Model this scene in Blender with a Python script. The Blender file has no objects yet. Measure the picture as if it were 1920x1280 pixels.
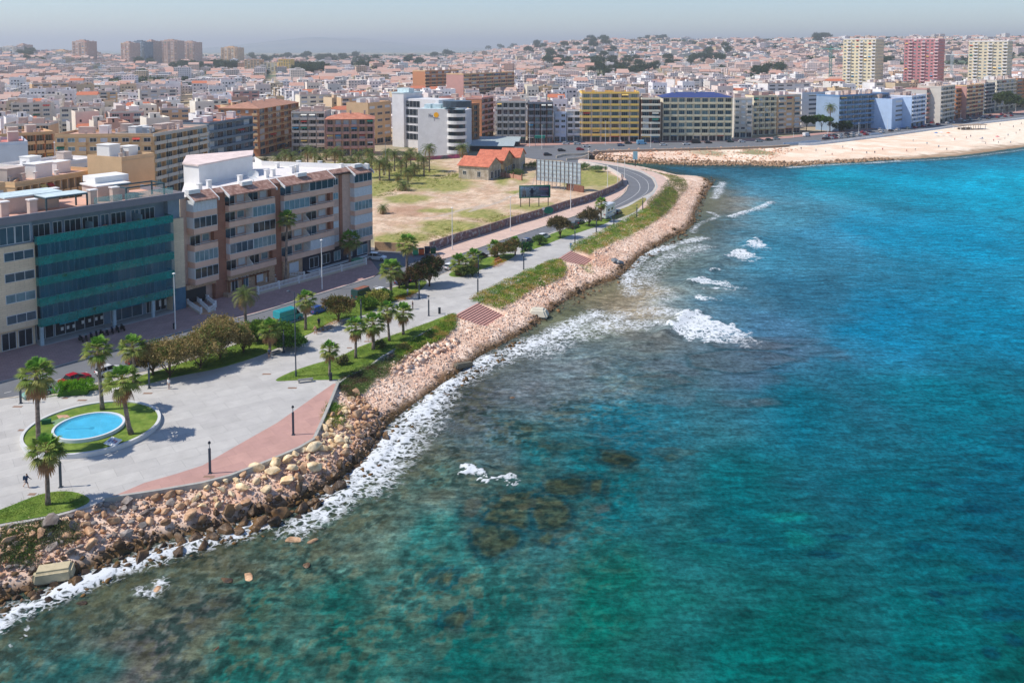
import bpy, bmesh, math, random
import numpy as np
from mathutils import Vector, Matrix
R = math.radians
scene = bpy.context.scene
# ---------------------------------------------------------------- camera
F = 1650.0; TH = R(4.5); HOR = 90.0; CAMZ = 53.0
PH = HOR + F*math.tan(TH)
cam_d = bpy.data.cameras.new("camera"); cam = bpy.data.objects.new("camera", cam_d)
scene.collection.objects.link(cam); scene.camera = cam
cam.location = (0, 0, CAMZ); cam.rotation_euler = (R(90)-TH, 0, 0)
cam_d.sensor_width = 36; cam_d.lens = F/1920*36; cam_d.shift_y = -(640-PH)/1920
cam_d.clip_start = 0.5; cam_d.clip_end = 60000
# ---------------------------------------------------------------- sky and sun
SUN_EL = 51.0; SUN_AZ = R(-98)           # azimuth from +Y towards +X: the sun stands to the left
world = bpy.data.worlds.new("World"); scene.world = world; world.use_nodes = True
wn = world.node_tree
sky = wn.nodes.new('ShaderNodeTexSky'); sky.sky_type = 'NISHITA'; sky.sun_disc = False
sky.sun_elevation = R(SUN_EL); sky.sun_rotation = SUN_AZ
sky.air_density = 1.0; sky.dust_density = 0.1; sky.ozone_density = 4.0; sky.altitude = 50
tint = wn.nodes.new('ShaderNodeVectorMath'); tint.operation = 'MULTIPLY'; tint.inputs[1].default_value = (.90, .94, 1.03)
wn.links.new(sky.outputs[0], tint.inputs[0]); wn.links.new(tint.outputs[0], wn.nodes['Background'].inputs[0]); wn.nodes['Background'].inputs[1].default_value = 0.105
sun_d = bpy.data.lights.new("sun", 'SUN'); sun_d.energy = 3.6; sun_d.angle = R(0.5); sun_d.color = (1.0, 0.94, 0.86)
sun = bpy.data.objects.new("sun", sun_d); scene.collection.objects.link(sun)
sd = Vector((math.sin(SUN_AZ)*math.cos(R(SUN_EL)), math.cos(SUN_AZ)*math.cos(R(SUN_EL)), math.sin(R(SUN_EL))))
sun.rotation_euler = (-sd).to_track_quat('-Z', 'Y').to_euler()
scene.view_settings.view_transform = 'Standard'; scene.view_settings.look = 'None'
scene.view_settings.exposure = 0.40; scene.view_settings.gamma = 1.0
try:
    scene.cycles.max_bounces = 6; scene.cycles.transparent_max_bounces = 12; scene.cycles.volume_bounces = 0
    scene.cycles.caustics_reflective = False; scene.cycles.caustics_refractive = False
    scene.cycles.sample_clamp_indirect = 5; scene.cycles.use_denoising = True
except Exception: pass
QUAL = 1.0
rnd = random.Random(7); nrs = np.random.RandomState(7)

# ---------------------------------------------------------------- photo point -> place on a level plane
def P(px, py, z=3.0):
    dx = (px-960)/F; dz = -(py-PH)/F
    Y = math.cos(TH)+math.sin(TH)*dz; Z = -math.sin(TH)+math.cos(TH)*dz
    t = (z-CAMZ)/Z
    return Vector((dx*t, Y*t, z))
def P2(px, py, z=3.0): return P(px, py, z).xy
def PD(px, py, Y):
    "point of the photograph at a known distance"
    dx = (px-960)/F; dz = -(py-PH)/F
    y0 = math.cos(TH)+math.sin(TH)*dz; z0 = -math.sin(TH)+math.cos(TH)*dz
    t = Y/y0
    return Vector((dx*t, Y, CAMZ+z0*t))
def PA(pts, z=3.0): return np.array([P2(x, y, z) for x, y in pts])
def smooth(pts, n=6, closed=False):
    pts = [np.array(p, float) for p in pts]; out = []; N = len(pts)
    for i in range(N if closed else N-1):
        g = lambda k: pts[k % N] if closed else pts[min(max(k, 0), N-1)]
        p0, p1, p2, p3 = g(i-1), g(i), g(i+1), g(i+2)
        for k in range(n):
            t = k/n
            out.append(0.5*((2*p1)+(-p0+p2)*t+(2*p0-5*p1+4*p2-p3)*t*t+(-p0+3*p1-3*p2+p3)*t**3))
    if not closed: out.append(pts[-1])
    return np.array(out)
# ---------------------------------------------------------------- numpy noise
def _h(ix, iy, s):
    n = (ix.astype(np.int64)*374761393 + iy.astype(np.int64)*668265263 + s*1442695041) & 0x7fffffff
    n = ((n ^ (n >> 13))*1274126177) & 0x7fffffff
    n = n ^ (n >> 16)
    return (n & 0xffff)/65535.0
def vnoise(x, y, s=0):
    ix = np.floor(x); iy = np.floor(y); fx = x-ix; fy = y-iy
    fx = fx*fx*(3-2*fx); fy = fy*fy*(3-2*fy)
    a = _h(ix, iy, s); b = _h(ix+1, iy, s); c = _h(ix, iy+1, s); d = _h(ix+1, iy+1, s)
    return (a*(1-fx)+b*fx)*(1-fy)+(c*(1-fx)+d*fx)*fy
def fbm(x, y, s=0, o=4):
    t = 0; a = .5; tot = 0
    for k in range(o):
        t = t + a*vnoise(x*2**k+17*k, y*2**k-9*k, s+k); tot += a; a *= .5
    return t/tot
def sstep(a, b, x):
    t = np.clip((x-a)/(b-a), 0, 1); return t*t*(3-2*t)
def seg_dist(X, Y, poly, closed=False):
    best = np.full(X.shape, 1e9); n = len(poly)
    for i in range(n if closed else n-1):
        a = poly[i]; b = poly[(i+1) % n]; d = b-a; L = d@d+1e-12
        t = np.clip(((X-a[0])*d[0]+(Y-a[1])*d[1])/L, 0, 1)
        q = (X-a[0]-t*d[0])**2+(Y-a[1]-t*d[1])**2
        np.minimum(best, q, out=best)
    return np.sqrt(best)
def inside(X, Y, poly):
    r = np.zeros(X.shape, bool); n = len(poly)
    for i in range(n):
        x1, y1 = poly[i]; x2, y2 = poly[(i+1) % n]
        if y1 == y2: continue
        c = ((y1 > Y) != (y2 > Y)) & (X < (x2-x1)*(Y-y1)/(y2-y1)+x1)
        r ^= c
    return r
# ---------------------------------------------------------------- materials
def srgb(r, g, b):
    f = lambda c: (c/255/12.92 if c/255 <= .04045 else ((c/255+.055)/1.055)**2.4)
    return (f(r), f(g), f(b))
MATS = {}
def N(nt, kind, **kw):
    n = nt.nodes.new(kind)
    for k, v in kw.items(): setattr(n, k, v)
    return n
def mat(name, rgb=(.5, .5, .5), rough=.85, var=.18, scale=.6, metal=0, bump=0.0, bscale=8, attr=False, rgb2=None, spec=.3, objvar=0.0, detail=4):
    if name in MATS: return MATS[name]
    m = bpy.data.materials.new(name); m.use_nodes = True; nt = m.node_tree; b = nt.nodes['Principled BSDF']
    b.inputs['Roughness'].default_value = rough; b.inputs['Metallic'].default_value = metal
    b.inputs['Specular IOR Level'].default_value = spec
    g = N(nt, 'ShaderNodeNewGeometry')
    base = None
    if attr:
        a = N(nt, 'ShaderNodeAttribute', attribute_name='Col'); base = a.outputs['Color']
    elif rgb2 is not None:
        nz0 = N(nt, 'ShaderNodeTexNoise'); nz0.inputs['Scale'].default_value = scale*.35; nz0.inputs['Detail'].default_value = 5
        nt.links.new(g.outputs['Position'], nz0.inputs['Vector'])
        rp = N(nt, 'ShaderNodeValToRGB'); rp.color_ramp.elements[0].position = .42; rp.color_ramp.elements[1].position = .6
        rp.color_ramp.elements[0].color = (*rgb, 1); rp.color_ramp.elements[1].color = (*rgb2, 1)
        nt.links.new(nz0.outputs[0], rp.inputs[0]); base = rp.outputs[0]
    nz = N(nt, 'ShaderNodeTexNoise'); nz.inputs['Scale'].default_value = scale; nz.inputs['Detail'].default_value = detail
    nz.inputs['Roughness'].default_value = .65
    nt.links.new(g.outputs['Position'], nz.inputs['Vector'])
    mr = N(nt, 'ShaderNodeMapRange'); mr.inputs[1].default_value = .3; mr.inputs[2].default_value = .7
    mr.inputs[3].default_value = 1-var; mr.inputs[4].default_value = 1+var
    nt.links.new(nz.outputs[0], mr.inputs[0])
    mul = mr.outputs[0]
    if objvar:
        oi = N(nt, 'ShaderNodeObjectInfo'); m2 = N(nt, 'ShaderNodeMapRange')
        m2.inputs[3].default_value = 1-objvar; m2.inputs[4].default_value = 1+objvar
        nt.links.new(oi.outputs['Random'], m2.inputs[0])
        mm = N(nt, 'ShaderNodeMath', operation='MULTIPLY'); nt.links.new(mul, mm.inputs[0]); nt.links.new(m2.outputs[0], mm.inputs[1]); mul = mm.outputs[0]
    mx = N(nt, 'ShaderNodeVectorMath', operation='SCALE')
    if base is not None: nt.links.new(base, mx.inputs[0])
    else: mx.inputs[0].default_value = rgb
    nt.links.new(mul, mx.inputs['Scale']); nt.links.new(mx.outputs[0], b.inputs['Base Color'])
    if bump:
        n2 = N(nt, 'ShaderNodeTexNoise'); n2.inputs['Scale'].default_value = bscale; n2.inputs['Detail'].default_value = 3
        nt.links.new(g.outputs['Position'], n2.inputs['Vector'])
        bp = N(nt, 'ShaderNodeBump'); bp.inputs['Strength'].default_value = bump; bp.inputs['Distance'].default_value = .1
        nt.links.new(n2.outputs[0], bp.inputs['Height']); nt.links.new(bp.outputs[0], b.inputs['Normal'])
    MATS[name] = m; return m
def brickmat(name, c1, c2, mortar, w=1.2, h=.6, rough=.85, ms=.015, vertical=True, ang=0.0):
    "tiles or courses: on the ground (vertical=False) or on walls (horizontal courses by height)"
    if name in MATS: return MATS[name]
    m = mat(name, c1, rough=rough, var=.1, scale=.35); nt = m.node_tree; b = nt.nodes['Principled BSDF']
    g = N(nt, 'ShaderNodeNewGeometry'); br = N(nt, 'ShaderNodeTexBrick')
    br.inputs['Color1'].default_value = (*c1, 1); br.inputs['Color2'].default_value = (*c2, 1); br.inputs['Mortar'].default_value = (*mortar, 1)
    br.inputs['Scale'].default_value = 1; br.inputs['Mortar Size'].default_value = ms; br.inputs['Brick Width'].default_value = w; br.inputs['Row Height'].default_value = h
    mp = N(nt, 'ShaderNodeMapping'); mp.inputs['Rotation'].default_value = (0, 0, ang); nt.links.new(g.outputs['Position'], mp.inputs['Vector'])
    if vertical:
        sp = N(nt, 'ShaderNodeSeparateXYZ'); nt.links.new(mp.outputs[0], sp.inputs[0])
        cb = N(nt, 'ShaderNodeCombineXYZ'); nt.links.new(sp.outputs[0], cb.inputs[0]); nt.links.new(sp.outputs[2], cb.inputs[1])
        nt.links.new(cb.outputs[0], br.inputs['Vector'])
    else: nt.links.new(mp.outputs[0], br.inputs['Vector'])
    sc = [n for n in nt.nodes if n.type == 'VECT_MATH'][0]
    nt.links.new(br.outputs['Color'], sc.inputs[0]); return m
def glassmat(name, rgb=(.02, .03, .04), rough=.06, spec=.6, emis=None):
    if name in MATS: return MATS[name]
    m = mat(name, rgb, rough=rough, var=.35, scale=.45, spec=spec); return m
def clearmat(name, rgb, alpha=.5, rough=.1):
    if name in MATS: return MATS[name]
    m = mat(name, rgb, rough=rough, var=.2, scale=.8, spec=.5)
    m.node_tree.nodes['Principled BSDF'].inputs['Alpha'].default_value = alpha
    return m
# ---------------------------------------------------------------- mesh builder and object helpers
class MB:
    def __init__(s): s.v = []; s.f = []; s.m = []; s.c = []
    def add(s, vs, fs, mi=0, col=None):
        o = len(s.v); s.v.extend([tuple(v) for v in vs])
        for f in fs: s.f.append(tuple(i+o for i in f)); s.m.append(mi); s.c.append(col)
        return s
    def box(s, c, size, rot=0.0, mi=0, col=None, taper=1.0, M=None):
        x, y, z = size[0]/2, size[1]/2, size[2]/2; ca, sa = math.cos(rot), math.sin(rot); vs = []
        for dz, t in ((-z, 1), (z, taper)):
            for dx, dy in ((-x, -y), (x, -y), (x, y), (-x, y)):
                dx *= t; dy *= t
                vs.append((c[0]+dx*ca-dy*sa, c[1]+dx*sa+dy*ca, c[2]+dz))
        if M is not None: vs = [M @ Vector(v) for v in vs]
        return s.add(vs, [(3, 2, 1, 0), (4, 5, 6, 7), (0, 1, 5, 4), (1, 2, 6, 5), (2, 3, 7, 6), (3, 0, 4, 7)], mi, col)
    def fbox(s, fr, u0, u1, d0, d1, z0, z1, mi=0, col=None):
        "box in a facade frame: along u, depth d (positive = out of the wall), height z"
        o, u, n = fr; vs = []
        for z in (z0, z1):
            for a, d in ((u0, d0), (u1, d0), (u1, d1), (u0, d1)):
                p = o+u*a+n*d; vs.append((p.x, p.y, z))
        fs = [(3, 2, 1, 0), (4, 5, 6, 7), (0, 1, 5, 4), (1, 2, 6, 5), (2, 3, 7, 6), (3, 0, 4, 7)]
        if (u.x*n.y-u.y*n.x) < 0: fs = [f[::-1] for f in fs]
        return s.add(vs, fs, mi, col)
    def prism(s, pts, z0, z1, mi=0, mside=None, col=None):
        n = len(pts); vs = [(p[0], p[1], z0) for p in pts]+[(p[0], p[1], z1) for p in pts]
        A = sum(pts[i][0]*pts[(i+1) % n][1]-pts[(i+1) % n][0]*pts[i][1] for i in range(n))
        sides = [(i, (i+1) % n, n+(i+1) % n, n+i) for i in range(n)]
        top = tuple(range(n, 2*n)); bot = tuple(range(n-1, -1, -1))
        if A < 0: sides = [f[::-1] for f in sides]; top = top[::-1]; bot = bot[::-1]
        s.add(vs, [top, bot], mi, col)
        o = len(s.v)-2*n
        for f in sides: s.f.append(tuple(i+o for i in f)); s.m.append(mi if mside is None else mside); s.c.append(col)
        return s
    def tube(s, pts, rad, n=8, mi=0, col=None, cap=True):
        pts = [Vector(p) for p in pts]; k = len(pts)
        if not hasattr(rad, '__len__'): rad = [rad]*k
        vs = []; 
        for i, p in enumerate(pts):
            t = (pts[min(i+1, k-1)]-pts[max(i-1, 0)]).normalized()
            a = t.orthogonal().normalized() if abs(t.z) < .9 else Vector((1, 0, 0)); a = (a-t*a.dot(t)).normalized(); b = t.cross(a)
            for j in range(n):
                w = 2*math.pi*j/n; vs.append(p+(a*math.cos(w)+b*math.sin(w))*rad[i])
        fs = [(i*n+j, i*n+(j+1) % n, (i+1)*n+(j+1) % n, (i+1)*n+j) for i in range(k-1) for j in range(n)]
        if cap: fs += [tuple(range(n-1, -1, -1)), tuple(range((k-1)*n, k*n))]
        return s.add(vs, fs, mi, col)
    def build(s, name, mats, parent=None, loc=None, smooth_=False):
        me = bpy.data.meshes.new(name); me.from_pydata(s.v, [], s.f)
        if not isinstance(mats, (list, tuple)): mats = [mats]
        for m in mats: me.materials.append(m)
        if len(mats) > 1: me.polygons.foreach_set('material_index', s.m)
        if any(c is not None for c in s.c):
            ca = me.color_attributes.new('Col', 'FLOAT_COLOR', 'CORNER')
            arr = np.ones((len(me.loops), 4), np.float32); k = 0
            for f, c in zip(s.f, s.c):
                if c is not None: arr[k:k+len(f), :3] = c
                k += len(f)
            ca.data.foreach_set('color', arr.ravel())
        if smooth_: me.polygons.foreach_set('use_smooth', [True]*len(me.polygons))
        me.update()
        return link(name, me, parent, loc)
def link(name, me, parent=None, loc=None):
    o = bpy.data.objects.new(name, me); scene.collection.objects.link(o)
    if loc is not None: o.location = loc
    if parent is not None: o.parent = parent
    return o
def empty(name, loc=(0, 0, 0), rz=0.0, label=None, cat=None, group=None):
    o = bpy.data.objects.new(name, None); o.empty_display_size = .5; scene.collection.objects.link(o)
    o.location = loc; o.rotation_euler = (0, 0, rz); tag(o, label, cat, group); return o
def tag(o, label=None, cat=None, group=None, kind=None):
    if label: o['label'] = label
    if cat: o['category'] = cat
    if group: o['group'] = group
    if kind: o['kind'] = kind
    return o
KIDS = {}
def kids(o):
    return [c for c in o.children]
def copy_tree(o, loc=None, rz=None, scale=None, label=None, group=None, _ch=None):
    c = o.copy(); scene.collection.objects.link(c)
    if loc is not None: c.location = loc
    if rz is not None: c.rotation_euler = (0, 0, rz)
    if scale is not None: c.scale = (scale,)*3 if not hasattr(scale, '__len__') else scale
    if label: c['label'] = label
    if group: c['group'] = group
    tree = _ch if _ch is not None else TREES.get(o.name)
    if tree is None: tree = snapshot(o)
    for ch, sub in tree:
        d = copy_tree(ch, _ch=sub); d.parent = c
    return c
TREES = {}
def snapshot(o):
    t = [(c, snapshot(c)) for c in o.children]; return t
def mesh_np(name, V, Fq, mats, cols=None, attrs=None, smooth_=True, parent=None):
    me = bpy.data.meshes.new(name); nv = len(V); nf = len(Fq); k = Fq.shape[1]
    me.vertices.add(nv); me.vertices.foreach_set('co', np.ascontiguousarray(V, np.float32).ravel())
    me.loops.add(nf*k); me.loops.foreach_set('vertex_index', np.ascontiguousarray(Fq, np.int32).ravel())
    me.polygons.add(nf); me.polygons.foreach_set('loop_start', np.arange(0, nf*k, k, dtype=np.int32))
    me.polygons.foreach_set('loop_total', np.full(nf, k, np.int32))
    if smooth_: me.polygons.foreach_set('use_smooth', np.ones(nf, bool))
    me.update(calc_edges=True)
    for m in (mats if isinstance(mats, (list, tuple)) else [mats]): me.materials.append(m)
    if cols is not None:
        ca = me.color_attributes.new('Col', 'FLOAT_COLOR', 'POINT'); a = np.ones((nv, 4), np.float32); a[:, :3] = cols; ca.data.foreach_set('color', a.ravel())
    for an, av in (attrs or {}).items():
        t = me.attributes.new(an, 'FLOAT', 'POINT'); t.data.foreach_set('value', np.ascontiguousarray(av, np.float32))
    return link(name, me, parent)
# ================================================================ coast, terrain and sea
WATER_PX = [(-300,1235),(-120,1175),(0,1128),(60,1104),(140,1078),(200,1052),(300,1015),(400,992),(480,965),(560,942),(610,915),(650,888),(690,850),(720,805),(762,768),(820,727),(868,693),(900,668),(950,642),(1000,612),(1050,572),(1090,548),(1130,532),(1162,520),(1200,482),(1250,452),(1296,425),(1305,395),(1322,366),(1334,348),(1322,334),(1275,331),(1245,324),(1200,315),(1140,307),(1092,302)]
FAR_PX = [(1100,297),(1140,303),(1200,306),(1300,309),(1400,309),(1480,311),(1560,306),(1640,302),(1700,299),(1800,292),(1860,284),(1920,276)]
water_line = np.vstack([smooth(PA(WATER_PX, 0.0), 4), smooth(PA(FAR_PX, 0.0), 3), np.array([(380, 530), (560, 640), (1200, 900), (6000, 2500)])])
sea_poly = np.vstack([water_line, [(12000, -4000), (-400, -4000), (-400, -60), (-200, 0)]])
PLAT_PX = [(-250,1055),(-100,1010),(0,986),(60,976),(110,966),(150,955),(200,937),(300,922),(380,908),(430,895),(500,868),(560,842),(588,826),(602,795),(615,765),(633,720),(655,705),(690,690),(720,668),(760,645),(800,622),(835,603),(854,590),(895,568),(940,545),(1000,512),(1047,484),(1070,470),(1110,448),(1150,428),(1190,407),(1215,392),(1240,372),(1256,352),(1252,338),(1238,327),(1215,318),(1190,311),(1160,306),(1130,302),(1085,297)]
PLATF_PX = [(1088,292),(1112,286),(1150,284),(1250,281.5),(1350,279),(1440,276),(1482,273),(1530,270),(1600,262),(1680,252),(1760,241),(1830,232),(1920,222)]
plat_line = np.vstack([PA(PLAT_PX), PA(PLATF_PX), np.array([(500, 660), (900, 860), (6000, 2900)])])
plat_poly = np.vstack([plat_line, [(6000, 40000), (-40000, 40000), (-40000, -400), (-200, -60)]])

def terrain_far(X, Y):
    r = np.hypot(X, Y); th = X/np.maximum(Y, 1)     # bearing
    side = sstep(-.12, .12, th)
    h = 84*sstep(1500, 4200, r)*side*(.88+.2*fbm(X/900, Y/900, 5, 3))*(1-sstep(5200, 9000, r)*.9)
    h += 26*sstep(1400, 3200, r)*sstep(-.42, -.5, th)*(1-sstep(4000, 6000, r))
    h += 70*sstep(8000, 14000, r)*fbm(X/3500+3, Y/3500, 9, 4)*sstep(-.45, -.3, th)
    h += 320*np.exp(-(((th+.21)/.09)**2))*sstep(12000, 15500, r)*fbm(X/2200, Y/2200, 11, 4)
    return h
STEPS = []
for _p, _q in (((854, 590), (895, 568)), ((1047, 484.5), (1070, 470.5))):
    _a = np.array(P2(*_p)); _b = np.array(P2(*_q)); _u = (_b-_a)/np.linalg.norm(_b-_a); STEPS.append((_a, _u, np.array([_u[1], -_u[0]]), np.linalg.norm(_b-_a)))
def in_steps(X, Y, m=.4, out=6.6):
    r = np.zeros(X.shape, bool); dd = np.zeros(X.shape)
    for a, u, n, L_ in STEPS:
        s_ = (X-a[0])*u[0]+(Y-a[1])*u[1]; d = (X-a[0])*n[0]+(Y-a[1])*n[1]; k = (s_ > -m) & (s_ < L_+m) & (d > -.5) & (d < out); r |= k; dd = np.where(k, d, dd)
    return r, dd
def ground_z(X, Y):
    X = np.asarray(X, float); Y = np.asarray(Y, float)
    sea = inside(X, Y, sea_poly); plat = inside(X, Y, plat_poly)
    dw = seg_dist(X, Y, water_line); dp = seg_dist(X, Y, plat_line)
    t = dw/(dw+dp+1e-6)
    beach = sstep(330, 380, Y)*sstep(60, 110, X)
    slope = 2.75*np.power(t, .85-.25*(1-beach))
    n = fbm(X*.9, Y*.9, 3, 4)-.5; n1 = fbm(X*.28, Y*.28, 31, 3)-.5
    slope = slope+(n*.35+n1*.6)*np.minimum(1, dw/1.5)*np.minimum(1, dp/2.0)*(1-.85*beach)
    slope = np.maximum(slope, .05+.1*np.minimum(dw, 2))
    nb = fbm(X*.6, Y*.6, 8, 4)
    bed = -(.12+.05*np.minimum(dw, 20)+.035*np.maximum(dw-15, 0))+(nb-.5)*.45*np.minimum(1, dw/2)
    bed = np.clip(bed, -9, .25)
    z = np.where(plat, 2.78+terrain_far(X, Y), np.where(sea, bed, slope))
    ks, kd = in_steps(X, Y, .1, 6.3); z = np.where(ks, np.minimum(z, 2.5-.28*kd), z)
    return z, sea, plat, dw, dp, t, beach
LOT_PX = [(702,462),(806,470),(860,452),(900,440),(960,421),(1000,409),(1060,390),(1100,378),(1148,360),(1165,346),(1163,334),(1146,323),(1120,314),(1085,306),(1040,302),(1000,298),(960,291),(800,300),(700,303),(560,306),(470,312),(470,330),(690,330)]
lot_poly = PA(LOT_PX)

def polar_grid(rs, a0, a1, na):
    na = int(na*QUAL)
    A = np.linspace(R(a0), R(a1), na); RR, AA = np.meshgrid(rs, A, indexing='ij')
    X = RR*np.sin(AA); Y = RR*np.cos(AA); nr = len(rs)
    i = np.arange(nr-1)[:, None]*na+np.arange(na-1)[None]; i = i.ravel()
    return X.ravel(), Y.ravel(), np.stack([i, i+1, i+na+1, i+na], 1)
def rings(*seg):
    out = []; seg = [(a, b, st/QUAL if st >= .2 else st) for a, b, st in seg]
    for a, b, st in seg:
        if st < .2 and a >= 700: 
            n = int(math.log(b/a)/st); out.append(a*np.exp(np.linspace(0, math.log(b/a), n, endpoint=False)))
        else: out.append(np.arange(a, b, st))
    out = np.concatenate(out); return np.append(out, seg[-1][1])
def lerp(a, b, t):
    a = a if np.ndim(a) > 1 else np.asarray(a)[None]; b = b if np.ndim(b) > 1 else np.asarray(b)[None]; t = np.asarray(t)[:, None]; return a*(1-t)+b*t
C = lambda *c: np.array(srgb(*c))
gx, gy, gf = polar_grid(rings((14, 60, 1.5), (60, 230, .30), (230, 420, .7), (420, 720, 2.0), (720, 30000, .03)), -62, 62, 950)
gz, gsea, gplat, gdw, gdp, gt, gbeach = ground_z(gx, gy)
n1 = fbm(gx*.35, gy*.35, 21, 4); n2 = fbm(gx*1.7, gy*1.7, 22, 3); n3 = fbm(gx*.07, gy*.07, 23, 4)
# dry ground, vacant lot
lot = inside(gx, gy, lot_poly)
gcol = lerp(C(176, 158, 132), C(146, 138, 112), sstep(.35, .65, n3))
soil = lerp(C(200, 168, 140), C(216, 190, 164), sstep(.4, .6, n1))
soil = lerp(soil, C(150, 128, 96), sstep(.52, .68, n2)*.5)
grass = lerp(C(132, 136, 68), C(166, 156, 96), sstep(.4, .62, n2))
def blob(px, py, rx, ry, z=3.0, X=gx, Y=gy, k=1.0, soft=.5):
    "patch centred where (px,py) meets the ground, sizes given in photo pixels"
    c = P2(px, py, z); ux = abs((P2(px+rx, py, z)-c).x); uy = abs((P2(px, py-ry, z)-c).y)
    w = np.hypot((X-c.x)/ux, (Y-c.y)/uy)
    w = w+(fbm(X/ux*1.8+px, Y/uy*1.8, 77, 3)-.5)*1.0
    return k*(1-sstep(1-soft, 1+soft*.4, w))
gw = np.zeros(len(gx))
for a in [(760,325,90,22),(830,345,75,14),(720,300,60,20),(650,300,200,16),(880,330,60,8),(715,350,40,18),(840,352,40,8),(760,372,60,9),(900,402,70,10),(850,425,80,14),(740,448,60,16),(1010,388,60,8),(950,410,60,9),(1120,335,45,22),(960,325,40,20),(1060,325,60,12),(980,360,40,5),(1085,345,40,12),(820,395,35,6)]:
    gw = np.maximum(gw, blob(*a))
lc = lerp(soil, C(170, 130, 104), blob(760, 395, 55, 10)*.7)
lc = lc*(1-gw[:, None])+grass*gw[:, None]
lc = lerp(lc, C(186, 172, 156), (1-sstep(.3, 1.1, seg_dist(gx, gy, PA([(1000,352),(930,380),(880,398),(905,385),(800,410)]))))*.8)
gcol = np.where(lot[:, None], lc, gcol)
gz = gz+np.where(lot, .22+(fbm(gx*.25, gy*.25, 41, 4)-.5)*.9*np.minimum(1, seg_dist(gx, gy, lot_poly, True)/4), 0)
# far country: fields, scrub and roofs mixed by distance
rr = np.hypot(gx, gy)
farc = lerp(C(150, 142, 112), C(96, 112, 84), sstep(.45, .6, fbm(gx/60, gy/60, 51, 4)))
farc = lerp(farc, C(196, 172, 150), sstep(.5, .62, fbm(gx/28, gy/28, 52, 3))*.8)
gcol = np.where((gplat & (rr > 900))[:, None], farc, gcol)
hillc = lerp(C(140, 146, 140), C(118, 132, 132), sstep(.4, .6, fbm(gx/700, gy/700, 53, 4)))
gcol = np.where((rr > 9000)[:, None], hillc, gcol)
# rocky slope / beach / seabed
rock = lerp(C(224, 192, 168), C(240, 214, 192), sstep(.35, .65, n1))
rock = lerp(rock, C(190, 150, 120), sstep(.55, .75, n2)*.5)
rock = lerp(rock, C(110, 84, 52), (1-sstep(.03, .20, gt+(n1-.5)*.16)))
rock = lerp(rock, C(196, 132, 96), (1-sstep(0, .5, np.abs(gt-.45)))*sstep(.55, .7, fbm(gx*.15, gy*.15, 61, 3))*.5)
sand = lerp(C(238, 218, 192), C(248, 232, 210), sstep(.3, .7, n1))
sand = lerp(sand, C(232, 198, 168), (1-sstep(200, 300, gx))*.8*sstep(.35, .6, fbm(gx*.12, gy*.2, 62, 4)))
sand = lerp(sand, C(158, 132, 104), (1-sstep(.02, .24, gt+(n1-.5)*.2)))
for a in [(1330,289,40,4),(1415,288,35,4)]: sand = lerp(sand, C(112, 118, 66), blob(*a, z=1.5)*.8)
sl = rock*(1-gbeach[:, None])+sand*gbeach[:, None]
bedc = lerp(C(128, 104, 70), C(72, 70, 50), sstep(.4, .62, n2)); bedc = lerp(bedc, C(150, 130, 90), sstep(.55, .7, n1)*.5)
bedc = lerp(bedc, C(50, 84, 70), sstep(4, 30, gdw)*.7)
sandbed = np.maximum(blob(1190,545,150,34, 0), blob(1060,600,80,16, 0)); sandbed = np.maximum(sandbed, blob(1370,385,75,34, 0)); sandbed = np.maximum(sandbed, blob(1290,450,60,20,0))
bedc = lerp(bedc, C(172, 146, 108), sandbed*.8)
gcol = np.where(gsea[:, None], bedc, np.where(gplat[:, None], gcol, sl))
gm = mat('ground_soil_rock', attr=True, rough=.95, var=.20, scale=2.2, bump=.6, bscale=3.0)
ground = mesh_np('ground', np.stack([gx, gy, gz], 1), gf, gm, cols=gcol); tag(ground, kind='structure')

# ---------------------------------------------------------------- sea
sx, sy, sf = polar_grid(rings((14, 62, 1.2), (62, 230, .32), (230, 420, .7), (420, 720, 2.0), (720, 40000, .03)), -62, 80, 1000)
s_sea = inside(sx, sy, sea_poly); s_dw = seg_dist(sx, sy, water_line)
keep = s_sea | (s_dw < 3)
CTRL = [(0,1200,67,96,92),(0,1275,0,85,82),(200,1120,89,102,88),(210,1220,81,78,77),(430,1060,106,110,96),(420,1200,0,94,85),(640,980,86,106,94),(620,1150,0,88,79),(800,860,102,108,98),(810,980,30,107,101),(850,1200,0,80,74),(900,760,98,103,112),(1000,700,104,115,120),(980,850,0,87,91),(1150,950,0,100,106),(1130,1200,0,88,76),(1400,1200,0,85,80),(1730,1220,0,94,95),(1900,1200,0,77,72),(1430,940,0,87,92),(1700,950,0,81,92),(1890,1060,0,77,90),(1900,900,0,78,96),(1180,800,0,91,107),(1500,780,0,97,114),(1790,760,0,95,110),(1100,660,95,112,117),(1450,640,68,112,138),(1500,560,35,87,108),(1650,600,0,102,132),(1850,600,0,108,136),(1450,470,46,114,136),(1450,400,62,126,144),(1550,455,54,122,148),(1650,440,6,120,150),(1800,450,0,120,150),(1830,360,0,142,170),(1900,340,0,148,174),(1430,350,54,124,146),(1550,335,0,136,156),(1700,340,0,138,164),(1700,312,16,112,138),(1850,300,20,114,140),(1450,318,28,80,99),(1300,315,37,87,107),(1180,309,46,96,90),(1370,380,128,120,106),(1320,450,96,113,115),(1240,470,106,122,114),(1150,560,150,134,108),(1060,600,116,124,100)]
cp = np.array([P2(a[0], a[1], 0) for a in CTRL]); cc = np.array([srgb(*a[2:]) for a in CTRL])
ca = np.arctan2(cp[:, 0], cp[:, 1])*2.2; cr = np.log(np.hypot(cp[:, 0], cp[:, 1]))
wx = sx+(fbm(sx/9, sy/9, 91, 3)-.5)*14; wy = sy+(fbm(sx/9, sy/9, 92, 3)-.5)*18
ta = np.arctan2(wx, wy)*2.2; tr = np.log(np.maximum(np.hypot(wx, wy), 1))
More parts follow.
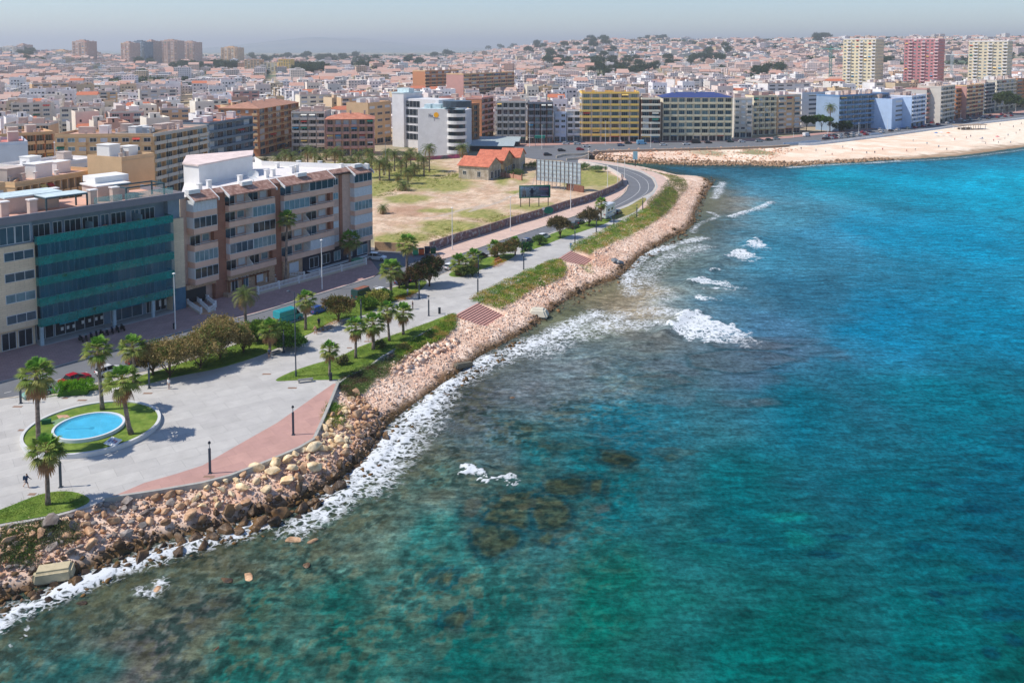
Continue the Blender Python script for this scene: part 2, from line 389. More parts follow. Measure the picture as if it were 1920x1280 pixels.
num = np.zeros((len(sx), 3)); den = np.zeros(len(sx))
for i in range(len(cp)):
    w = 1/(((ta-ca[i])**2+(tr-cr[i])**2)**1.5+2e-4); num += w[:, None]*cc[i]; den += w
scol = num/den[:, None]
SB = lambda *a, **k: blob(*a, z=0, X=sx, Y=sy, **k)
# weed-covered reefs, dark sea grass and pale sand seen through the water
for a in [(930,1018,42,30),(935,975,28,12),(958,945,48,26),(1035,950,48,22),(1062,908,52,22),(1020,975,45,14),(1150,862,48,15),(1175,880,40,9),(1340,690,110,34),(1260,850,50,10),(830,1080,26,12),(885,1085,16,14),(855,1160,30,12),(1030,1015,22,10),(990,880,60,10),(880,900,60,18),(800,930,60,16),(1180,690,120,22),(1480,655,110,24),(1300,640,140,20),(1060,735,120,26),(960,770,90,20),(1240,740,80,18),(1400,755,60,10)]:
    k = SB(*a, soft=.2); scol = lerp(scol, C(72, 70, 48) if a[1] > 800 else C(92, 88, 92), k*(.28 if a[1] > 800 else .25))
for a in [(1345,1012,26,7),(1545,1040,38,9),(1725,1028,30,12),(1740,908,28,8),(1830,955,40,12),(1755,1115,14,8),(1765,1130,10,6),(1880,1150,50,16),(1860,1225,18,14),(1900,1200,24,12),(1850,1085,40,8),(1875,870,30,6),(1905,1040,20,20),(1800,1110,20,5),(1575,1005,30,6)]:
    k = SB(*a, soft=.3); scol = lerp(scol, C(0, 58, 76), k*(.35+.5*fbm(sx*.8, sy*.8, 611, 3)))
for a in [(1495,1010,28,16),(1790,1275,50,16),(1480,970,50,8)]:
    k = SB(*a, soft=.5); scol = lerp(scol, C(10, 124, 118), k*.6)
# cracked weedy rock shelf near the centre, slab by slab
REEF = [[(865,905),(930,880),(1010,885),(1110,885),(1150,900),(1140,940),(1085,990),(1050,1015),(1000,1025),(975,1050),(915,1058),(880,1030),(862,960)],[(889,994),(909,987),(956,991),(975,1006),(966,1025),(937,1041),(920,1048),(903,1041),(889,1019)],[(909,975),(919,956),(950,925),(1000,920),(991,987),(984,995),(950,984)],[(1000,962),(1006,931),(1050,928),(1069,969),(1062,987),(1031,1000),(1006,994)],[(1019,916),(1028,897),(1100,894),(1094,922),(1075,928),(1037,925)],[(1103,919),(1108,897),(1131,897),(1128,925)],[(1125,859),(1131,848),(1175,853),(1194,862),(1175,875),(1131,866)],[(809,1084),(825,1072),(853,1072),(850,1087),(831,1095)],[(828,1162),(862,1141),(875,1147),(859,1175)],[(1012,1016),(1025,1000),(1040,1006),(1031,1022)],[(1085,860),(1100,852),(1112,862),(1098,868)],[(1240,858),(1262,850),(1272,862),(1255,872)],[(960,800),(1010,795),(1040,806),(990,815)],[(1000,838),(1060,830),(1110,840),(1060,850)],[(1110,945),(1140,940),(1150,955),(1120,962)],[(870,935),(900,930),(905,950),(885,975),(868,965)],[(1290,668),(1360,655),(1440,660),(1500,675),(1440,690),(1380,700),(1300,690)],[(1180,705),(1260,700),(1300,715),(1230,728),(1170,722)],[(1330,640),(1420,636),(1500,648),(1450,656),(1340,652)],[(1400,750),(1450,745),(1470,758),(1420,765)]]
wob = (fbm(sx/1.6, sy/1.6, 401, 3)-.5)*2.2; grain = fbm(sx*1.4, sy*1.4, 402, 3)
for i, pg in enumerate(REEF):
    q = PA(pg, 0); c_ = q.mean(0); near_ = np.hypot(sx-c_[0], sy-c_[1]) < np.hypot(*(q-c_).T).max()+5; ii = np.where(near_)[0]
    sdist = seg_dist(sx[ii], sy[ii], q, True)*np.where(inside(sx[ii], sy[ii], q), 1, -1)+wob[ii]*.3; fx = .35 if i == 0 else (1.0 if i < 10 else .55)
    edge_ = np.exp(-((sdist+.4)/.5)**2)*.85*fx; scol[ii] = lerp(scol[ii], C(4, 58, 66), edge_); k = sstep(-.12, .25, sdist)*fx*(.6 if i > 15 else 1)
    g_ = lerp(C(28, 52, 48), C(60, 74, 58), sstep(.35, .65, grain[ii])); g_ = lerp(g_, C(96, 88, 84), np.full(len(ii), .6 if i > 13 else 0.)); scol[ii] = scol[ii]*(1-k[:, None])+g_*k[:, None]
# bright sandy pebble mottling of the shallow bed
mott = fbm(sx*.9, sy*.9, 95, 4)
lefty = 1-sstep(5, 45, s_dw)
leftc = (1-sstep(10, 48, s_dw))*sstep(170, 120, sy); cob = fbm(sx*1.25, sy*1.25, 501, 3); cob2 = fbm(sx*.45, sy*.45, 502, 3); leftc = leftc*(.45+.75*sstep(.35, .6, fbm(sx/9, sy/9, 503, 3)))
leftc = np.clip(leftc, 0, 1); stn = lerp(C(92, 94, 66), C(116, 116, 88), sstep(.45, .7, cob2)); scol = lerp(scol, stn*.7, sstep(.50, .62, cob)*leftc*.6); scol = lerp(scol, C(28, 52, 48), (1-sstep(.36, .47, cob))*leftc*.8)
scol = scol*(1+((mott-.5)*1.3*(.25+.75*lefty))[:, None])
big = fbm(sx/16, sy/26, 96, 4); scol = scol*(1+((big-.5)*.75)[:, None])
scol = np.clip(scol, .0005, 1)
op = .30+.70*sstep(.5, 17, s_dw); op = np.maximum(op, sstep(2, 8, s_dw)*.55)
# foam: lines and fans where waves break
foam = np.zeros(len(sx)); ragg = .55+1.0*fbm(sx/5, sy/5, 311, 3)
def foam_line(pts, w, k, one=None):
    global foam
    L = smooth(PA(pts, 0), 4); d = seg_dist(sx, sy, L); foam = np.maximum(foam, 1.0*k*np.exp(-(d/w)**2)*ragg)
foam_line([(-60,1186),(0,1158),(60,1137),(130,1103),(200,1074)], 1.6, 1.25)
foam_line([(180,1082),(260,1052),(340,1027),(420,1005),(500,982)], 1.7, 1.0)
foam_line([(560,985),(600,960),(640,930),(690,890),(740,850),(775,800),(830,745)], 2.6, .80)
foam_line([(650,905),(700,865),(740,812),(790,768),(850,715),(920,670)], 2.1, 1.05)
foam_line([(700,920),(760,850),(820,785)], 2.4, .55)
foam_line([(860,712),(930,675),(1000,645),(1060,615),(1120,590)], 3.0, .82)
foam_line([(1040,640),(1110,612),(1180,590),(1250,585)], 4.6, .62)
foam_line([(1010,660),(1080,630),(1150,612),(1230,605)], 4.2, .55)
foam_line([(1180,545),(1178,520),(1195,492),(1230,470),(1280,455),(1318,447)], 2.2, .80)
foam_line([(1195,548),(1205,520),(1225,500),(1265,480),(1310,462)], 4.6, .50)
foam_line([(1215,575),(1240,560),(1230,540)], 4, .45)
foam_line([(1340,350),(1352,352),(1340,372),(1355,342)], 1.8, .75)
foam_line([(1370,408),(1400,398),(1430,388),(1446,381)], 1.4, .85)
foam_line([(1330,398),(1345,406),(1310,420),(1298,436)], 1.2, .55)
foam_line([(1480,314),(1560,309),(1640,305),(1700,302)], 2.2, .62)
foam_line([(1700,302),(1800,296),(1880,286),(1960,276)], 1.8, .42)
foam_line([(262,1108),(285,1112),(298,1104),(300,1092)], .9, .6)
def fan(px, py, pts, k, tail=.7):
    global foam
    poly = PA(pts, 0); ins = inside(sx+(vnoise(sx*.8, sy*.5, 13)-.5)*3, sy+(vnoise(sx*.8, sy*.5, 14)-.5)*4, poly); c = P2(px, py, 0); far_ = P2(pts[-1][0], pts[-1][1], 0)
    d = np.hypot(sx-c.x, sy-c.y); foam = np.where(ins, np.maximum(foam, k*(1-tail*sstep(0, (far_-c).length, d))), foam)
fan(1290,605, [(1250,624),(1268,600),(1300,583),(1312,590),(1345,600),(1385,612),(1410,626),(1400,630),(1440,652),(1400,648),(1350,645),(1300,632),(1450,656)], 1.25, .75)
fan(1312,530, [(1292,533),(1310,522),(1330,524),(1370,528),(1395,538),(1370,543),(1335,543),(1310,542),(1400,538)], 1.1, .6)
fan(1310,558, [(1297,562),(1303,552),(1330,558),(1350,560),(1330,566),(1310,566),(1355,562)], .95, .6)
fan(1385,475, [(1354,483),(1375,473),(1398,471),(1420,480),(1428,487),(1400,491),(1380,486),(1430,485)], 1.15, .5)
fan(1412,456, [(1394,465),(1405,456),(1422,447),(1428,450),(1430,462),(1450,466),(1430,470),(1410,468),(1452,467)], 1.1, .6)
fan(1338,505, [(1330,510),(1342,500),(1344,503),(1334,512)], .9, .3)
fan(880,890, [(862,890),(878,880),(895,880),(908,885),(940,890),(975,898),(985,912),(960,905),(930,902),(905,915),(890,915),(870,905),(985,906)], 1.15, .55)
wv = foam > .75
fan(35,1185, [(20,1190),(40,1176),(56,1186),(40,1194)], .6, .3)
# waves
def waves(X, Y, amp):
    z = 0; rs = np.random.RandomState(3)
    for k in range(16):
        a = R(-100)+rs.normal(0, .42); L = 1.6*1.28**k*.9; L = min(L, 26); ph = rs.uniform(0, 7)
        ww = fbm(X/L/3, Y/L/3, 200+k, 2)
        z = z+amp*.011*L**.62*np.sin((X*math.cos(a)+Y*math.sin(a))*2*math.pi/L+ph+ww*6)*(.35+1.1*ww)
    return z
wamp = .35+.65*sstep(3, 30, s_dw)
sz = waves(sx, sy, wamp)+(fbm(sx*1.1, sy*1.5, 97, 3)-.5)*.12*wamp
sz = np.where(np.hypot(sx, sy) > 900, 0, sz); sz = sz*(1-.55*(s_dw < 2)) + .03
sz += np.minimum(foam, 1.2)*.22*sstep(.8, 1.1, foam)
for pts, hgt, w_ in (([(1246,628),(1268,605),(1290,590),(1314,583)], .75, 1.6), ([(1290,534),(1300,526),(1314,521)], .6, 1.5), ([(1352,485),(1372,474),(1400,470)], .6, 1.6), ([(1392,466),(1408,455),(1426,447)], .6, 1.6), ([(1328,512),(1345,499)], .5, 1.3), ([(1366,409),(1400,398),(1448,380)], .5, 1.5), ([(1230,560),(1292,533)], .3, 1.6), ([(1300,520),(1352,485)], .35, 1.6), ([(860,893),(875,881),(898,878)], .4, 1.2), ([(1120,680),(1180,655),(1246,628)], .35, 2)):
    d_ = seg_dist(sx, sy, smooth(PA(pts, 0), 4)); sz += hgt*np.exp(-(d_/w_)**2)
kf = keep[sf].all(1); used = np.unique(sf[kf]); remap = np.full(len(sx), -1); remap[used] = np.arange(len(used))
wm = bpy.data.materials.new('sea_water'); wm.use_nodes = True; nt = wm.node_tree; nt.nodes.clear(); L = nt.links.new
out = N(nt, 'ShaderNodeOutputMaterial'); geo = N(nt, 'ShaderNodeNewGeometry')
colA = N(nt, 'ShaderNodeAttribute', attribute_name='Col'); opA = N(nt, 'ShaderNodeAttribute', attribute_name='op'); foA = N(nt, 'ShaderNodeAttribute', attribute_name='foam')
def noise(scale, mapv=(1, 1, 1), rot=0, detail=4, rough=.6, vec=None, dist=0):
    mp = N(nt, 'ShaderNodeMapping'); mp.inputs['Scale'].default_value = mapv; mp.inputs['Rotation'].default_value = (0, 0, R(rot))
    L(geo.outputs['Position'], mp.inputs['Vector']); n = N(nt, 'ShaderNodeTexNoise'); n.inputs['Scale'].default_value = scale
    n.inputs['Detail'].default_value = detail; n.inputs['Roughness'].default_value = rough; n.inputs['Distortion'].default_value = dist
    L(mp.outputs[0], n.inputs['Vector']); return n.outputs[0]
def math_(op_, a, b=None, c=None, clamp=False):
    n = N(nt, 'ShaderNodeMath', operation=op_); n.use_clamp = clamp
    for i, v in enumerate((a, b, c)):
        if v is None: continue
        if isinstance(v, (int, float)): n.inputs[i].default_value = v
        else: L(v, n.inputs[i])
    return n.outputs[0]
def ramp(v, a, b, lo=0, hi=1):
    n = N(nt, 'ShaderNodeMapRange'); n.interpolation_type = 'SMOOTHSTEP'; L(v, n.inputs[0])
    for i, x in enumerate((a, b, lo, hi)): n.inputs[i+1].default_value = x
    return n.outputs[0]
h1 = noise(.32, (.45, 1, 1), 12, 5, .6, dist=.4); h2 = noise(1.3, (.4, 1, 1), 14, 4, .6, dist=.6); h3 = noise(.09, (.5, 1, 1), 8, 3)
hh = math_('ADD', math_('MULTIPLY', h1, 1.5), math_('MULTIPLY', h2, .42))
bp = N(nt, 'ShaderNodeBump'); bp.inputs['Strength'].default_value = .8; bp.inputs['Distance'].default_value = .45; L(hh, bp.inputs['Height'])
peb = noise(1.6, (1, 1, 1), 0, 5, .7); peb2 = noise(.5, (1, 1, 1), 0, 4, .6)
ripple_glint = noise(.75, (.26, 1, 1), 11, 5, .68, dist=.6)  # ripple highlights, painted as bright and dull streaks in the water colour
cm = math_('MULTIPLY', ramp(peb, .32, .68, .68, 1.36), ramp(ripple_glint, .32, .68, .70, 1.34)); cm = math_('MULTIPLY', cm, ramp(peb2, .3, .7, .86, 1.16))
vs = N(nt, 'ShaderNodeVectorMath', operation='SCALE'); L(colA.outputs['Color'], vs.inputs[0]); L(cm, vs.inputs['Scale'])
body = N(nt, 'ShaderNodeBsdfDiffuse'); L(vs.outputs[0], body.inputs['Color']); L(bp.outputs[0], body.inputs['Normal'])
tr_ = N(nt, 'ShaderNodeBsdfTransparent'); tr_.inputs[0].default_value = (.72, .86, .84, 1)
mx1 = N(nt, 'ShaderNodeMixShader'); L(opA.outputs['Fac'], mx1.inputs[0]); L(tr_.outputs[0], mx1.inputs[1]); L(body.outputs[0], mx1.inputs[2])
gl = N(nt, 'ShaderNodeBsdfGlossy'); gl.inputs['Roughness'].default_value = .09; L(bp.outputs[0], gl.inputs['Normal'])
fr = N(nt, 'ShaderNodeFresnel'); fr.inputs[0].default_value = 1.33; L(bp.outputs[0], fr.inputs['Normal'])
mx2 = N(nt, 'ShaderNodeMixShader'); L(math_('MULTIPLY', fr.outputs[0], .12), mx2.inputs[0]); L(mx1.outputs[0], mx2.inputs[1]); L(gl.outputs[0], mx2.inputs[2])
vo = N(nt, 'ShaderNodeTexVoronoi', feature='DISTANCE_TO_EDGE'); vo.inputs['Scale'].default_value = 1.15
wrp = N(nt, 'ShaderNodeTexNoise'); wrp.inputs['Scale'].default_value = .9; wrp.inputs['Detail'].default_value = 3; L(geo.outputs['Position'], wrp.inputs['Vector'])
va = N(nt, 'ShaderNodeVectorMath', operation='MULTIPLY_ADD'); L(wrp.outputs['Color'], va.inputs[0]); va.inputs[1].default_value = (2.2, 2.2, 0); L(geo.outputs['Position'], va.inputs[2])
L(va.outputs[0], vo.inputs['Vector'])
lace = math_('SUBTRACT', 1, ramp(vo.outputs['Distance'], 0, .34)); fn = noise(.8, (.7, 1, 1), 20, 6, .75, dist=.8)
fsum = math_('ADD', math_('ADD', foA.outputs['Fac'], math_('MULTIPLY', math_('SUBTRACT', fn, .5), 2.4)), math_('MULTIPLY', math_('SUBTRACT', lace, .5), .75))
ff = math_('MULTIPLY', ramp(fsum, .42, 1.35, 0, .94), ramp(foA.outputs['Fac'], .05, .3), clamp=True)
fd = N(nt, 'ShaderNodeBsdfDiffuse'); fd.inputs[0].default_value = (.74, .77, .78, 1)
mx3 = N(nt, 'ShaderNodeMixShader'); L(ff, mx3.inputs[0]); L(mx2.outputs[0], mx3.inputs[1]); L(fd.outputs[0], mx3.inputs[2]); L(mx3.outputs[0], out.inputs['Surface'])
sea = mesh_np('sea', np.stack([sx, sy, sz], 1)[used], remap[sf[kf]], wm, cols=scol[used], attrs={'op': op[used], 'foam': foam[used]}); tag(sea, kind='structure')
del num, den, ta, tr, wx, wy, mott, big
# small thrown-up crests on the breakers follow in the rocks section

# ================================================================ paving, roads, lawns
def sheet(name, pts, z, m, depth=.3, px=True, mside=None, **kw):
    q = PA(pts) if px else np.array(pts)
    me = bpy.data.meshes.new(name); bm = bmesh.new()
    vs = [bm.verts.new((p[0], p[1], z)) for p in q]; f = bm.faces.new(vs); f.normal_update()
    if f.normal.z < 0: f.normal_flip()
    r = bmesh.ops.extrude_face_region(bm, geom=[f]); 
    for v in [g for g in r['geom'] if isinstance(g, bmesh.types.BMVert)]: v.co.z = z
    for v in vs: v.co.z = z-depth
    bmesh.ops.triangulate(bm, faces=[g for g in bm.faces if len(g.verts) > 4]); bmesh.ops.recalc_face_normals(bm, faces=bm.faces)
    bm.to_mesh(me); bm.free(); me.materials.append(m); o = link(name, me); tag(o, kind='structure'); return o
m_pav = brickmat('grey_paving', C(190, 187, 181), C(179, 176, 171), C(150, 148, 144), w=4.8, h=2.4, vertical=False, ang=R(-35), ms=.018, rough=.8)
m_pink = brickmat('pink_paving', C(190, 150, 138), C(180, 142, 132), C(160, 124, 114), w=2.4, h=2.4, vertical=False, ang=R(-35), ms=.012, rough=.8)
m_pink2 = brickmat('red_paving', C(188, 152, 144), C(178, 144, 136), C(156, 126, 120), w=.8, h=.8, vertical=False, ang=R(-35), ms=.02, rough=.8)
m_verge = brickmat('verge_paving', C(212, 184, 168), C(204, 176, 160), C(186, 158, 144), w=1.0, h=1.0, vertical=False, ang=R(-35), ms=.012, rough=.8)
m_buff = mat('buff_kerb', C(206, 192, 172), var=.08)
m_kerb = mat('kerb_stone', C(178, 176, 170), var=.1)
m_asph = mat('asphalt', C(112, 114, 118), rough=.9, var=.10, scale=.25, bump=.1)
m_mark = mat('road_paint', C(205, 205, 200), rough=.7, var=.15, scale=2)
m_lawn = mat('lawn_turf', C(92, 120, 40), rgb2=C(120, 140, 56), rough=.95, var=.22, scale=1.6, bump=.6, bscale=14)
m_conc = mat('concrete', C(170, 168, 160), rough=.9, var=.15, scale=.8)
m_dirt = mat('path_dirt', C(196, 156, 128), rough=.95, var=.2)

sea_side = [p for p in PLAT_PX]
road_side = [(1085,302),(1130,307),(1165,313),(1200,322),(1222,334),(1229,348),(1222,360),(1180,382),(1100,412),(1000,450),(940,472),(880,490),(835,512),(800,521),(770,527),(700,549),(600,583),(500,620),(400,657),(300,690),(200,713),(110,738),(0,748),(-250,800)]
promenade = sheet('promenade', sea_side+road_side, 3.0, m_pav, .6)
road_far = [(-250,775),(0,716),(100,688),(200,660),(300,632),(400,606),(480,587),(560,562),(640,538),(700,519)]
road_in = [(850,480),(940,450),(1050,414),(1140,382),(1168,364),(1176,350),(1170,337),(1150,325),(1120,316),(1085,309)]
road = sheet('road', road_far+[(712,512),(690,486),(660,452),(702,464),(806,474)]+road_in+[(1085,302)]+road_side[1:], 2.88, m_asph, .3)
fac0 = P2(-300, 770); 
sheet('pavement', [(-250,775),(0,716),(100,688),(200,660),(300,632),(400,606),(480,587),(560,562),(640,538),(700,519),(712,510),(690,480),(349,572),(73,640),(-300,735)], 3.004, m_pink2, .3)
sheet('verge_pavement', [(806,472),(860,453),(900,441.5),(960,422),(1000,410.5),(1060,391),(1100,379.5),(1150,360),(1168,347)]+[(1176,350),(1168,364),(1140,382),(1050,414),(940,450),(850,480),(820,488)], 3.004, m_verge, .25)
sheet('esplanade_walk', [(1085,297.5),(1130,302.5),(1160,306.5),(1190,311.5),(1215,318.5),(1237,327.5),(1251,338),(1255,352),(1239,371),(1214,391),(1205,395),(1196,390),(1210,378),(1226,364),(1234,350),(1228,334),(1205,321),(1170,312),(1130,306),(1085,301.3)], 3.012, m_verge, .1)
sheet('pink_path', [(196,937),(270,905),(330,888),(380,872),(430,843),(520,792),(590,743),(625,719),(633,719),(616,765),(603,795),(588,824),(560,840),(500,866),(430,893),(380,906),(300,920)], 3.010, m_pink, .1)
def ribbon(name, pts, w, z0, z1, m, px=True, kind='structure', n=5, sm=True):
    q = smooth(PA(pts) if px else pts, n) if sm else (PA(pts) if px else np.array(pts)); mb = MB(); k = len(q); vs = []
    for i in range(k):
        t = q[min(i+1, k-1)]-q[max(i-1, 0)]; t = t/(np.linalg.norm(t)+1e-9); nn = np.array([-t[1], t[0]])*w/2
        a = q[i]+nn; b = q[i]-nn; vs += [(a[0], a[1], z0), (b[0], b[1], z0), (b[0], b[1], z1), (a[0], a[1], z1)]
    fs = []
    for i in range(k-1):
        o = 4*i
        for j in range(4): fs.append((o+j, o+(j+1) % 4, o+4+(j+1) % 4, o+4+j)[::-1])
    fs += [(0, 1, 2, 3), (4*k-1, 4*k-2, 4*k-3, 4*k-4)]
    mb.add(vs, fs); o = mb.build(name, m)
    if kind: tag(o, kind=kind)
    return o
ribbon('verge_pavement', [(1173,349),(1170,341),(1167,334.5),(1150,324),(1125,315.8),(1085,308)], 2.2, 2.7, 3.004, m_verge)
for nm, pts in (('kerb', road_far), ('kerb', road_in), ('kerb', road_side[1:])):
    ribbon(nm, pts, .28, 2.7, 3.022, m_buff if pts is not road_far else m_kerb)
# markings
ctr = [(840,498),(900,478),(960,459),(1050,428),(1110,405),(1160,383),(1192,364),(1200,350),(1192,336),(1170,325),(1140,315)]
ribbon('centre_line', ctr, .16, 2.86, 2.886, m_mark)
ribbon('edge_line', [(860,505),(960,472),(1050,438),(1110,414),(1170,386),(1208,364),(1216,350),(1209,335),(1180,321),(1150,313)], .13, 2.86, 2.886, m_mark)
q = smooth(PA([(-60,752),(100,712),(300,660),(480,602),(640,555),(740,525)]), 8)
for i in range(0, len(q)-1, 2): ribbon('lane_dash', [q[i], q[i]+(q[i+1]-q[i])*.6], .14, 2.86, 2.886, m_mark, px=False, sm=False)
for px, py in [(60,735),(25,742)]: ribbon('bay_line', [P2(px, py), P2(px+42, py-9)], .12, 2.86, 2.886, m_mark, px=False, sm=False)
def lawn(pts, n=4): 
    return sheet('lawn', smooth(pts, n, closed=True), 3.06, m_lawn, .25)
lawn([(255,724),(330,706),(410,690),(480,669),(520,652),(545,640),(582,625),(620,604),(650,597),(684,590),(712,575),(745,562),(782,548),(800,528),(770,530),(700,552),(600,586),(500,624),(400,661),(300,694),(262,706)])
lawn([(84,745),(150,735),(240,722),(252,708),(200,718),(120,738)])
lawn([(517,713),(560,692),(635,669),(675,650),(732,630),(800,606),(825,596),(850,588),(830,603),(800,619),(760,642),(720,665),(690,687),(655,702),(634,711),(560,712.5)])
lawn([(-120,1000),(0,956),(80,926),(135,922),(168,936),(150,950),(110,962),(60,972),(0,982),(-120,1008)])
lawn([(842,514),(862,519),(900,506),(945,491),(965,480),(960,476),(930,479),(880,494)])
lawn([(975,474),(1010,464),(1050,448),(1100,431),(1140,417),(1142,409),(1100,416),(1050,433),(1000,453)])
sheet('verge', smooth([(1150,412),(1185,400),(1200,388),(1212,374),(1204,372),(1180,386),(1152,398)], 4, True), 3.05, mat('dry_verge', C(150, 138, 80), rgb2=C(120, 124, 58), var=.2, scale=1.5), .2)
# ================================================================ building kit
G_Z = 3.0
m_glass = glassmat('window_glass', (.025, .035, .045)); m_glassb = glassmat('window_glass_blue', (.05, .10, .14)); m_glassl = glassmat('window_glass_pale', (.16, .26, .30), rough=.12)
m_white = mat('white_paint', C(232, 230, 226), var=.06, scale=.4); m_frame = mat('white_frame', C(215, 218, 220), var=.04)
m_dark = mat('dark_metal', C(48, 52, 58), rough=.5, var=.1); m_shut = mat('roller_shutter', C(206, 210, 214), var=.12, scale=3)
m_awn = [mat('awning_yellow', C(226, 190, 110)), mat('awning_red', C(186, 70, 60)), mat('awning_green', C(30, 130, 110)), mat('awning_white', C(225, 222, 210)), mat('awning_blue', C(60, 140, 180))]
m_tile = mat('terracotta_tile', C(200, 134, 108), var=.22, scale=1.2, rgb2=C(184, 116, 92)); m_terr = mat('terrace_floor', C(206, 166, 146), var=.1)
m_chim = mat('chimney_render', C(200, 184, 172), var=.1); m_steel = mat('galvanised_steel', C(150, 155, 160), rough=.5, metal=.2, var=.08)
def frame(a, b):
    "facade frame from ground point a to b (seen left to right from the sea): origin, along, outward"
    a = Vector(a[:2]); b = Vector(b[:2]); u = (b-a).normalized(); n = Vector((u.y, -u.x)); return (a, u, n), (b-a).length
def u_at(fr, px):
    o, u, n = fr; k = (px-960)/F      # bearing of the column, small pitch neglected
    k = k/math.cos(TH)
    # o.x+u.x t = k*(o.y+u.y t)
    return (k*o.y-o.x)/(u.x-k*u.y)
def fpt(fr, u, d, z):
    o, a, n = fr; p = o+a*u+n*d; return Vector((p.x, p.y, z))
def f_ang(fr): return math.atan2(fr[1].y, fr[1].x)
WIN = {}; COUNT = {}; OVER = {}
def over(root, nm, me, loc, rz):
    k = (root.name, nm); COUNT[k] = COUNT.get(k, 0)+1
    if COUNT[k] <= 98: return False
    OVER.setdefault(k, []).append((me, loc, rz)); return True
def flush_over():
    for (rn, nm), items in OVER.items():
        root = bpy.data.objects[rn]; bm = bmesh.new(); mats = []
        for me, loc, rz in items:
            idx = {}
            for j, m in enumerate(me.materials):
                if m not in mats: mats.append(m)
                idx[j] = mats.index(m)
            n0 = len(bm.verts); f0 = len(bm.faces); bm.from_mesh(me); bm.verts.ensure_lookup_table(); bm.faces.ensure_lookup_table()
            M = Matrix.Translation(loc) @ Matrix.Rotation(rz, 4, 'Z')
            for v in bm.verts[n0:]: v.co = M @ v.co
            for f in bm.faces[f0:]: f.material_index = idx.get(f.material_index, 0)
        me2 = bpy.data.meshes.new('further_'+nm); bm.to_mesh(me2); bm.free()
        for m in mats: me2.materials.append(m)
        o = link('further_'+nm, me2, root); o['kind'] = 'stuff'
def win_mesh(w, h, kind, panes=2, bars=True):
    k = (round(w, 2), round(h, 2), kind, panes)
    if k in WIN: return WIN[k]
    mb = MB(); t = .07
    g = {'dark': m_glass, 'blue': m_glassb, 'pale': m_glassl, 'shut': m_shut}[kind]
    mb.box((0, -.0, h/2), (w, .05, h), mi=1)                     # pane, thin
    mb.box((0, -.03, t/2), (w+.04, .12, t)); mb.box((0, -.03, h-t/2), (w+.04, .12, t))
    for i in range(panes+1): mb.box((-w/2+w*i/panes, -.03, h/2), (t, .11, h-2*t))
    me_o = mb.build('window', [m_frame, g]); me = me_o.data; bpy.data.objects.remove(me_o)
    WIN[k] = me; return me
def put_window(root, fr, u, d, z, w, h, kind='dark', panes=2, rl=None, name='window'):
    p = fpt(fr, u, d, z)
    if name == 'window' and over(root, 'window', win_mesh(w, h, kind, panes), p-root.location, f_ang(fr)): return None
    o = link(name, win_mesh(w, h, kind, panes), root); o.location = p-root.location; o.rotation_euler = (0, 0, f_ang(fr)); return o
BALC = {}
def put_balcony(root, fr, u, d0, depth, z, w, h, m, rail=False, slab=True):
    k = (round(w, 2), round(depth, 2), round(h, 2), m.name, rail)
    if k not in BALC:
        mb = MB(); 
        mb.box((0, -depth/2, -.10), (w, depth, .2))
        if rail:
            mb.box((0, -depth+.04, h), (w, .08, .07)); mb.box((0, -depth+.04, .12), (w, .05, .05))
            nb = max(4, int(w/.28))
            for i in range(nb+1): mb.box((-w/2+.03+(w-.06)*i/nb, -depth+.04, h/2), (.05, .05, h))
        else:
            mb.box((0, -depth+.06, h/2), (w, .12, h-.004)); 
        for sx_ in (-1, 1): mb.box((sx_*(w/2-.05), -depth/2-.02, h/2), (.1, depth-.16, h-.01) if not rail else (.06, depth-.16, .06))
        o = mb.build('balcony', m); BALC[k] = o.data; bpy.data.objects.remove(o)
    if over(root, 'balcony', BALC[k], fpt(fr, u, d0, z)-root.location, f_ang(fr)): return None
    o = link('balcony', BALC[k], root); o.location = fpt(fr, u, d0, z)-root.location; o.rotation_euler = (0, 0, f_ang(fr)); return o
def roof_bits(mbw, fr, u0, u1, d0, d1, z, rs, n=None, root=None, white=.5, rooms=True):
    "stair heads, tanks, chimneys on a flat roof (real boxes), each a part"
    L_ = u1-u0; n = n if n is not None else max(2, int(L_/6))
    for i in range(n):
        u = u0+L_*(i+.5)/n+rs.uniform(-1.5, 1.5); w = rs.uniform(2, min(5, L_/n)); dd = rs.uniform(2, 4); h = rs.uniform(2.0, 3.0)
        dm = d0+(d1-d0)*rs.uniform(.45, .8)
        m_ = MB(); m_.fbox(fr, u-w/2, u+w/2, dm-dd/2, dm+dd/2, z-.05, z+h); m_.fbox(fr, u-w/2-.12, u+w/2+.12, dm-dd/2-.12, dm+dd/2+.12, z+h, z+h+.15)
        o = m_.build('roof_room', m_white if rs.random() < white else m_chim, None); o.parent = root; o.location = -root.location
    for i in range(n*2):
        u = rs.uniform(u0+1, u1-1); dm = d0+(d1-d0)*rs.uniform(.15, .9); h = rs.uniform(.9, 1.8); m_ = MB()
        m_.fbox(fr, u-.35, u+.35, dm-.25, dm+.25, z-.05, z+h); m_.fbox(fr, u-.45, u+.45, dm-.35, dm+.35, z+h, z+h+.12)
        o = m_.build('chimney', m_chim if rs.random() < .6 else m_white); o.parent = root; o.location = -root.location
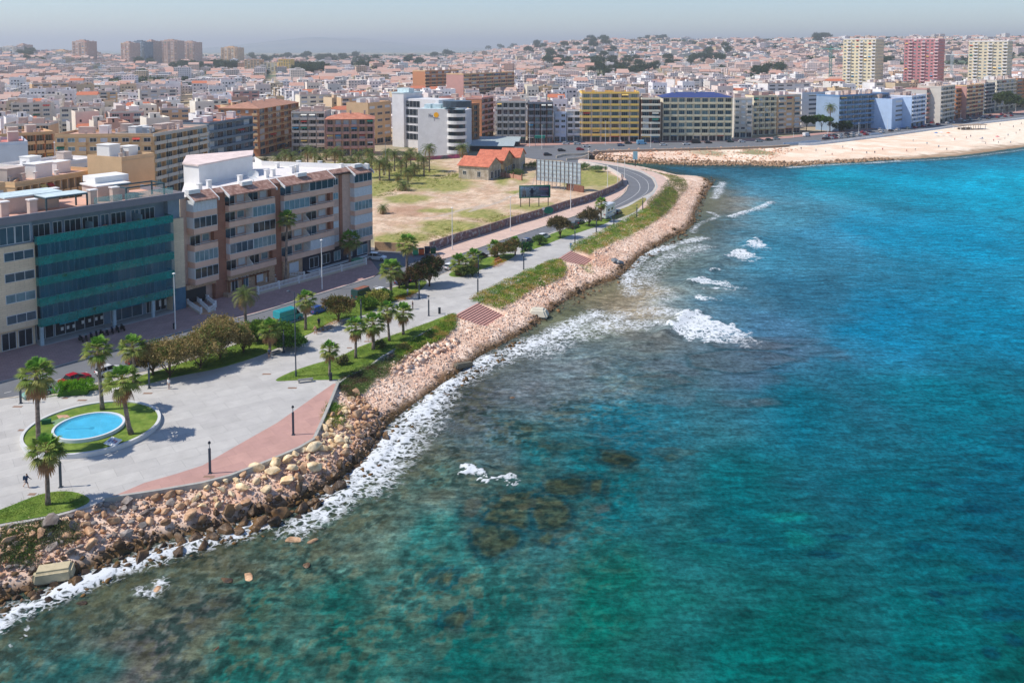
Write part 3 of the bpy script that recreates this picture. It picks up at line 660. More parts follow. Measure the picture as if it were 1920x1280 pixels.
def apartment(label, tl, tr, h, floors, depth, bays, wall, style='balc', trim=None, ground='shop', h0=3.6, roof='flat', kinds=('dark', 'dark', 'blue', 'shut'), seed=1, side=None, sidewall=None, base=None, awn=.08, group=None, penthouse=0, rail=False, cat='apartment building', win=(.62, 1.35), recess=1.2, name='apartment_building', roofmat=None):
    rs = random.Random(seed)
    if base is None: a = P(tl[0], tl[1], G_Z+h); b = P(tr[0], tr[1], G_Z+h)
    else: a = Vector((*base[0], 0)); b = Vector((*base[1], 0))
    fr, L_ = frame(a, b); zb = G_Z-.3; zt = G_Z+h
    root = empty(name, (a.x, a.y, G_Z)); tag(root, label, cat, group)
    trim = trim or wall; sidewall = sidewall or wall; fh = (h-h0)/floors; d = recess if style in ('balc', 'bands') else 0
    def part(nm, mb, m):
        o = mb.build(nm, m, root); o.location = -root.location; return o
    mb = MB(); mb.fbox(fr, 0, L_, -depth, -d, zb, zt-.25 if d else zt)
    if d:
        for s_ in (0, L_): mb.fbox(fr, s_-(0 if s_ == 0 else .35), s_+(.35 if s_ == 0 else 0), -d, 0, zb, zt-.25)
    part('wall', mb, [wall])
    # roof slab and parapet
    mb = MB(); e = .12
    if d: mb.fbox(fr, -e, L_+e, -depth-e, e+.05, zt-.25, zt)
    if roof == 'flat':
        for (u0, u1, d0, d1) in ((0, L_, -.2, 0), (0, L_, -depth, -depth+.2), (0, .2, -depth+.2, -.2), (L_-.2, L_, -depth+.2, -.2)):
            mb.fbox(fr, u0, u1, d0, d1, zt, zt+.8)
        if not d: mb.fbox(fr, -.1, L_+.1, -.2, .14, zt-.2, zt+.004)
        part('roof_parapet', mb, [trim])
        m2 = MB(); m2.fbox(fr, .2, L_-.2, -depth+.2, -.2, zt-.02, zt+.03); part('roof_terrace', m2, [roofmat or m_terr])
        roof_bits(None, fr, 1, L_-1, -1.5, -depth+1.5, zt+.03, rs, root=root)
    else:
        zr = zt; hip = min(depth, L_, 17)*.15; o_ = .5; c = [fpt(fr, -o_, o_, zr), fpt(fr, L_+o_, o_, zr), fpt(fr, L_+o_, -depth-o_, zr), fpt(fr, -o_, -depth-o_, zr), fpt(fr, depth*.45, -depth/2, zr+hip), fpt(fr, L_-depth*.45, -depth/2, zr+hip)]
        if L_ < depth*.95: c[4] = c[5] = fpt(fr, L_/2, -depth/2, zr+hip)
        m2 = MB(); m2.add(c, [(0, 1, 5, 4), (1, 2, 5), (2, 3, 4, 5), (3, 0, 4), (3, 2, 1, 0)]); part('roof', m2, [roofmat or m_tile])
        if d: part('eaves', mb, [trim])
        for i in range(3):
            u = L_*(.2+.3*i); m3 = MB(); m3.fbox(fr, u-.4, u+.4, -depth*.4-.4, -depth*.4, zr+hip*.5, zr+hip+1.2); part('chimney', m3, [m_chim])
    bw = L_/bays
    for k in range(floors):
        z = G_Z+h0+k*fh
        if d:
            mb = MB(); mb.fbox(fr, .35, L_-.35, -d, .02, z-.22, z); part('floor_slab', mb, [trim])
        for j in range(bays):
            u = (j+.5)*bw; kd = rs.choice(kinds); w = bw*win[0]
            put_window(root, fr, u, -d+.03, z+(.1 if d else .95), w, (fh-.55 if d else win[1]), kd, panes=max(2, int(w/.9)))
            if style == 'balc':
                put_balcony(root, fr, u, -.02 if not rail else 0, .75, z, bw-.5, .95, trim, rail=rail)
            elif style == 'winbalc' and j % 2 == 0:
                put_balcony(root, fr, u, .01, 1.1, z, bw*.85, .95, trim, rail=rail)
            if rs.random() < awn and style != 'win':
                m3 = MB(); y0 = z+fh-.5; aw = bw*.7; dd = .8
                pts = [fpt(fr, u-aw/2, 0, y0), fpt(fr, u+aw/2, 0, y0), fpt(fr, u+aw/2, dd, y0-.6), fpt(fr, u-aw/2, dd, y0-.6)]
                pts += [p-Vector((0, 0, .06)) for p in pts]; m3.add(pts, [(0, 1, 2, 3), (7, 6, 5, 4), (0, 4, 5, 1), (1, 5, 6, 2), (2, 6, 7, 3), (3, 7, 4, 0)]); part('awning', m3, [rs.choice(m_awn)])
        if style == 'stack':
            for j in range(bays):
                if j % 3 == 1: put_balcony(root, fr, (j+.5)*bw, .01, 1.3, z, bw*1.0, 1.0, trim)
        if style == 'bands':
            mb = MB(); mb.fbox(fr, -.05, L_+.05, -.1, .6, z-.2, z+.85); part('balcony', mb, [trim])
    if d and style == 'balc':
        for j in range(1, bays):
            mb = MB(); mb.fbox(fr, j*bw-.17, j*bw+.17, -d, -.03, G_Z+.0, zt-.25); part('pier', mb, [sidewall])
    # ground floor
    for j in range(bays):
        u = (j+.5)*bw
        if ground == 'shop':
            put_window(root, fr, u, -d+.03, G_Z+.1, bw*.8, h0-.9, rs.choice(('dark', 'dark', 'blue', 'dark')), panes=2, name='shopfront')
            if rs.random() < .45:
                m3 = MB(); m3.fbox(fr, u-bw*.42, u+bw*.42, 0, .9, G_Z+h0-.75, G_Z+h0-.6); part('awning', m3, [rs.choice(m_awn)])
        elif ground == 'win': put_window(root, fr, u, -d+.03, G_Z+1, bw*.5, 1.3, 'dark')
    # side walls
    for sd_ in (side or ''):
        if sd_ == 'L': f2 = (fr[0]-fr[2]*depth, fr[2].copy(), -fr[1]); 
        else: f2 = ((fr[0]+fr[1]*L_), -fr[2], fr[1].copy())
        nb = max(2, int(depth/4))
        for k in range(floors):
            z = G_Z+h0+k*fh
            for j in range(nb):
                u = (j+.5)*depth/nb; put_window(root, f2, u, .03, z+.9, 1.3, 1.3, rs.choice(kinds), panes=2)
                if style in ('balc', 'winbalc') and j == nb-1: put_balcony(root, f2, u, .01, .8, z, 2.6, .95, trim)
    return root, fr, L_
# ================================================================ the teal glass building
def glass_building():
    a = P2(73, 647); b = P2(349, 577); fr, L_ = frame(a, b)
    root = empty('apartment_building', (a.x, a.y, G_Z), label='apartment block with teal glass balcony front and cream brick ends beside the road', cat='apartment building')
    def part(nm, mb, m, par=None):
        o = mb.build(nm, m, par or root); o.location = -root.location if par is None else Vector((0, 0, 0)); return o
    cream = brickmat('cream_brick', C(226, 206, 178), C(218, 198, 170), C(200, 180, 154), w=.9, h=.4, ms=.02)
    blue = mat('blue_grey_panel', C(122, 142, 158), var=.15, scale=.6); grey = mat('roof_band_grey', C(128, 128, 136), var=.06)
    lv = [3.6, 7.1, 10.6, 14.1, 17.6]; top = 21.3; lg = L_-2.7; U0 = -26
    mb = MB(); mb.fbox(fr, U0, 0, -15, 0, G_Z+3.6, G_Z+17.6); mb.fbox(fr, lg, L_, -15, 0, G_Z-.3, G_Z+17.6); mb.fbox(fr, U0, 0, -15, -1.2, G_Z-.3, G_Z+3.6)
    part('wall', mb, [cream])
    mb = MB(); mb.fbox(fr, 0, lg, -15, -2.2, G_Z-.3, G_Z+top); mb.fbox(fr, U0, 0, -15, -.6, G_Z+17.6, G_Z+top); mb.fbox(fr, lg, L_-.3, -15, -.8, G_Z+17.6, G_Z+top); part('inner_wall', mb, [blue])
    mb = MB(); mb.fbox(fr, U0-.3, L_+.1, -15.2, .35, G_Z+top, G_Z+top+.35); mb.fbox(fr, U0-.3, L_+.1, -.05, .35, G_Z+top+.35, G_Z+top+1.25)
    mb.fbox(fr, U0-.3, U0, -15.2, -.05, G_Z+top+.35, G_Z+top+1.25); mb.fbox(fr, L_-.2, L_+.1, -15.2, -.05, G_Z+top+.35, G_Z+top+1.25); part('roof_band', mb, [grey])
    zt = G_Z+top+.35
    mb = MB(); mb.fbox(fr, U0, L_-.2, -15, -.05, zt, zt+.03); part('roof_terrace', mb, [mat('roof_terrace_pink', C(214, 168, 146), var=.1)])
    rs = random.Random(5)
    kinds = ['blue', 'pale', 'dark', 'blue', 'dark', 'blue', 'dark']
    slabm = mat('balcony_slab', C(70, 120, 122), var=.1)
    for k, z in enumerate(lv):
        mb = MB(); mb.fbox(fr, 0, lg, -2.2, .95, G_Z+z-.28, G_Z+z); part('balcony_slab', mb, [slabm])
        u = .7
        while u < lg-1.2:
            w = rs.choice((1.5, 2.2, 2.8)); w = min(w, lg-u-.3)
            put_window(root, fr, u+w/2, -2.17, G_Z+z+.05, w, 2.5, rs.choice(kinds), panes=2 if w < 2.5 else 3); u += w+rs.uniform(.25, 1.0)
        for q in (9.5, 18.5):
            mb = MB(); mb.fbox(fr, q, q+.12, -2.2, .8, G_Z+z, G_Z+z+(2.0 if k == 4 else 3.2)); part('partition', mb, [m_glassl if k == 4 else mat('partition_teal', C(60, 130, 130))])
    # ground-level slab side windows of the cream part
    for k, z in enumerate(lv[:4]):
        put_window(root, fr, -2.55, .02, G_Z+z+1.0, 4.6, 1.5, ('blue', 'pale', 'blue', 'blue')[k], panes=3)
        put_window(root, fr, -14, .02, G_Z+z+1.0, 4.6, 1.5, 'blue', panes=3)
    for j in range(10): put_window(root, fr, -1.6-2.45*j, -.57, G_Z+17.8, 2.3, 2.9, rs.choice(('blue', 'blue', 'pale')), panes=2)
    for j in range(7): put_window(root, fr, 1.6+3.4*j, -2.17, G_Z+17.75, 1.6, 2.7, 'dark', panes=2) if False else None
    # teal glazing: parapet bands and the clear sheets above them
    tg = clearmat('teal_glass', C(20, 146, 140), alpha=.66); tg2 = clearmat('teal_glass_thin', C(10, 110, 136), alpha=.34)
    for k, z in enumerate(lv):
        nb = 8; 
        for j in range(nb):
            u0 = j*lg/nb; u1 = (j+1)*lg/nb
            mb = MB(); mb.fbox(fr, u0+.02, u1-.02, .96, 1.0, G_Z+z-.35, G_Z+z+1.05); part('glass_panel', mb, [tg])
            if k < 4:
                mb = MB(); mb.fbox(fr, u0+.02, u1-.02, 1.02, 1.04, G_Z+z+1.08, G_Z+lv[k+1]-.36); part('glass_panel', mb, [tg2])
        mb = MB(); mb.fbox(fr, 0, lg, .93, 1.06, G_Z+z+1.05, G_Z+z+1.09); part('handrail', mb, [mat('rail_teal', C(120, 150, 150), rough=.4)])
        for s_ in (-.02, lg-.02):
            mb = MB(); mb.fbox(fr, s_, s_+.04, -2.0 if s_ > 1 else 0.02, .95, G_Z+z-.3, G_Z+z+1.05); part('glass_panel', mb, [tg])
    # ground floor: shopfronts, columns, posters, pale sign
    for (u0, u1, kd) in ((.6, 3.4, 'dark'), (3.7, 12.2, 'dark'), (13.6, 19.6, 'blue'), (20.4, 21.8, 'dark'), (22.2, 27.2, 'dark')):
        if u1 > lg: u1 = lg-.2
        if u1 > u0: put_window(root, fr, (u0+u1)/2, -2.17, G_Z+.12, u1-u0, 2.9, kd, panes=max(2, int((u1-u0)/1.7)), name='shopfront')
    for j in range(6): put_window(root, fr, -1.6-2.6*j, -1.17, G_Z+.1, 2.2, 2.9, 'dark', panes=2, name='shopfront')
    for u in (.05, 12.6, 20.0): mb = MB(); mb.fbox(fr, u, u+.5, .3, .8, G_Z-.2, G_Z+3.3); part('column', mb, [mat('column_pale', C(170, 190, 196))])
    mb = MB(); mb.fbox(fr, 13.6, 19.8, -2.1, -1.9, G_Z+2.3, G_Z+3.1); part('shop_sign', mb, [mat('sign_blue', C(70, 130, 200), var=.2)])
    mb = MB(); mb.fbox(fr, 4.4, 7.6, -2.0, -1.9, G_Z+2.0, G_Z+2.4); part('shop_sign', mb, [mat('sign_teal', C(60, 170, 190))])
    for j, u in enumerate((4.6, 5.6, 6.6, 8.2, 9.4, 10.6, 11.6, 22.9, 24.0, 25.0)):
        mb = MB(); mb.fbox(fr, u, u+.45, -2.02, -1.98, G_Z+.9+(.3 if j < 7 and j > 2 else 0), G_Z+1.5+(.3 if j < 7 and j > 2 else 0)+(.6 if j > 6 else 0)); part('poster', mb, [m_white])
    mb = MB(); mb.fbox(fr, 0, lg, -2.2, 1.0, G_Z-.25, G_Z+.06); part('plinth', mb, [m_kerb])
    mb = MB(); mb.fbox(fr, lg, L_, .0, .03, G_Z, G_Z+4.2); part('wall_panel', mb, [mat('wall_panel_blue', C(80, 118, 140))])
    # roof terrace furniture: chimneys, rooms, pergolas, glass guards
    def rf(u0, u1, d0, d1, h0_, h1, m, nm='roof_room'): mb = MB(); mb.fbox(fr, u0, u1, d0, d1, zt+h0_, zt+h1); return part(nm, mb, [m])
    for (u, d) in ((-16, -9.5), (-10.5, -10), (-2.8, -4.5), (-3.6, -11), (1.2, -3.2), (5.5, -11.5), (9, -12.5), (12.5, -5.2), (15.6, -12), (16.5, -5), (22, -12)):
        rf(u-.6, u+.6, d-.6, d+.6, 0, 2.6, m_chim, 'chimney'); rf(u-.75, u+.75, d-.75, d+.75, 2.6, 2.8, m_white, 'chimney_cap')
    rf(-1.5, 7.5, -12.6, -7.2, 0, 2.7, m_chim); rf(-1.7, 8.0, -12.8, -6.8, 2.7, 2.95, mat('roof_pale', C(196, 212, 214)), 'roof_slab')
    rf(14.5, 20.5, -13.2, -7.2, 0, 2.7, m_chim); rf(14.2, 20.8, -13.4, -7.0, 2.7, 2.95, m_white, 'roof_slab'); rf(15.5, 22, -14.8, -10, 2.95, 4.1, m_white)
    rf(-12, -6.5, -12, -8, 0, 1.2, m_chim, 'planter_wall')
    for (u0, u1, d0, d1) in ((3.2, 10.2, -6.6, -2.4), (17.5, 25, -7, -2.6)):
        pm = mat('pergola_teal', C(56, 84, 92), rough=.5)
        mb = MB()
        for u in (u0, u1):
            for d in (d0, d1): mb.fbox(fr, u-.12, u+.12, d-.12, d+.12, zt, zt+2.5)
        for d in (d0, d1): mb.fbox(fr, u0-.12, u1+.12, d-.1, d+.1, zt+2.5, zt+2.75)
        for u in (u0, u1): mb.fbox(fr, u-.1, u+.1, d0+.1, d1-.1, zt+2.5, zt+2.74)
        part('pergola_frame', mb, [pm])
        if u0 < 5: rf(u0-.1, u1+.1, d0-.1, d1+.1, 2.76, 2.86, mat('roof_pale'), 'roof_slab')
    for (u0, u1) in ((10.8, 16), (16.5, 26)): rf(u0, u1, -1.2, -1.16, .0, 1.9, clearmat('guard_glass', C(170, 210, 200), alpha=.4), 'glass_guard')
    for i in range(5): rf(-20+i*2.2, -19.2+i*2.2, -5, -4.2, 0, rs.uniform(.5, 1), m_chim, 'planter')
    return root, fr, lg, lv
gb_root, gb_fr, gb_lg, gb_lv = glass_building()
# ================================================================ the brick balcony building
def brick_building():
    a = P2(351, 576); b = P2(694, 479); fr, L_ = frame(a, b)
    root = empty('apartment_building', (a.x, a.y, G_Z), label='long brown brick apartment block with white enclosed balconies and tiled roof edge', cat='apartment building')
    def part(nm, mb, m): o = mb.build(nm, m, root); o.location = -root.location; return o
    brick = brickmat('brown_brick', C(168, 112, 90), C(156, 102, 82), C(150, 120, 104), w=.6, h=.25, ms=.02); pink = mat('pink_render', C(226, 186, 164), var=.08, scale=.5); stone = mat('rubble_stone', C(190, 158, 130), var=.3, scale=3)
    pale = mat('pale_brick', C(208, 176, 160), var=.12, scale=1.5)
    zt = 20.9; R2 = 1.3
    def at_t(px, py, z=G_Z+22): q = P2(px, py, z); return (q.x, q.y)
    uu = lambda px: u_at(fr, px)
    back = [at_t(691, 311), at_t(640, 310), at_t(492, 305), at_t(478, 297), at_t(352, 318)]
    fl = fpt(fr, 0, -R2, 0); fr_ = fpt(fr, L_, -R2, 0)
    poly = [(fl.x, fl.y), (fr_.x, fr_.y)]+back
    mb = MB(); mb.prism(poly, G_Z-.3, G_Z+zt); part('wall', mb, [pale])
    mb = MB(); mb.prism(poly, G_Z+zt, G_Z+zt+.35); part('roof_terrace', mb, [mat('roof_white', C(226, 220, 216), var=.07)])
    for i in range(1, len(poly)-1):
        p, q = poly[i], poly[i+1]; f2, l2 = frame(p, q); mb = MB(); mb.fbox(f2, 0, l2, -.0, -.25, G_Z+zt+.35, G_Z+zt+1.5); part('parapet', mb, [m_white])
    lv = [4.4+3.3*k for k in range(5)]; H = 3.3
    secs = [(352, 397, 'bay'), (419, 507, 'balc'), (524, 618, 'balc'), (657, 694, 'end')]
    piers = [(397, 419), (507, 524), (618, 623), (636, 641)]
    for p0, p1 in piers: mb = MB(); mb.fbox(fr, uu(p0), uu(p1), -R2, -.25, G_Z-.2, G_Z+zt+.4); part('brick_pier', mb, [brick])
    mb = MB(); mb.fbox(fr, uu(623), uu(636), -R2, -.5, G_Z-.2, G_Z+zt); mb.fbox(fr, uu(641), uu(657), -R2, -.45, G_Z-.2, G_Z+zt); part('front_wall', mb, [pale])
    um = (uu(623)+uu(636))/2
    for k, z in enumerate(lv): put_window(root, fr, um, -.47, G_Z+z+.9, (uu(636)-uu(623))*.7, 1.5, ('shut', 'shut', 'shut', 'pale', 'dark')[k], panes=2)
    rs = random.Random(11)
    spec = {0: ['glz', 'glz_p', 'open', 'glz', 'whitewin'], 1: None, 2: None}
    glz = {'g': ('dark', 4), 'p': ('pale', 5), 'b': ('blue', 4), 's': ('shut', 6)}
    # per floor from the lowest: left half, right half (o = open balcony)
    plan = {1: ['oo', 'bp', 'og', 'op', 'oo'], 2: ['os', 'oo', 'oo', 'po', 'og'], 0: ['g', 'p', 'o', 'g', 's'], 3: ['p', 's', 'p', 's', 'g']}
    for si, (x0, x1, kind) in enumerate(secs):
        u0, u1 = uu(x0), uu(x1)
        if si == 3: u1 = L_
        for k, z in enumerate(lv):
            pl = plan[si][k]; n = len(pl)
            if si == 2 and k == 3: pl = 'po'
            D = .95
            mb = MB(); mb.fbox(fr, u0, u1, -R2, D, G_Z+z-.3, G_Z+z); mb.fbox(fr, u0, u1, D-.16, D, G_Z+z, G_Z+z+.85)
            for q in (u0, u1-.14): mb.fbox(fr, q, q+.14, -R2+.01, D-.16, G_Z+z, G_Z+z+.85)
            part('balcony', mb, [pink])
            for j, c in enumerate(pl):
                w0 = u0+(u1-u0)*j/n; w1 = u0+(u1-u0)*(j+1)/n; um_ = (w0+w1)/2; w = w1-w0
                if c == 'o':
                    put_window(root, fr, um_-w*.18, -R2+.03, G_Z+z+.05, w*.42, 2.3, rs.choice(('dark', 'dark', 'blue')), panes=2)
                    put_window(root, fr, um_+w*.27, -R2+.03, G_Z+z+.9, w*.28, 1.4, rs.choice(('shut', 'pale')), panes=1)
                    mb = MB(); mb.fbox(fr, w0+.1, w1-.1, D-.1, D-.04, G_Z+z+1.05, G_Z+z+1.12); part('handrail', mb, [m_white])
                else:
                    kd, pn = glz[c]
                    put_window(root, fr, um_, D-.08, G_Z+z+.85, w-.12, 2.1, kd, panes=pn)
                    for q in (w0+.05, w1-.05):
                        mb = MB(); mb.fbox(fr, q-.05, q+.05, -R2+.01, D-.1, G_Z+z+.85, G_Z+z+2.98); part('side_glazing', mb, [m_frame])
                if j > 0:
                    mb = MB(); c0 = [fpt(fr, w0-.06, -R2, G_Z+z), fpt(fr, w0-.06, D-.2, G_Z+z), fpt(fr, w0-.06, D-.2, G_Z+z+1.0), fpt(fr, w0-.06, -R2, G_Z+z+2.6)]
                    c1 = [p+Vector((fr[1].x*.12, fr[1].y*.12, 0)) for p in c0]; mb.add(c0+c1, [(0, 1, 2, 3), (7, 6, 5, 4), (0, 4, 5, 1), (1, 5, 6, 2), (2, 6, 7, 3), (3, 7, 4, 0)]); part('partition', mb, [m_white])
        # tiled skirt roof
        mb = MB(); za, zb_ = G_Z+zt-.25, G_Z+zt+1.25
        pts = [fpt(fr, u0-.1, 1.35, za), fpt(fr, u1+.1, 1.35, za), fpt(fr, u1+.1, -1.3, zb_), fpt(fr, u0-.1, -1.3, zb_)]; lo = [p-Vector((0, 0, .25)) for p in pts]
        mb.add(pts+lo, [(0, 1, 2, 3), (7, 6, 5, 4), (0, 4, 5, 1), (1, 5, 6, 2), (2, 6, 7, 3), (3, 7, 4, 0)]); part('tiled_roof', mb, [mat('brown_tile', C(150, 112, 98), rgb2=C(186, 150, 134), var=.25, scale=3.5)])
        for q in (u0-.25, u1+.02):
            mb = MB(); pts = [fpt(fr, q, 1.45, za-.05), fpt(fr, q+.22, 1.45, za-.05), fpt(fr, q+.22, -1.5, zb_+.2), fpt(fr, q, -1.5, zb_+.2)]; lo = [p-Vector((0, 0, .5)) for p in pts]
            mb.add(pts+lo, [(0, 1, 2, 3), (7, 6, 5, 4), (0, 4, 5, 1), (1, 5, 6, 2), (2, 6, 7, 3), (3, 7, 4, 0)]); part('roof_kerb', mb, [m_white])
    for (x0, x1) in ((397, 419), (507, 524), (618, 657)):
        u0, u1 = uu(x0)+.2, uu(x1)-.3; mb = MB(); pts = [fpt(fr, u0, .0, G_Z+zt+.4), fpt(fr, u1, .0, G_Z+zt+.4), fpt(fr, u1, -1.3, G_Z+zt+1.2), fpt(fr, u0, -1.3, G_Z+zt+1.2)]; lo = [p-Vector((0, 0, .3)) for p in pts]
        mb.add(pts+lo, [(0, 1, 2, 3), (7, 6, 5, 4), (0, 4, 5, 1), (1, 5, 6, 2), (2, 6, 7, 3), (3, 7, 4, 0)]); part('tiled_roof', mb, [MATS['brown_tile']])
    for x in (362, 462, 566, 672):
        u = uu(x); mb = MB(); mb.fbox(fr, u-1.3, u+1.3, -1.4, -.2, G_Z+zt+.9, G_Z+zt+1.7); part('roof_hatch', mb, [m_white])
    # penthouse, chimneys, dish
    z2 = G_Z+zt+.35
    pp = [P2(345, 345, z2), P2(374, 349, z2), P2(473, 327, z2), P2(474, 317, z2), P2(352, 328, z2)]
    mb = MB(); mb.prism([(p.x, p.y) for p in pp], z2-.05, z2+4.2); part('penthouse', mb, [m_white])
    mb = MB(); c = sum(pp, Vector((0, 0)))/5; mb.prism([((p.x-c.x)*1.03+c.x, (p.y-c.y)*1.03+c.y) for p in pp], z2+4.2, z2+4.5); part('penthouse_roof', mb, [mat('pale_coping', C(226, 206, 198))])
    for (x, y, h) in ((374, 360, 1.6), (392, 357, 2.0), (450, 345, 1.8), (500, 333, 1.7), (512, 330, 1.5), (548, 325, 1.6), (556, 324, 1.8), (520, 315, 1.2), (560, 312, 1.3), (600, 312, 1.2), (640, 317, 1.2)):
        p = P2(x, y, z2); mb = MB(); mb.box((p.x, p.y, z2+h/2), (.8, .8, h), .9); mb.box((p.x, p.y, z2+h+.06), (1.0, 1.0, .12), .9); part('chimney', mb, [m_white])
    p = P(475, 345, z2); mb = MB(); mb.tube([p, p+Vector((0, 0, 1.2))], .12); 
    rr_ = 1.15; rings_ = []; ax = Vector((.35, -.8, .55)).normalized(); cen = p+Vector((0, 0, 1.9)); A_ = ax.orthogonal().normalized(); B_ = ax.cross(A_)
    vs = []
    for sgn in (0, .05):
        for i in range(4):
            r = rr_*i/3
            for j in range(20): w = 2*math.pi*j/20; vs.append(cen+(A_*math.cos(w)+B_*math.sin(w))*r+ax*(.32*(r/rr_)**2-.2-sgn))
    fs = []
    for s_ in range(2):
        for i in range(3):
            for j in range(20):
                f = (s_*80+i*20+j, s_*80+i*20+(j+1) % 20, s_*80+(i+1)*20+(j+1) % 20, s_*80+(i+1)*20+j); fs.append(f if s_ == 0 else f[::-1])
    fs += [(60+j, 60+(j+1) % 20, 140+(j+1) % 20, 140+j) for j in range(20)]
    mb.add(vs, fs); mb.tube([cen, cen+ax*.9], .04); part('satellite_dish', mb, [m_white])
    # ground floor
    mb = MB(); mb.fbox(fr, 0, uu(397), -R2, 0.02, G_Z+3.3, G_Z+4.1); mb.fbox(fr, uu(419), uu(507), -R2, .3, G_Z-.2, G_Z+4.1); mb.fbox(fr, uu(524), uu(560), -R2, .3, G_Z-.2, G_Z+4.1); part('ground_floor', mb, [stone])
    mb = MB(); mb.fbox(fr, uu(560), L_, -R2, .25, G_Z-.2, G_Z+4.1); part('restaurant_front', mb, [mat('black_front', C(38, 46, 62), rough=.5)])
    for (x0, x1, kd, z0, hh_) in ((424, 436, 'dark', .6, 2.6), (444, 456, 'blue', .9, 2.3), (470, 484, 'shut', 1.2, 1.8), (535, 552, 'shut', 1.2, 2.2), (573, 590, 'dark', 1.0, 2.4), (598, 612, 'dark', 1.2, 2.2), (620, 632, 'pale', 1.2, 2.2), (645, 654, 'pale', 1.2, 2.2), (664, 684, 'pale', 1.0, 2.2)):
        u0, u1 = uu(x0), uu(x1); put_window(root, fr, (u0+u1)/2, .33, G_Z+z0, u1-u0, hh_, kd, panes=2)
    mb = MB(); mb.fbox(fr, .4, 5.2, -1.28, -1.1, G_Z, G_Z+3.2); part('entrance', mb, [m_dark])
    mb = MB(); mb.fbox(fr, uu(568), uu(690), .26, 1.6, G_Z+.5, G_Z+.62); part('counter', mb, [m_white])
    return root, fr, L_
bb_root, bb_fr, bb_L = brick_building()
# ---- forecourt: balustrade fence, ramp rails, wooden kiosk
def balustrade(pts, label, h=1.0, base=.5, name='balustrade', m=None, z=G_Z, wall_m=None):
    q = [Vector((*P2(x, y), z)) for x, y in pts]; m = m or m_white
    root = empty(name, q[0], label=label, cat='balustrade'); mw = MB(); mr_ = MB(); mp = MB()
    for a, b in zip(q[:-1], q[1:]):
        fr, L_ = frame(a, b); mw.fbox(fr, 0, L_, -.15, .15, z-.1, z+base)
        mr_.fbox(fr, 0, L_, -.09, .09, z+base+h-.14, z+base+h); mr_.fbox(fr, 0, L_, -.09, .09, z+base, z+base+.1)
        n = max(2, int(L_/.34))
        for i in range(n): u = (i+.5)*L_/n; mr_.fbox(fr, u-.065, u+.065, -.05, .05, z+base+.1, z+base+h-.14)
        k = max(1, int(L_/4.2))
        for i in range(k+1): u = L_*i/k; mp = MB(); mp.fbox(fr, u-.18, u+.18, -.19, .19, z-.1, z+base+h+.18); o = mp.build('fence_post', m, root); o.location = -root.location
    for nm, mb_, mm in (('low_wall', mw, wall_m or m_buff), ('baluster_rail', mr_, m)):
        o = mb_.build(nm, mm, root); o.location = -root.location
balustrade([(484, 552), (560, 531), (640, 509), (686, 496)], 'long white balustrade fence on a low wall in front of the brown brick block', name='balustrade_fence')
balustrade([(500, 535), (527, 524), (535, 522), (570, 524)], 'short white balustrade at the entrance steps behind the tall palm trunk', h=.8, base=.8, name='balustrade_fence')
for i, (pts, lb) in enumerate((([(352, 573), (377, 589)], 'left white rail of the entrance ramp at the foot of the brick block'), ([(362, 560), (392, 587), (402, 582)], 'middle white rail of the entrance ramp, turning at its foot'), ([(377, 556), (404, 576)], 'right white rail of the entrance ramp beside the stone wall'))):
    balustrade(pts, lb, h=.8, base=.35, name='ramp_railing')
sheet('ramp', [(354, 574), (378, 590), (395, 588), (366, 562)], 3.25, m_dirt, .3)
m_wood = mat('kiosk_wood', C(120, 74, 46), var=.25, scale=2)
k0 = P(430, 556); kr = empty('wooden_pergola', k0, f_ang(bb_fr), label='brown wooden pergola on the stone terrace behind the date palm', cat='pergola')
mb = MB()
for x in (0, 3.4, 6.8, 10): 
    for y in (0, 2.6): mb.box((x, y, 1.45), (.2, .2, 2.9))
kp = mb.build('post', m_wood, kr); mb = MB()
for y in (0, 2.6): mb.box((5, y, 3.0), (10.6, .16, .2))
for i in range(12): mb.box((i*.92, 1.3, 3.15), (.14, 3.2, .1))
mb.build('roof_beam', m_wood, kr); mb = MB(); mb.box((5, 1.5, .35), (11.5, 4.2, .9)); mb.build('terrace_wall', mat('rubble_stone'), kr)
# ================================================================ mid-distance buildings
def wm_(name, *c, **k): return mat(name, C(*c), var=k.get('var', .08), scale=.3)
W_BEIGE = wm_('wall_beige', 206, 180, 146); W_OCHRE = wm_('wall_ochre', 218, 182, 138); W_BROWN = wm_('wall_orange_brown', 190, 132, 96); W_GREY = wm_('wall_grey', 196, 190, 182)
W_BG = wm_('wall_blue_grey', 112, 128, 142); W_PINK = wm_('wall_pinkish', 196, 150, 140); W_CREAM = wm_('wall_cream', 238, 228, 204); W_YEL = wm_('trim_yellow', 242, 204, 112); W_WHITE = wm_('wall_white', 230, 226, 222)
W_DK = wm_('wall_dark_brown', 108, 84, 76); W_BLUE = wm_('wall_blue', 108, 142, 178); W_LBLUE = wm_('wall_light_blue', 178, 200, 228); W_TAN = wm_('wall_tan', 212, 178, 138); W_ROSE = wm_('wall_rose', 196, 134, 136)
W_GOLD = wm_('wall_gold', 230, 216, 180); W_STONE = wm_('wall_stone', 208, 200, 188); m_bluroof = wm_('roof_blue_tile', 58, 74, 124); W_TOWER = wm_('wall_tower_pink_brown', 190, 160, 144)
A = apartment
A('beige corner apartment block with yellow awnings on its top terrace behind the tan block', (103, 256), (286, 255), 21, 6, 15, 9, W_OCHRE, trim=W_TAN, style='winbalc', seed=2, awn=.15, kinds=('dark', 'blue', 'pale', 'shut'))
A('beige wing with pale glazed balconies joining the yellow-awning block to the blue-grey block', (288, 255), (388, 238), 21, 6, 14, 5, W_OCHRE, trim=W_STONE, seed=3, kinds=('blue', 'pale', 'dark'))
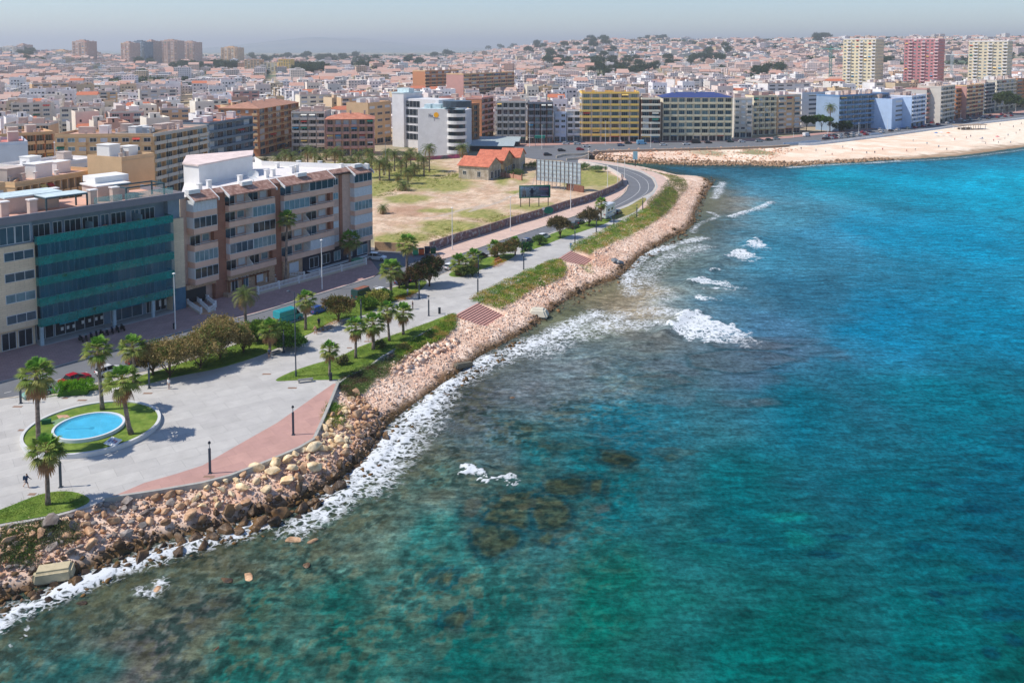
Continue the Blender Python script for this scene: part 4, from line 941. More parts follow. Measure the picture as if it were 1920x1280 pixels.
A('blue-grey apartment block with long continuous balconies and a strip of orange roof', (391, 234), (474, 221), 20, 5, 14, 5, W_BG, trim=W_BG, style='bands', seed=4, side='R', roofmat=m_tile)
A('orange-brown apartment block with brown tiled roof beside the blue-grey block', (486, 204), (560, 192), 22, 6, 20, 5, W_BROWN, trim=W_OCHRE, roof='hip', seed=5, side='L', roofmat=mat('brown_roof', C(176, 130, 108), var=.2), rail=True)
A('grey apartment block with a blue awning above the palm row', (546, 212), (609, 212), 19, 5, 15, 4, W_GREY, seed=6, side='R', awn=.2)
A('pinkish brown apartment block with orange tiled roof above the palm row', (611, 224), (701, 223), 17, 4, 16, 6, W_PINK, seed=7, roof='hip', awn=.12, sidewall=W_TAN, trim=W_PINK)
A('narrow beige block behind the pinkish brown one', (690, 196), (733, 192), 21, 5, 14, 3, W_TAN, style='win', seed=8, cat='apartment building')
def hotel():
    a = P(735, 175, G_Z+27); b = P(784, 177, G_Z+27); fr, L_ = frame(a, b); root = empty('hotel_building', (a.x, a.y, G_Z), label='tall white hotel stair tower and slab with stacked dark glass bands', cat='hotel')
    def part(nm, mb, m): o = mb.build(nm, m, root); o.location = -root.location
    hw = wm_('hotel_white', 216, 214, 214); mb = MB(); uc = u_at(fr, 757)
    mb.fbox(fr, 0, uc, -14, 0, G_Z-.3, G_Z+27); mb.fbox(fr, uc, L_+12, -14, -1.5, G_Z-.3, G_Z+24.5); part('wall', mb, [hw])
    mb = MB(); mb.fbox(fr, -.2, uc+.2, -14.2, .2, G_Z+27, G_Z+27.6); mb.fbox(fr, 0, uc, -8, -4, G_Z+27.6, G_Z+29.5); part('roof_cap', mb, [mat('roof_pale')])
    for k in range(5):
        put_window(root, fr, (uc+L_)/2+.1, -1.45, G_Z+3.9+4.1*k, (L_-uc)-.6, 3.2, 'dark', panes=4)
    put_window(root, fr, uc+1.2, -1.45, G_Z+21.8, 1.2, 2, 'dark', panes=1)
    a2 = P(783, 204, G_Z+21.7); b2 = P(848, 205, G_Z+21.7); f2, L2 = frame(a2, b2); root2 = empty('hotel_building', (a2.x, a2.y, G_Z), label='blank pale hotel end wall with an orange sun emblem near its top', cat='hotel')
    def part2(nm, mb, m): o = mb.build(nm, m, root2); o.location = -root2.location
    mb = MB(); mb.fbox(f2, 0, L2, -26, 0, G_Z-.3, G_Z+21.7); mb.fbox(f2, L2, L2+2.8, -24, -1.2, G_Z-.3, G_Z+20.5); part2('wall', mb, [hw])
    mb = MB(); mb.fbox(f2, .8, L2-.8, -25, -.6, G_Z+21.7, G_Z+21.75)
    for u0, w in ((6, 4), (11, 3.4), (2, 3)): mb.fbox(f2, u0, u0+w, -9, -4, G_Z+21.75, G_Z+23.6)
    part2('roof_equipment', mb, [mat('roof_pale')])
    for k in range(6):
        z = G_Z+3.4*k; mb = MB(); c = fpt(f2, L2+1.5, -1.5, 0); 
        pts = [(c.x+3.9*math.cos(t)*1.25, c.y-3.9*math.sin(t)) for t in np.linspace(R(-25), R(150), 12)]+[(fpt(f2, L2-.0, -10, 0).x, fpt(f2, L2, -10, 0).y)]
        mb.prism(pts, z+1.2, z+2.7); part2('curved_balcony', mb, [m_white])
        mb = MB(); pts2 = [(c.x+(p[0]-c.x)*.86, c.y+(p[1]-c.y)*.86) for p in pts]; mb.prism(pts2, z+2.7, z+4.6); part2('window_band', mb, [m_glass])
    mb = MB(); c = fpt(f2, L2+1.5, -3, 0)
    mb.prism([(c.x+5.2*math.cos(t)*1.3, c.y-5.2*math.sin(t)) for t in np.linspace(0, 2*math.pi, 16, endpoint=False)], G_Z+22.6, G_Z+25.5); part2('roof_turret', mb, [mat('turret_glass', C(70, 84, 96), rough=.3)])
    # emblem: sun disc with letters below and at its left
    zc = G_Z+18.9; us = u_at(f2, 818); mb = MB(); vs = [fpt(f2, us+1.25*math.cos(t), .06, zc+1.25*math.sin(t)) for t in np.linspace(0, 2*math.pi, 24, endpoint=False)]
    mb.add(vs, [tuple(range(24))]); part2('sun_emblem', mb, [mat('emblem_orange', C(246, 176, 40), var=.15, scale=1.5)])
    li = mat('letter_dark', C(90, 96, 110)); s0 = u_at(f2, 804); mb = MB()
    for (u0, u1, z0, z1) in ((0, .22, -1.2, .6), (.22, .5, -.2, .1), (.55, .8, -.5, -.2), (.85, 1.05, -1.2, .6), (1.3, 1.5, -1.1, -.1), (1.5, 1.9, -.3, -.1), (1.75, 1.95, -1.1, -.3), (2.0, 4.6, -1.35, -1.2), (2.6, 2.75, -2.8, -1.35), (3.0, 5.3, -1.75, -1.65)):
        mb.fbox(f2, s0+u0, s0+u1, 0, .07, zc+z0, zc+z1)
    part2('emblem_lettering', mb, [li])
hotel()
A('ochre balcony block at the street corner right of the hotel', (878, 197), (899, 196), 21, 6, 30, 2, W_OCHRE, trim=W_BROWN, seed=9, side='R', rail=True)
A('red-brown block receding along the street behind the ochre balcony block', (903, 186), (925, 183), 22, 6, 26, 2, W_BROWN, trim=W_PINK, seed=10, side='R')
A('grey frame apartment block with recessed balconies, first of the seafront row beyond the bridge', (931, 192), (986, 192), 21.5, 5, 14, 5, W_GREY, seed=12, ground='shop', side='L', kinds=('dark', 'blue', 'dark'))
A('dark red-brown apartment block with a green awning beside the grey frame block', (990, 194), (1037, 194), 21, 5, 14, 4, W_DK, trim=wm_('trim_grey_blue', 128, 132, 140), seed=13, awn=.2, kinds=('blue', 'dark', 'pale'))
A('low white house with blue-grey shutters between the red-brown and yellow blocks', (1039, 212), (1062, 212), 15.5, 4, 12, 2, wm_('wall_pale_blue', 200, 210, 224), style='winbalc', seed=14)
A('low white house with open balconies beside the yellow block', (1063, 208), (1089, 208), 16.5, 4, 12, 2, W_WHITE, seed=15)
A('yellow balcony apartment block with white piers over a dark red restaurant', (1091, 175), (1199, 175), 26, 7, 16, 6, W_STONE, trim=W_YEL, sidewall=W_WHITE, seed=16, side='L', kinds=('dark', 'blue', 'blue', 'pale'), awn=.06)
A('slim dark block with white-edged brown balconies right of the yellow block', (1203, 186), (1238, 186), 23, 6, 14, 2, W_DK, trim=W_CREAM, style='bands', seed=17)
A('wide cream apartment block with a dark blue hipped roof', (1243, 183), (1374, 183), 23.5, 6, 17, 9, W_CREAM, trim=W_GOLD, seed=18, roof='hip', roofmat=m_bluroof, kinds=('blue', 'dark', 'pale'), win=(.7, 1.3))
A('grey-beige block squeezed right of the blue-roofed block', (1377, 186), (1411, 186), 21.5, 6, 14, 3, W_STONE, seed=19, style='winbalc')
A('cream apartment block with yellowish piers and red coping', (1413, 182), (1456, 181), 22, 6, 14, 4, W_CREAM, trim=W_GOLD, seed=20, style='balc', roofmat=m_tile)
A('beige apartment block with stacked small windows beside the cream one with yellow piers', (1458, 181), (1502, 179), 22, 6, 18, 3, W_TAN, seed=21, style='winbalc', roofmat=m_tile, trim=W_STONE)
A('plain white party-wall block behind the umbrella pine', (1504, 176), (1570, 173), 21, 6, 14, 1, W_WHITE, style='none', seed=22, ground='none', side='')
A('bright blue apartment block with blue glass balconies on the beach road', (1574, 181), (1667, 176), 21, 6, 16, 7, wm_('wall_grey_blue', 150, 172, 196), trim=W_BLUE, seed=23, kinds=('blue', 'blue', 'pale', 'dark'), sidewall=W_GREY)
A('light blue gable-wall block with a white curved edge by the beach', (1673, 188), (1708, 184), 18, 5, 20, 1, W_LBLUE, style='none', ground='none', seed=24)
A('light blue balcony block right of the light blue gable wall', (1710, 182), (1736, 179), 19.5, 6, 14, 3, W_LBLUE, seed=25, trim=wm_('trim_white_blue', 208, 218, 232))
A('grey-beige seafront block with a red terrace top', (1738, 168), (1763, 166), 22.5, 6, 14, 3, W_GREY, seed=26, trim=W_PINK)
A('tall grey block with dark balcony stacks facing the beach', (1765, 164), (1791, 161), 24, 7, 14, 3, W_STONE, seed=27, side='R')
A('brown block with red-brown balconies between two grey blocks by the beach', (1793, 168), (1811, 166), 21, 6, 14, 2, W_BROWN, seed=28)
A('pinkish block with rounded orange balconies near the right edge of the beach road', (1813, 162), (1845, 159), 23, 7, 16, 3, W_PINK, seed=29, trim=W_TAN, side='R')
A('grey-blue block with glazed balconies near the right edge of the beach road', (1847, 158), (1866, 156), 22.5, 7, 16, 3, W_BG, seed=30, trim=W_GREY)
A('cream block with brown balconies at the right edge of the photo', (1869, 152), (1905, 149), 24, 7, 16, 4, W_CREAM, seed=31, trim=W_STONE, side='R')
A('beige block cut by the right edge of the photo', (1908, 149), (1960, 146), 24, 7, 16, 4, W_BEIGE, seed=32, trim=W_BROWN)
# blocks behind the two foreground buildings
A('pale blue-white blank block with a pink terrace, behind the teal glass building', (-60, 276), (52, 270), 24, 1, 16, 2, wm_('wall_cold_white', 196, 204, 214), style='none', ground='none', seed=33, roofmat=mat('pink_terrace', C(206, 130, 120)))
A('blank tan service block with roof machinery behind the teal glass building', (228, 302), (289, 293), 26, 1, 10, 1, W_TAN, style='none', ground='none', seed=34, side='', roofmat=W_STONE)
A('ochre arcaded block with a colonnade of slim piers behind the teal glass building', (28, 350), (190, 322), 22.5, 6, 12, 12, W_TAN, trim=W_OCHRE, style='balc', seed=35, win=(.4, 1.3))
A('ochre wing at the left edge with dark openings and grey chimneys', (-60, 352), (26, 348), 22.5, 6, 12, 5, W_TAN, style='win', seed=36)
A('brown balcony block with a flowered terrace at the left, beside the beige corner block', (-40, 258), (100, 250), 20, 5, 14, 8, W_BROWN, trim=W_TAN, seed=37, awn=.12)
A('low white terraced block with solar panels behind the tan service block', (60, 318), (186, 300), 21, 5, 12, 6, W_WHITE, style='win', seed=38, roofmat=mat('roof_white'))
A('orange brick apartment block standing above the town behind the hotel', (797, 134), (866, 132), 29, 8, 16, 6, W_BROWN, trim=W_TAN, seed=39, side='R', style='bands')
A('brownish pink twin apartment block standing above the town', (869, 140), (964, 136), 28, 8, 18, 7, W_PINK, trim=W_TAN, seed=40, side='R', awn=.1)
A('white block with pale roofs just behind the hotel', (736, 168), (868, 168), 24, 6, 14, 9, W_WHITE, style='win', seed=41) if False else None
# towers
def tower(label, pxb, Yb, w, dep, ytop, fl, wall, trim, seed, floors=17, **k):
    b = Vector(((pxb-960)/F*Yb/math.cos(TH), Yb)); u = Vector((.80, -.60)); a = b-u*w; h = CAMZ+(HOR-ytop)/F*Yb-G_Z
    return A(label, None, None, h, floors, dep, fl, wall, trim=trim, seed=seed, base=((a.x, a.y), (b.x, b.y)), side='R', ground='win', style='stack', win=(.5, 1.3), **k)
tower('golden yellow high-rise with white balcony stacks, left of the three beach towers', 1638, 860, 31, 30, 74, 8, W_GOLD, W_WHITE, 51, kinds=('dark', 'dark', 'pale'))
tower('rose pink high-rise, middle of the three beach towers', 1755, 880, 32, 30, 74, 8, W_ROSE, wm_('trim_rose_pale', 226, 190, 190), 52, kinds=('dark', 'dark', 'pale'))
tower('cream high-rise, right of the three beach towers', 1884, 850, 34, 32, 78, 8, wm_('wall_tower_cream', 222, 208, 178), W_WHITE, 53, kinds=('dark', 'dark', 'pale'))
for i, (x0, x1, yt, lb, wc) in enumerate(((137, 165, 75, 'square pinkish tower block, leftmost tall block on the left horizon', W_TOWER), (228, 245, 78, 'stepped brown tower touching the left side of the blue-grey tower pair', W_TOWER), (246, 272, 76, 'blue-grey slab tower on the left horizon', W_BG), (273, 286, 75, 'slim brown tower touching the right side of the blue-grey slab tower', W_TOWER), (302, 333, 74, 'stepped pink-brown tower right of the blue-grey slab tower', W_TOWER), (341, 366, 77, 'stepped pink-brown tower, right one of the two beside each other on the left horizon', W_TOWER), (415, 446, 87, 'lone pinkish tower rising behind the trees at the left horizon', W_TAN), (100, 126, 93, 'cream block left of the square pinkish tower', W_TAN), (0, 32, 86, 'grey apartment block at the left end of the horizon', W_GREY), (33, 46, 82, 'small stepped block beside the grey one at the left end of the horizon', W_TOWER))):
    Yb = 2350+i*60; a = PD(x0, 130, Yb); b = PD(x1, 130, Yb-25); h = CAMZ+(HOR-yt)/F*Yb-G_Z
    r_, f_, L__ = A(lb, None, None, h-5, 16, 30, 5, wc, base=((a.x, a.y), (b.x, b.y)), seed=60+i, style='winbalc', ground='none', side='R')
    mb = MB(); mb.fbox(f_, L__*.2, L__*.8, -16, -3, G_Z+h-5.1, G_Z+h-1.5); mb.fbox(f_, L__*.35, L__*.65, -13, -6, G_Z+h-1.5, G_Z+h+.5); o = mb.build('roof_step', [wc], r_); o.location = -r_.location
for i, (x0, x1, yt, Yb, lb, wc) in enumerate(((458, 487, 113, 1700, 'pinkish wing of the yellow public building above the town', W_TAN), (488, 521, 118, 1710, 'low middle wing of the yellow public building above the town', W_GOLD), (522, 545, 112, 1700, 'bright yellow block at the right end of the public building above the town', W_YEL), (1798, 1836, 66, 2600, 'large pale slab', W_STONE))[:3]):
    a = PD(x0, 130, Yb); b = PD(x1, 130, Yb); h = CAMZ+(HOR-yt)/F*Yb-G_Z
    A(lb, None, None, h, 8, 30, 5, wc, base=((a.x, a.y), (b.x, b.y)), seed=80+i, style='win', ground='none')
for i, (x0, x1, y, hh, fl, w_, st, lb) in enumerate(((8, 92, 236, 18, 5, W_TAN, 'balc', 'tan town block with long balconies near the left edge, above the brown flowered one'), (112, 190, 204, 17, 5, W_CREAM, 'win', 'cream town block above the yellow-awning corner block'), (206, 268, 212, 18, 5, W_PINK, 'winbalc', 'pinkish town block right above the yellow awnings'), (300, 356, 206, 17, 5, W_TAN, 'win', 'tan town block left of the orange-brown block roof'), (20, 96, 196, 17, 5, W_STONE, 'winbalc', 'stone-grey town block near the left edge, two rows behind'), (362, 428, 190, 17, 5, W_CREAM, 'win', 'cream town block behind the orange roof strip'), (150, 220, 174, 17, 5, W_OCHRE, 'winbalc', 'ochre town block in the middle of the left town'), (562, 628, 180, 18, 5, W_CREAM, 'win', 'cream town block behind the grey one with the blue awning'), (640, 706, 184, 18, 5, W_TAN, 'winbalc', 'tan town block behind the pinkish orange-roofed one'), (262, 332, 170, 17, 5, W_STONE, 'win', 'stone-grey town block far behind the yellow awnings'), (436, 486, 172, 17, 5, W_PINK, 'win', 'pinkish town block far behind the orange-brown one'), (60, 128, 158, 18, 5, W_TAN, 'win', 'tan town block far back in the left town'), (1000, 1050, 160, 17, 5, W_CREAM, 'win', 'cream town block behind the dark red-brown one'), (1265, 1330, 150, 17, 5, W_WHITE, 'win', 'white town block behind the blue-roofed one'), (1440, 1520, 158, 19, 5, W_WHITE, 'win', 'white town block behind the cream beach blocks'), (1640, 1700, 156, 18, 5, W_WHITE, 'win', 'white town block behind the bright blue one'))):
    A(lb, (x0, y), (x1, y-1.5), hh, fl, 14, max(3, (x1-x0)//16), w_, style=st, seed=120+i, ground='win', trim=W_STONE)
# ================================================================ old warehouses with red roofs
def gable_house(fl, frt, br, wh, rh, label, wall, door=True, roofm=None):
    a = P(*fl); b = P(*frt); c = P(*br); fr, L_ = frame(a, b); D = abs((Vector(c.xy)-Vector(b.xy)).dot(fr[2])); root = empty('warehouse', a, label=label, cat='warehouse')
    def part(nm, mb, m): o = mb.build(nm, m, root); o.location = -root.location
    z = G_Z; mb = MB(); mb.fbox(fr, 0, L_, -D, 0, z-.3, z+wh)
    for q in (0, L_-.25):
        p = [fpt(fr, q, 0, z+wh), fpt(fr, q, -D, z+wh), fpt(fr, q, -D/2, z+wh+rh)]; p2 = [v+Vector((*(fr[1]*.25), 0)) for v in p]
        mb.add(p+p2, [(0, 1, 2), (5, 4, 3), (0, 3, 4, 1), (1, 4, 5, 2), (2, 5, 3, 0)])
    part('wall', mb, [wall]); mb = MB(); o_ = .5; k = rh/(D/2)
    for s_ in (0, 1):
        e0 = o_ if s_ == 0 else -D-o_; p = [fpt(fr, -o_, e0, z+wh-k*o_+.12), fpt(fr, L_+o_, e0, z+wh-k*o_+.12), fpt(fr, L_+o_, -D/2, z+wh+rh+.12), fpt(fr, -o_, -D/2, z+wh+rh+.12)]; lo = [v-Vector((0, 0, .15)) for v in p]
        mb.add(p+lo, [(0, 1, 2, 3), (7, 6, 5, 4), (0, 4, 5, 1), (1, 5, 6, 2), (2, 6, 7, 3), (3, 7, 4, 0)])
    part('roof', mb, [roofm or mat('red_tile_roof', C(208, 124, 96), rgb2=C(188, 108, 84), var=.2, scale=2)])
    f2 = (fr[0]+fr[1]*L_, -fr[2], fr[1].copy())
    for u in (L_*.2, L_*.68): put_window(root, fr, u, .03, z+.9 if u > L_*.5 else z+1.6, 1.3, 2.2 if u > L_*.5 else 1.4, 'dark')
    for u in (D*.25, D*.55, D*.8): put_window(root, f2, u, .03, z+.2, 1.8, 2.8, 'dark', name='doorway')
m_old = mat('weathered_render', C(190, 180, 162), rgb2=C(160, 148, 128), var=.2, scale=1.5)
gable_house((860, 334), (916, 338), (940, 331), 5.2, 2.9, 'nearest low warehouse with red tiled gable roof and weathered pale wall', m_old)
gable_house((893, 328), (944, 330), (975, 321.5), 6.2, 3.1, 'middle old warehouse with the widest red tiled gable roof', mat('old_ochre', C(176, 150, 112), rgb2=C(140, 124, 100), var=.25, scale=1.5))
gable_house((938, 320.5), (974, 321.5), (998, 314), 5.8, 2.9, 'farthest old warehouse with red tiled gable, beside the billboard frame', m_old)
for i, (x0, x1, y) in enumerate(((862, 962, 283), (880, 972, 274))):
    a = P(x0, y); b = P(x1, y+1); fr, L_ = frame(a, b); r = empty('market_shed', a, label=('long low shed with pale corrugated roof behind the red-roofed warehouses', 'farther low shed with teal-grey corrugated roof beside the street')[i], cat='shed')
    mb = MB(); mb.fbox(fr, 0, L_, -9, 0, G_Z-.1, G_Z+2.6); o = mb.build('wall', m_dark, r); o.location = -r.location
    mb = MB(); p = [fpt(fr, -.5, .8, G_Z+2.7), fpt(fr, L_+.5, .8, G_Z+2.7), fpt(fr, L_+.5, -9.5, G_Z+4.1), fpt(fr, -.5, -9.5, G_Z+4.1)]; lo = [v-Vector((0, 0, .2)) for v in p]; mb.add(p+lo, [(0, 1, 2, 3), (7, 6, 5, 4), (0, 4, 5, 1), (1, 5, 6, 2), (2, 6, 7, 3), (3, 7, 4, 0)]); o = mb.build('roof', mat('corrugated_roof', C(164, 176, 178), var=.2, scale=1.5), r); o.location = -r.location
# ================================================================ billboards, walls, signs
def hoarding():
    a = P(1006, 350); b = P(1089, 359); fr, L_ = frame(a, b); r = empty('billboard_frame', a, label='huge empty billboard seen from behind, pale panels on a steel grid', cat='billboard')
    mb = MB(); n = 11; m = 5
    for i in range(n):
        for j in range(m): mb.fbox(fr, L_*i/n+.05, L_*(i+1)/n-.05, -.12, -.06, G_Z+2.4+7.5*j/m+.05, G_Z+2.4+7.5*(j+1)/m-.05)
    o = mb.build('panel', mat('hoarding_panel', C(182, 196, 202), var=.18, scale=.8), r); o.location = -r.location
    mb = MB()
    for i in range(n+1): mb.fbox(fr, L_*i/n-.08, L_*i/n+.08, 0, .16, G_Z-.2, G_Z+10)
    o = mb.build('post', mat('rusty_steel', C(116, 104, 98), var=.3, scale=2), r); o.location = -r.location
    mb = MB()
    for j in range(m+1): mb.fbox(fr, 0, L_, .16, .24, G_Z+2.35+7.5*j/m, G_Z+2.45+7.5*j/m)
    for i in range(0, n+1, 2): p = fpt(fr, L_*i/n, .2, G_Z+6); q = fpt(fr, L_*i/n, 3.2, G_Z); mb.tube([p, q], .06, 5)
    o = mb.build('crossbar', m_steel, r); o.location = -r.location
    a = P(1062, 355); b = P(1094, 361); fr, L_ = frame(a, b); r = empty('brick_wall', a, label='low brown brick wall under the right end of the huge billboard frame', cat='wall'); mb = MB(); mb.fbox(fr, 0, L_, -.3, 0, G_Z-.2, G_Z+2.2); o = mb.build('wall', mat('brown_wall', C(128, 88, 72), var=.25, scale=2), r); o.location = -r.location
    a = P(932, 330); b = P(978, 338); fr, L_ = frame(a, b); r = empty('ruined_wall', a, label='low broken pink wall with brown piers right of the red-roofed warehouse', cat='wall'); mb = MB(); mb.fbox(fr, 0, L_, -.25, 0, G_Z-.2, G_Z+1.7); o = mb.build('wall', mat('pink_wall', C(196, 148, 128), var=.25, scale=1.5), r); o.location = -r.location
    mb = MB()
    for i in range(4): mb.fbox(fr, L_*i/3-.2, L_*i/3+.2, -.3, .05, G_Z-.2, G_Z+2.4)
    o = mb.build('pier', mat('brown_wall'), r); o.location = -r.location
    # advert
    a = P(973.5, 389); b = P(1032, 387.5); fr, L_ = frame(a, b); r = empty('advertising_billboard', a, label='green-framed advertising billboard on four posts with a dark blue poster', cat='billboard')
    z0, z1 = G_Z+2.9, G_Z+6.9; mb = MB(); mb.fbox(fr, 0, L_, -.15, 0, z0, z1); o = mb.build('frame', mat('green_frame', C(30, 124, 100)), r); o.location = -r.location
    mb = MB(); n = 24; rs = random.Random(4); t = .35
    for i in range(n):
        u0 = t+(L_-2*t)*i/n; u1 = t+(L_-2*t)*(i+1)/n; f = i/(n-1)
        for j in range(8):
            s_ = j/7; c = np.array(C(150, 176, 200))*(1-f)+np.array(C(36, 44, 74))*f; c = c*rs.uniform(.75, 1.25)*(0.55+.45*s_)
            mb.fbox(fr, u0, u1, .0, .02, z0+t+(z1-z0-2*t)*j/8, z0+t+(z1-z0-2*t)*(j+1)/8, col=c)
    pm = mat('poster_print', attr=True, var=.1, scale=2); o = mb.build('poster', pm, r); o.location = -r.location
    dk = C(24, 34, 62)
    def blk(u0, u1, h0_, h1, c): mb = MB(); mb.fbox(fr, u0, u1, .02, .03, z0+h0_, z0+h1, col=c); return mb
    mb = MB()
    for (u0, u1, h0_, h1, c) in ((4.3, 5.5, 1.5, 2.6, dk), (4.6, 5.2, 2.6, 3.1, dk), (4.4, 4.8, .35, 1.5, dk), (5.0, 5.4, .35, 1.5, dk), (3.9, 6.2, 2.0, 2.3, dk), (1.2, 2.6, 1.1, 2.4, C(110, 110, 116)), (1.5, 2.2, 2.4, 3.0, C(140, 140, 150)), (1.2, 1.7, .35, 1.1, C(60, 60, 70)), (2.1, 2.6, .35, 1.1, C(60, 60, 70)), (7.6, 11.2, 2.5, 3.1, C(120, 96, 116)), (8.0, 11.0, 1.9, 2.1, C(80, 94, 130)), (7.4, 10.6, 1.0, 1.1, C(120, 130, 170)), (8.2, 11.2, .6, .75, C(150, 160, 200))):
        mb.fbox(fr, u0*L_/12, u1*L_/12, .02, .035, z0+h0_, z0+h1, col=c)
    o = mb.build('poster_print', pm, r); o.location = -r.location
    mb = MB()
    for u in (.6, 4.0, 7.6, 11.2): mb.fbox(fr, u*L_/12-.12, u*L_/12+.12, -.4, -.16, G_Z-.2, z1-.1); 
    o = mb.build('post', mat('rusty_steel'), r); o.location = -r.location
hoarding()
def wall_run(name, pts, w, z0, z1, m, label, cat='wall', n=4, cap=None, sm=True):
    o = ribbon(name, pts, w, z0, z1, m, kind=None, n=n, sm=sm)
    tag(o, label, cat)
    if cap: c = ribbon('coping', pts, w+.12, z1-.002, z1+.1, cap, kind=None, n=n, sm=sm); c.parent = o
    return o
gw_ = mat('graffiti_wall', C(132, 104, 96), rgb2=C(112, 96, 104), var=.3, scale=1.2); nt = gw_.node_tree
_b = nt.nodes['Principled BSDF']; _vo = N(nt, 'ShaderNodeTexVoronoi'); _vo.inputs['Scale'].default_value = .35; _g = N(nt, 'ShaderNodeNewGeometry'); nt.links.new(_g.outputs['Position'], _vo.inputs['Vector'])
_nz = N(nt, 'ShaderNodeTexNoise'); _nz.inputs['Scale'].default_value = 1.1; _nz.inputs['Detail'].default_value = 2; nt.links.new(_g.outputs['Position'], _nz.inputs['Vector'])
_rp = N(nt, 'ShaderNodeMapRange'); _rp.inputs[1].default_value = .54; _rp.inputs[2].default_value = .60; nt.links.new(_nz.outputs[0], _rp.inputs[0])
_mx = N(nt, 'ShaderNodeMix', data_type='RGBA'); _old = _b.inputs['Base Color'].links[0].from_socket; nt.links.new(_rp.outputs[0], _mx.inputs[0]); nt.links.new(_old, _mx.inputs[6])
_hs = N(nt, 'ShaderNodeHueSaturation'); _hs.inputs['Saturation'].default_value = .22; _hs.inputs['Value'].default_value = .42; nt.links.new(_vo.outputs['Color'], _hs.inputs['Color']); nt.links.new(_hs.outputs[0], _mx.inputs[7]); nt.links.new(_mx.outputs[2], _b.inputs['Base Color'])
wall_run('graffiti_wall', [(806,471),(860,452.5),(900,441),(960,421.5),(1000,410),(1060,390.5),(1100,379),(1150,359.5),(1167,346.5),(1166,338)], .3, 2.7, 5.2, gw_, 'long curved brown wall covered in graffiti between the vacant lot and the road', cap=mat('wall_coping', C(150, 128, 116)))
wall_run('low_white_wall', [(1165,333),(1148,322.5),(1128,314.5),(1084,306)], .25, 2.7, 4.3, mat('pale_wall', C(206, 200, 194), var=.15, scale=1.5), 'pale low wall continuing the graffiti wall round the bend', cat='wall')
wall_run('street_wall', [(703,468),(740,470),(775,472)], .3, 2.7, 5.0, mat('tan_wall', C(184, 150, 116), var=.2, scale=1.5), 'tan wall behind the parked white car at the edge of the vacant lot', cat='wall')
wall_run('sea_wall', [(196,938),(300,922.5),(380,908.5),(430,895.5),(500,868.5),(560,843),(589,826),(603,795),(616,765),(634,720)], .4, 2.4, 3.34, m_conc, 'low concrete wall edging the pink path above the boulders', cat='wall', sm=False)
wall_run('terrace_wall', [(634,720),(655,705),(690,689.5),(720,667)], .3, 2.4, 3.18, m_conc, 'thin concrete edge between the palm lawn and the creeping plants', cat='wall', sm=False)
wall_run('rear_lot_wall', [(742,302),(800,300),(862,296)], .3, 2.7, 4.6, mat('painted_wall', C(110, 104, 112), rgb2=C(190, 90, 130), var=.3, scale=.6), 'low painted wall behind the palms of the vacant lot', cat='wall')
wall_run('retaining_wall', [(1112,286.5),(1150,284.5),(1250,282),(1350,279.6),(1440,276.6),(1480,273.8)], .5, .8, 3.7, mat('retaining_stone', C(158, 138, 120), var=.25, scale=1.2), 'long brown retaining wall between the coast road and the rocky shore', cat='wall', cap=m_buff)
wall_run('promenade_wall', [(1498,272),(1530,270.6),(1600,262.6),(1680,252.6),(1760,241.6),(1830,232.6),(1920,222.6),(1990,214)], .5, .9, 3.95, mat('white_blue_wall', C(206, 214, 222), var=.12, scale=1), 'white promenade wall above the sandy beach', cat='wall')
wall_run('bridge_parapet', [(1043,296),(1060,292),(1088,291),(1108,287)], .35, 2.0, 3.9, m_buff, 'farther parapet of the small road bridge', cat='bridge', n=3)
wall_run('bridge_parapet', [(1062,301),(1090,297.5),(1104,292)], .35, 2.0, 3.9, m_buff, 'nearer parapet of the small road bridge', cat='bridge', n=3)
# coast road beyond the bridge
sheet('coast_road', [(1085,309),(1050,300),(1000,298),(962,290),(940,276),(1100,270),(1400,264),(1480,259),(1560,250),(1700,235),(1800,224),(1960,207),(1960,216),(1920,221.5),(1760,240.5),(1680,251.5),(1600,261.5),(1530,269.5),(1480,273),(1350,279),(1250,281.2),(1112,285),(1100,292),(1085,297),(1085,301)], 2.9, m_asph, .3)
sheet('coast_pavement', [(930,276),(1100,270),(1400,264),(1480,259),(1560,250),(1700,235),(1800,224),(1960,207),(1960,203.5),(1800,219.5),(1700,230.5),(1560,246),(1480,255),(1400,260),(1100,266),(930,271)], 3.0, m_pink, .3)
# steps down to the beach
def steps(p, q, label, n=11):
    a = P(*p); b = P(*q); fr, L_ = frame(a, b); r = empty('stone_steps', a, label=label, cat='steps')
    mt = mat('step_tread', C(196, 150, 138), var=.12, scale=2); md = mat('step_riser', C(104, 70, 66), var=.15, scale=2); mb = MB(); m2 = MB(); t = .55
    for i in range(n):
        z = 3.0-.16*(i); mb.fbox(fr, 0, L_, i*t, (i+1)*t-.12, z-.5, z); m2.fbox(fr, 0, L_, (i+1)*t-.12, (i+1)*t, z-.6, z-.12)
    for nm, x, m in (('tread', mb, mt), ('riser', m2, md)): o = x.build(nm, m, r); o.location = -r.location
    return fr, L_
steps((854, 590), (895, 568), 'nearer flight of pink steps down to the stony beach')
steps((1047, 484.5), (1070, 470.5), 'farther flight of pink steps down to the stony beach')
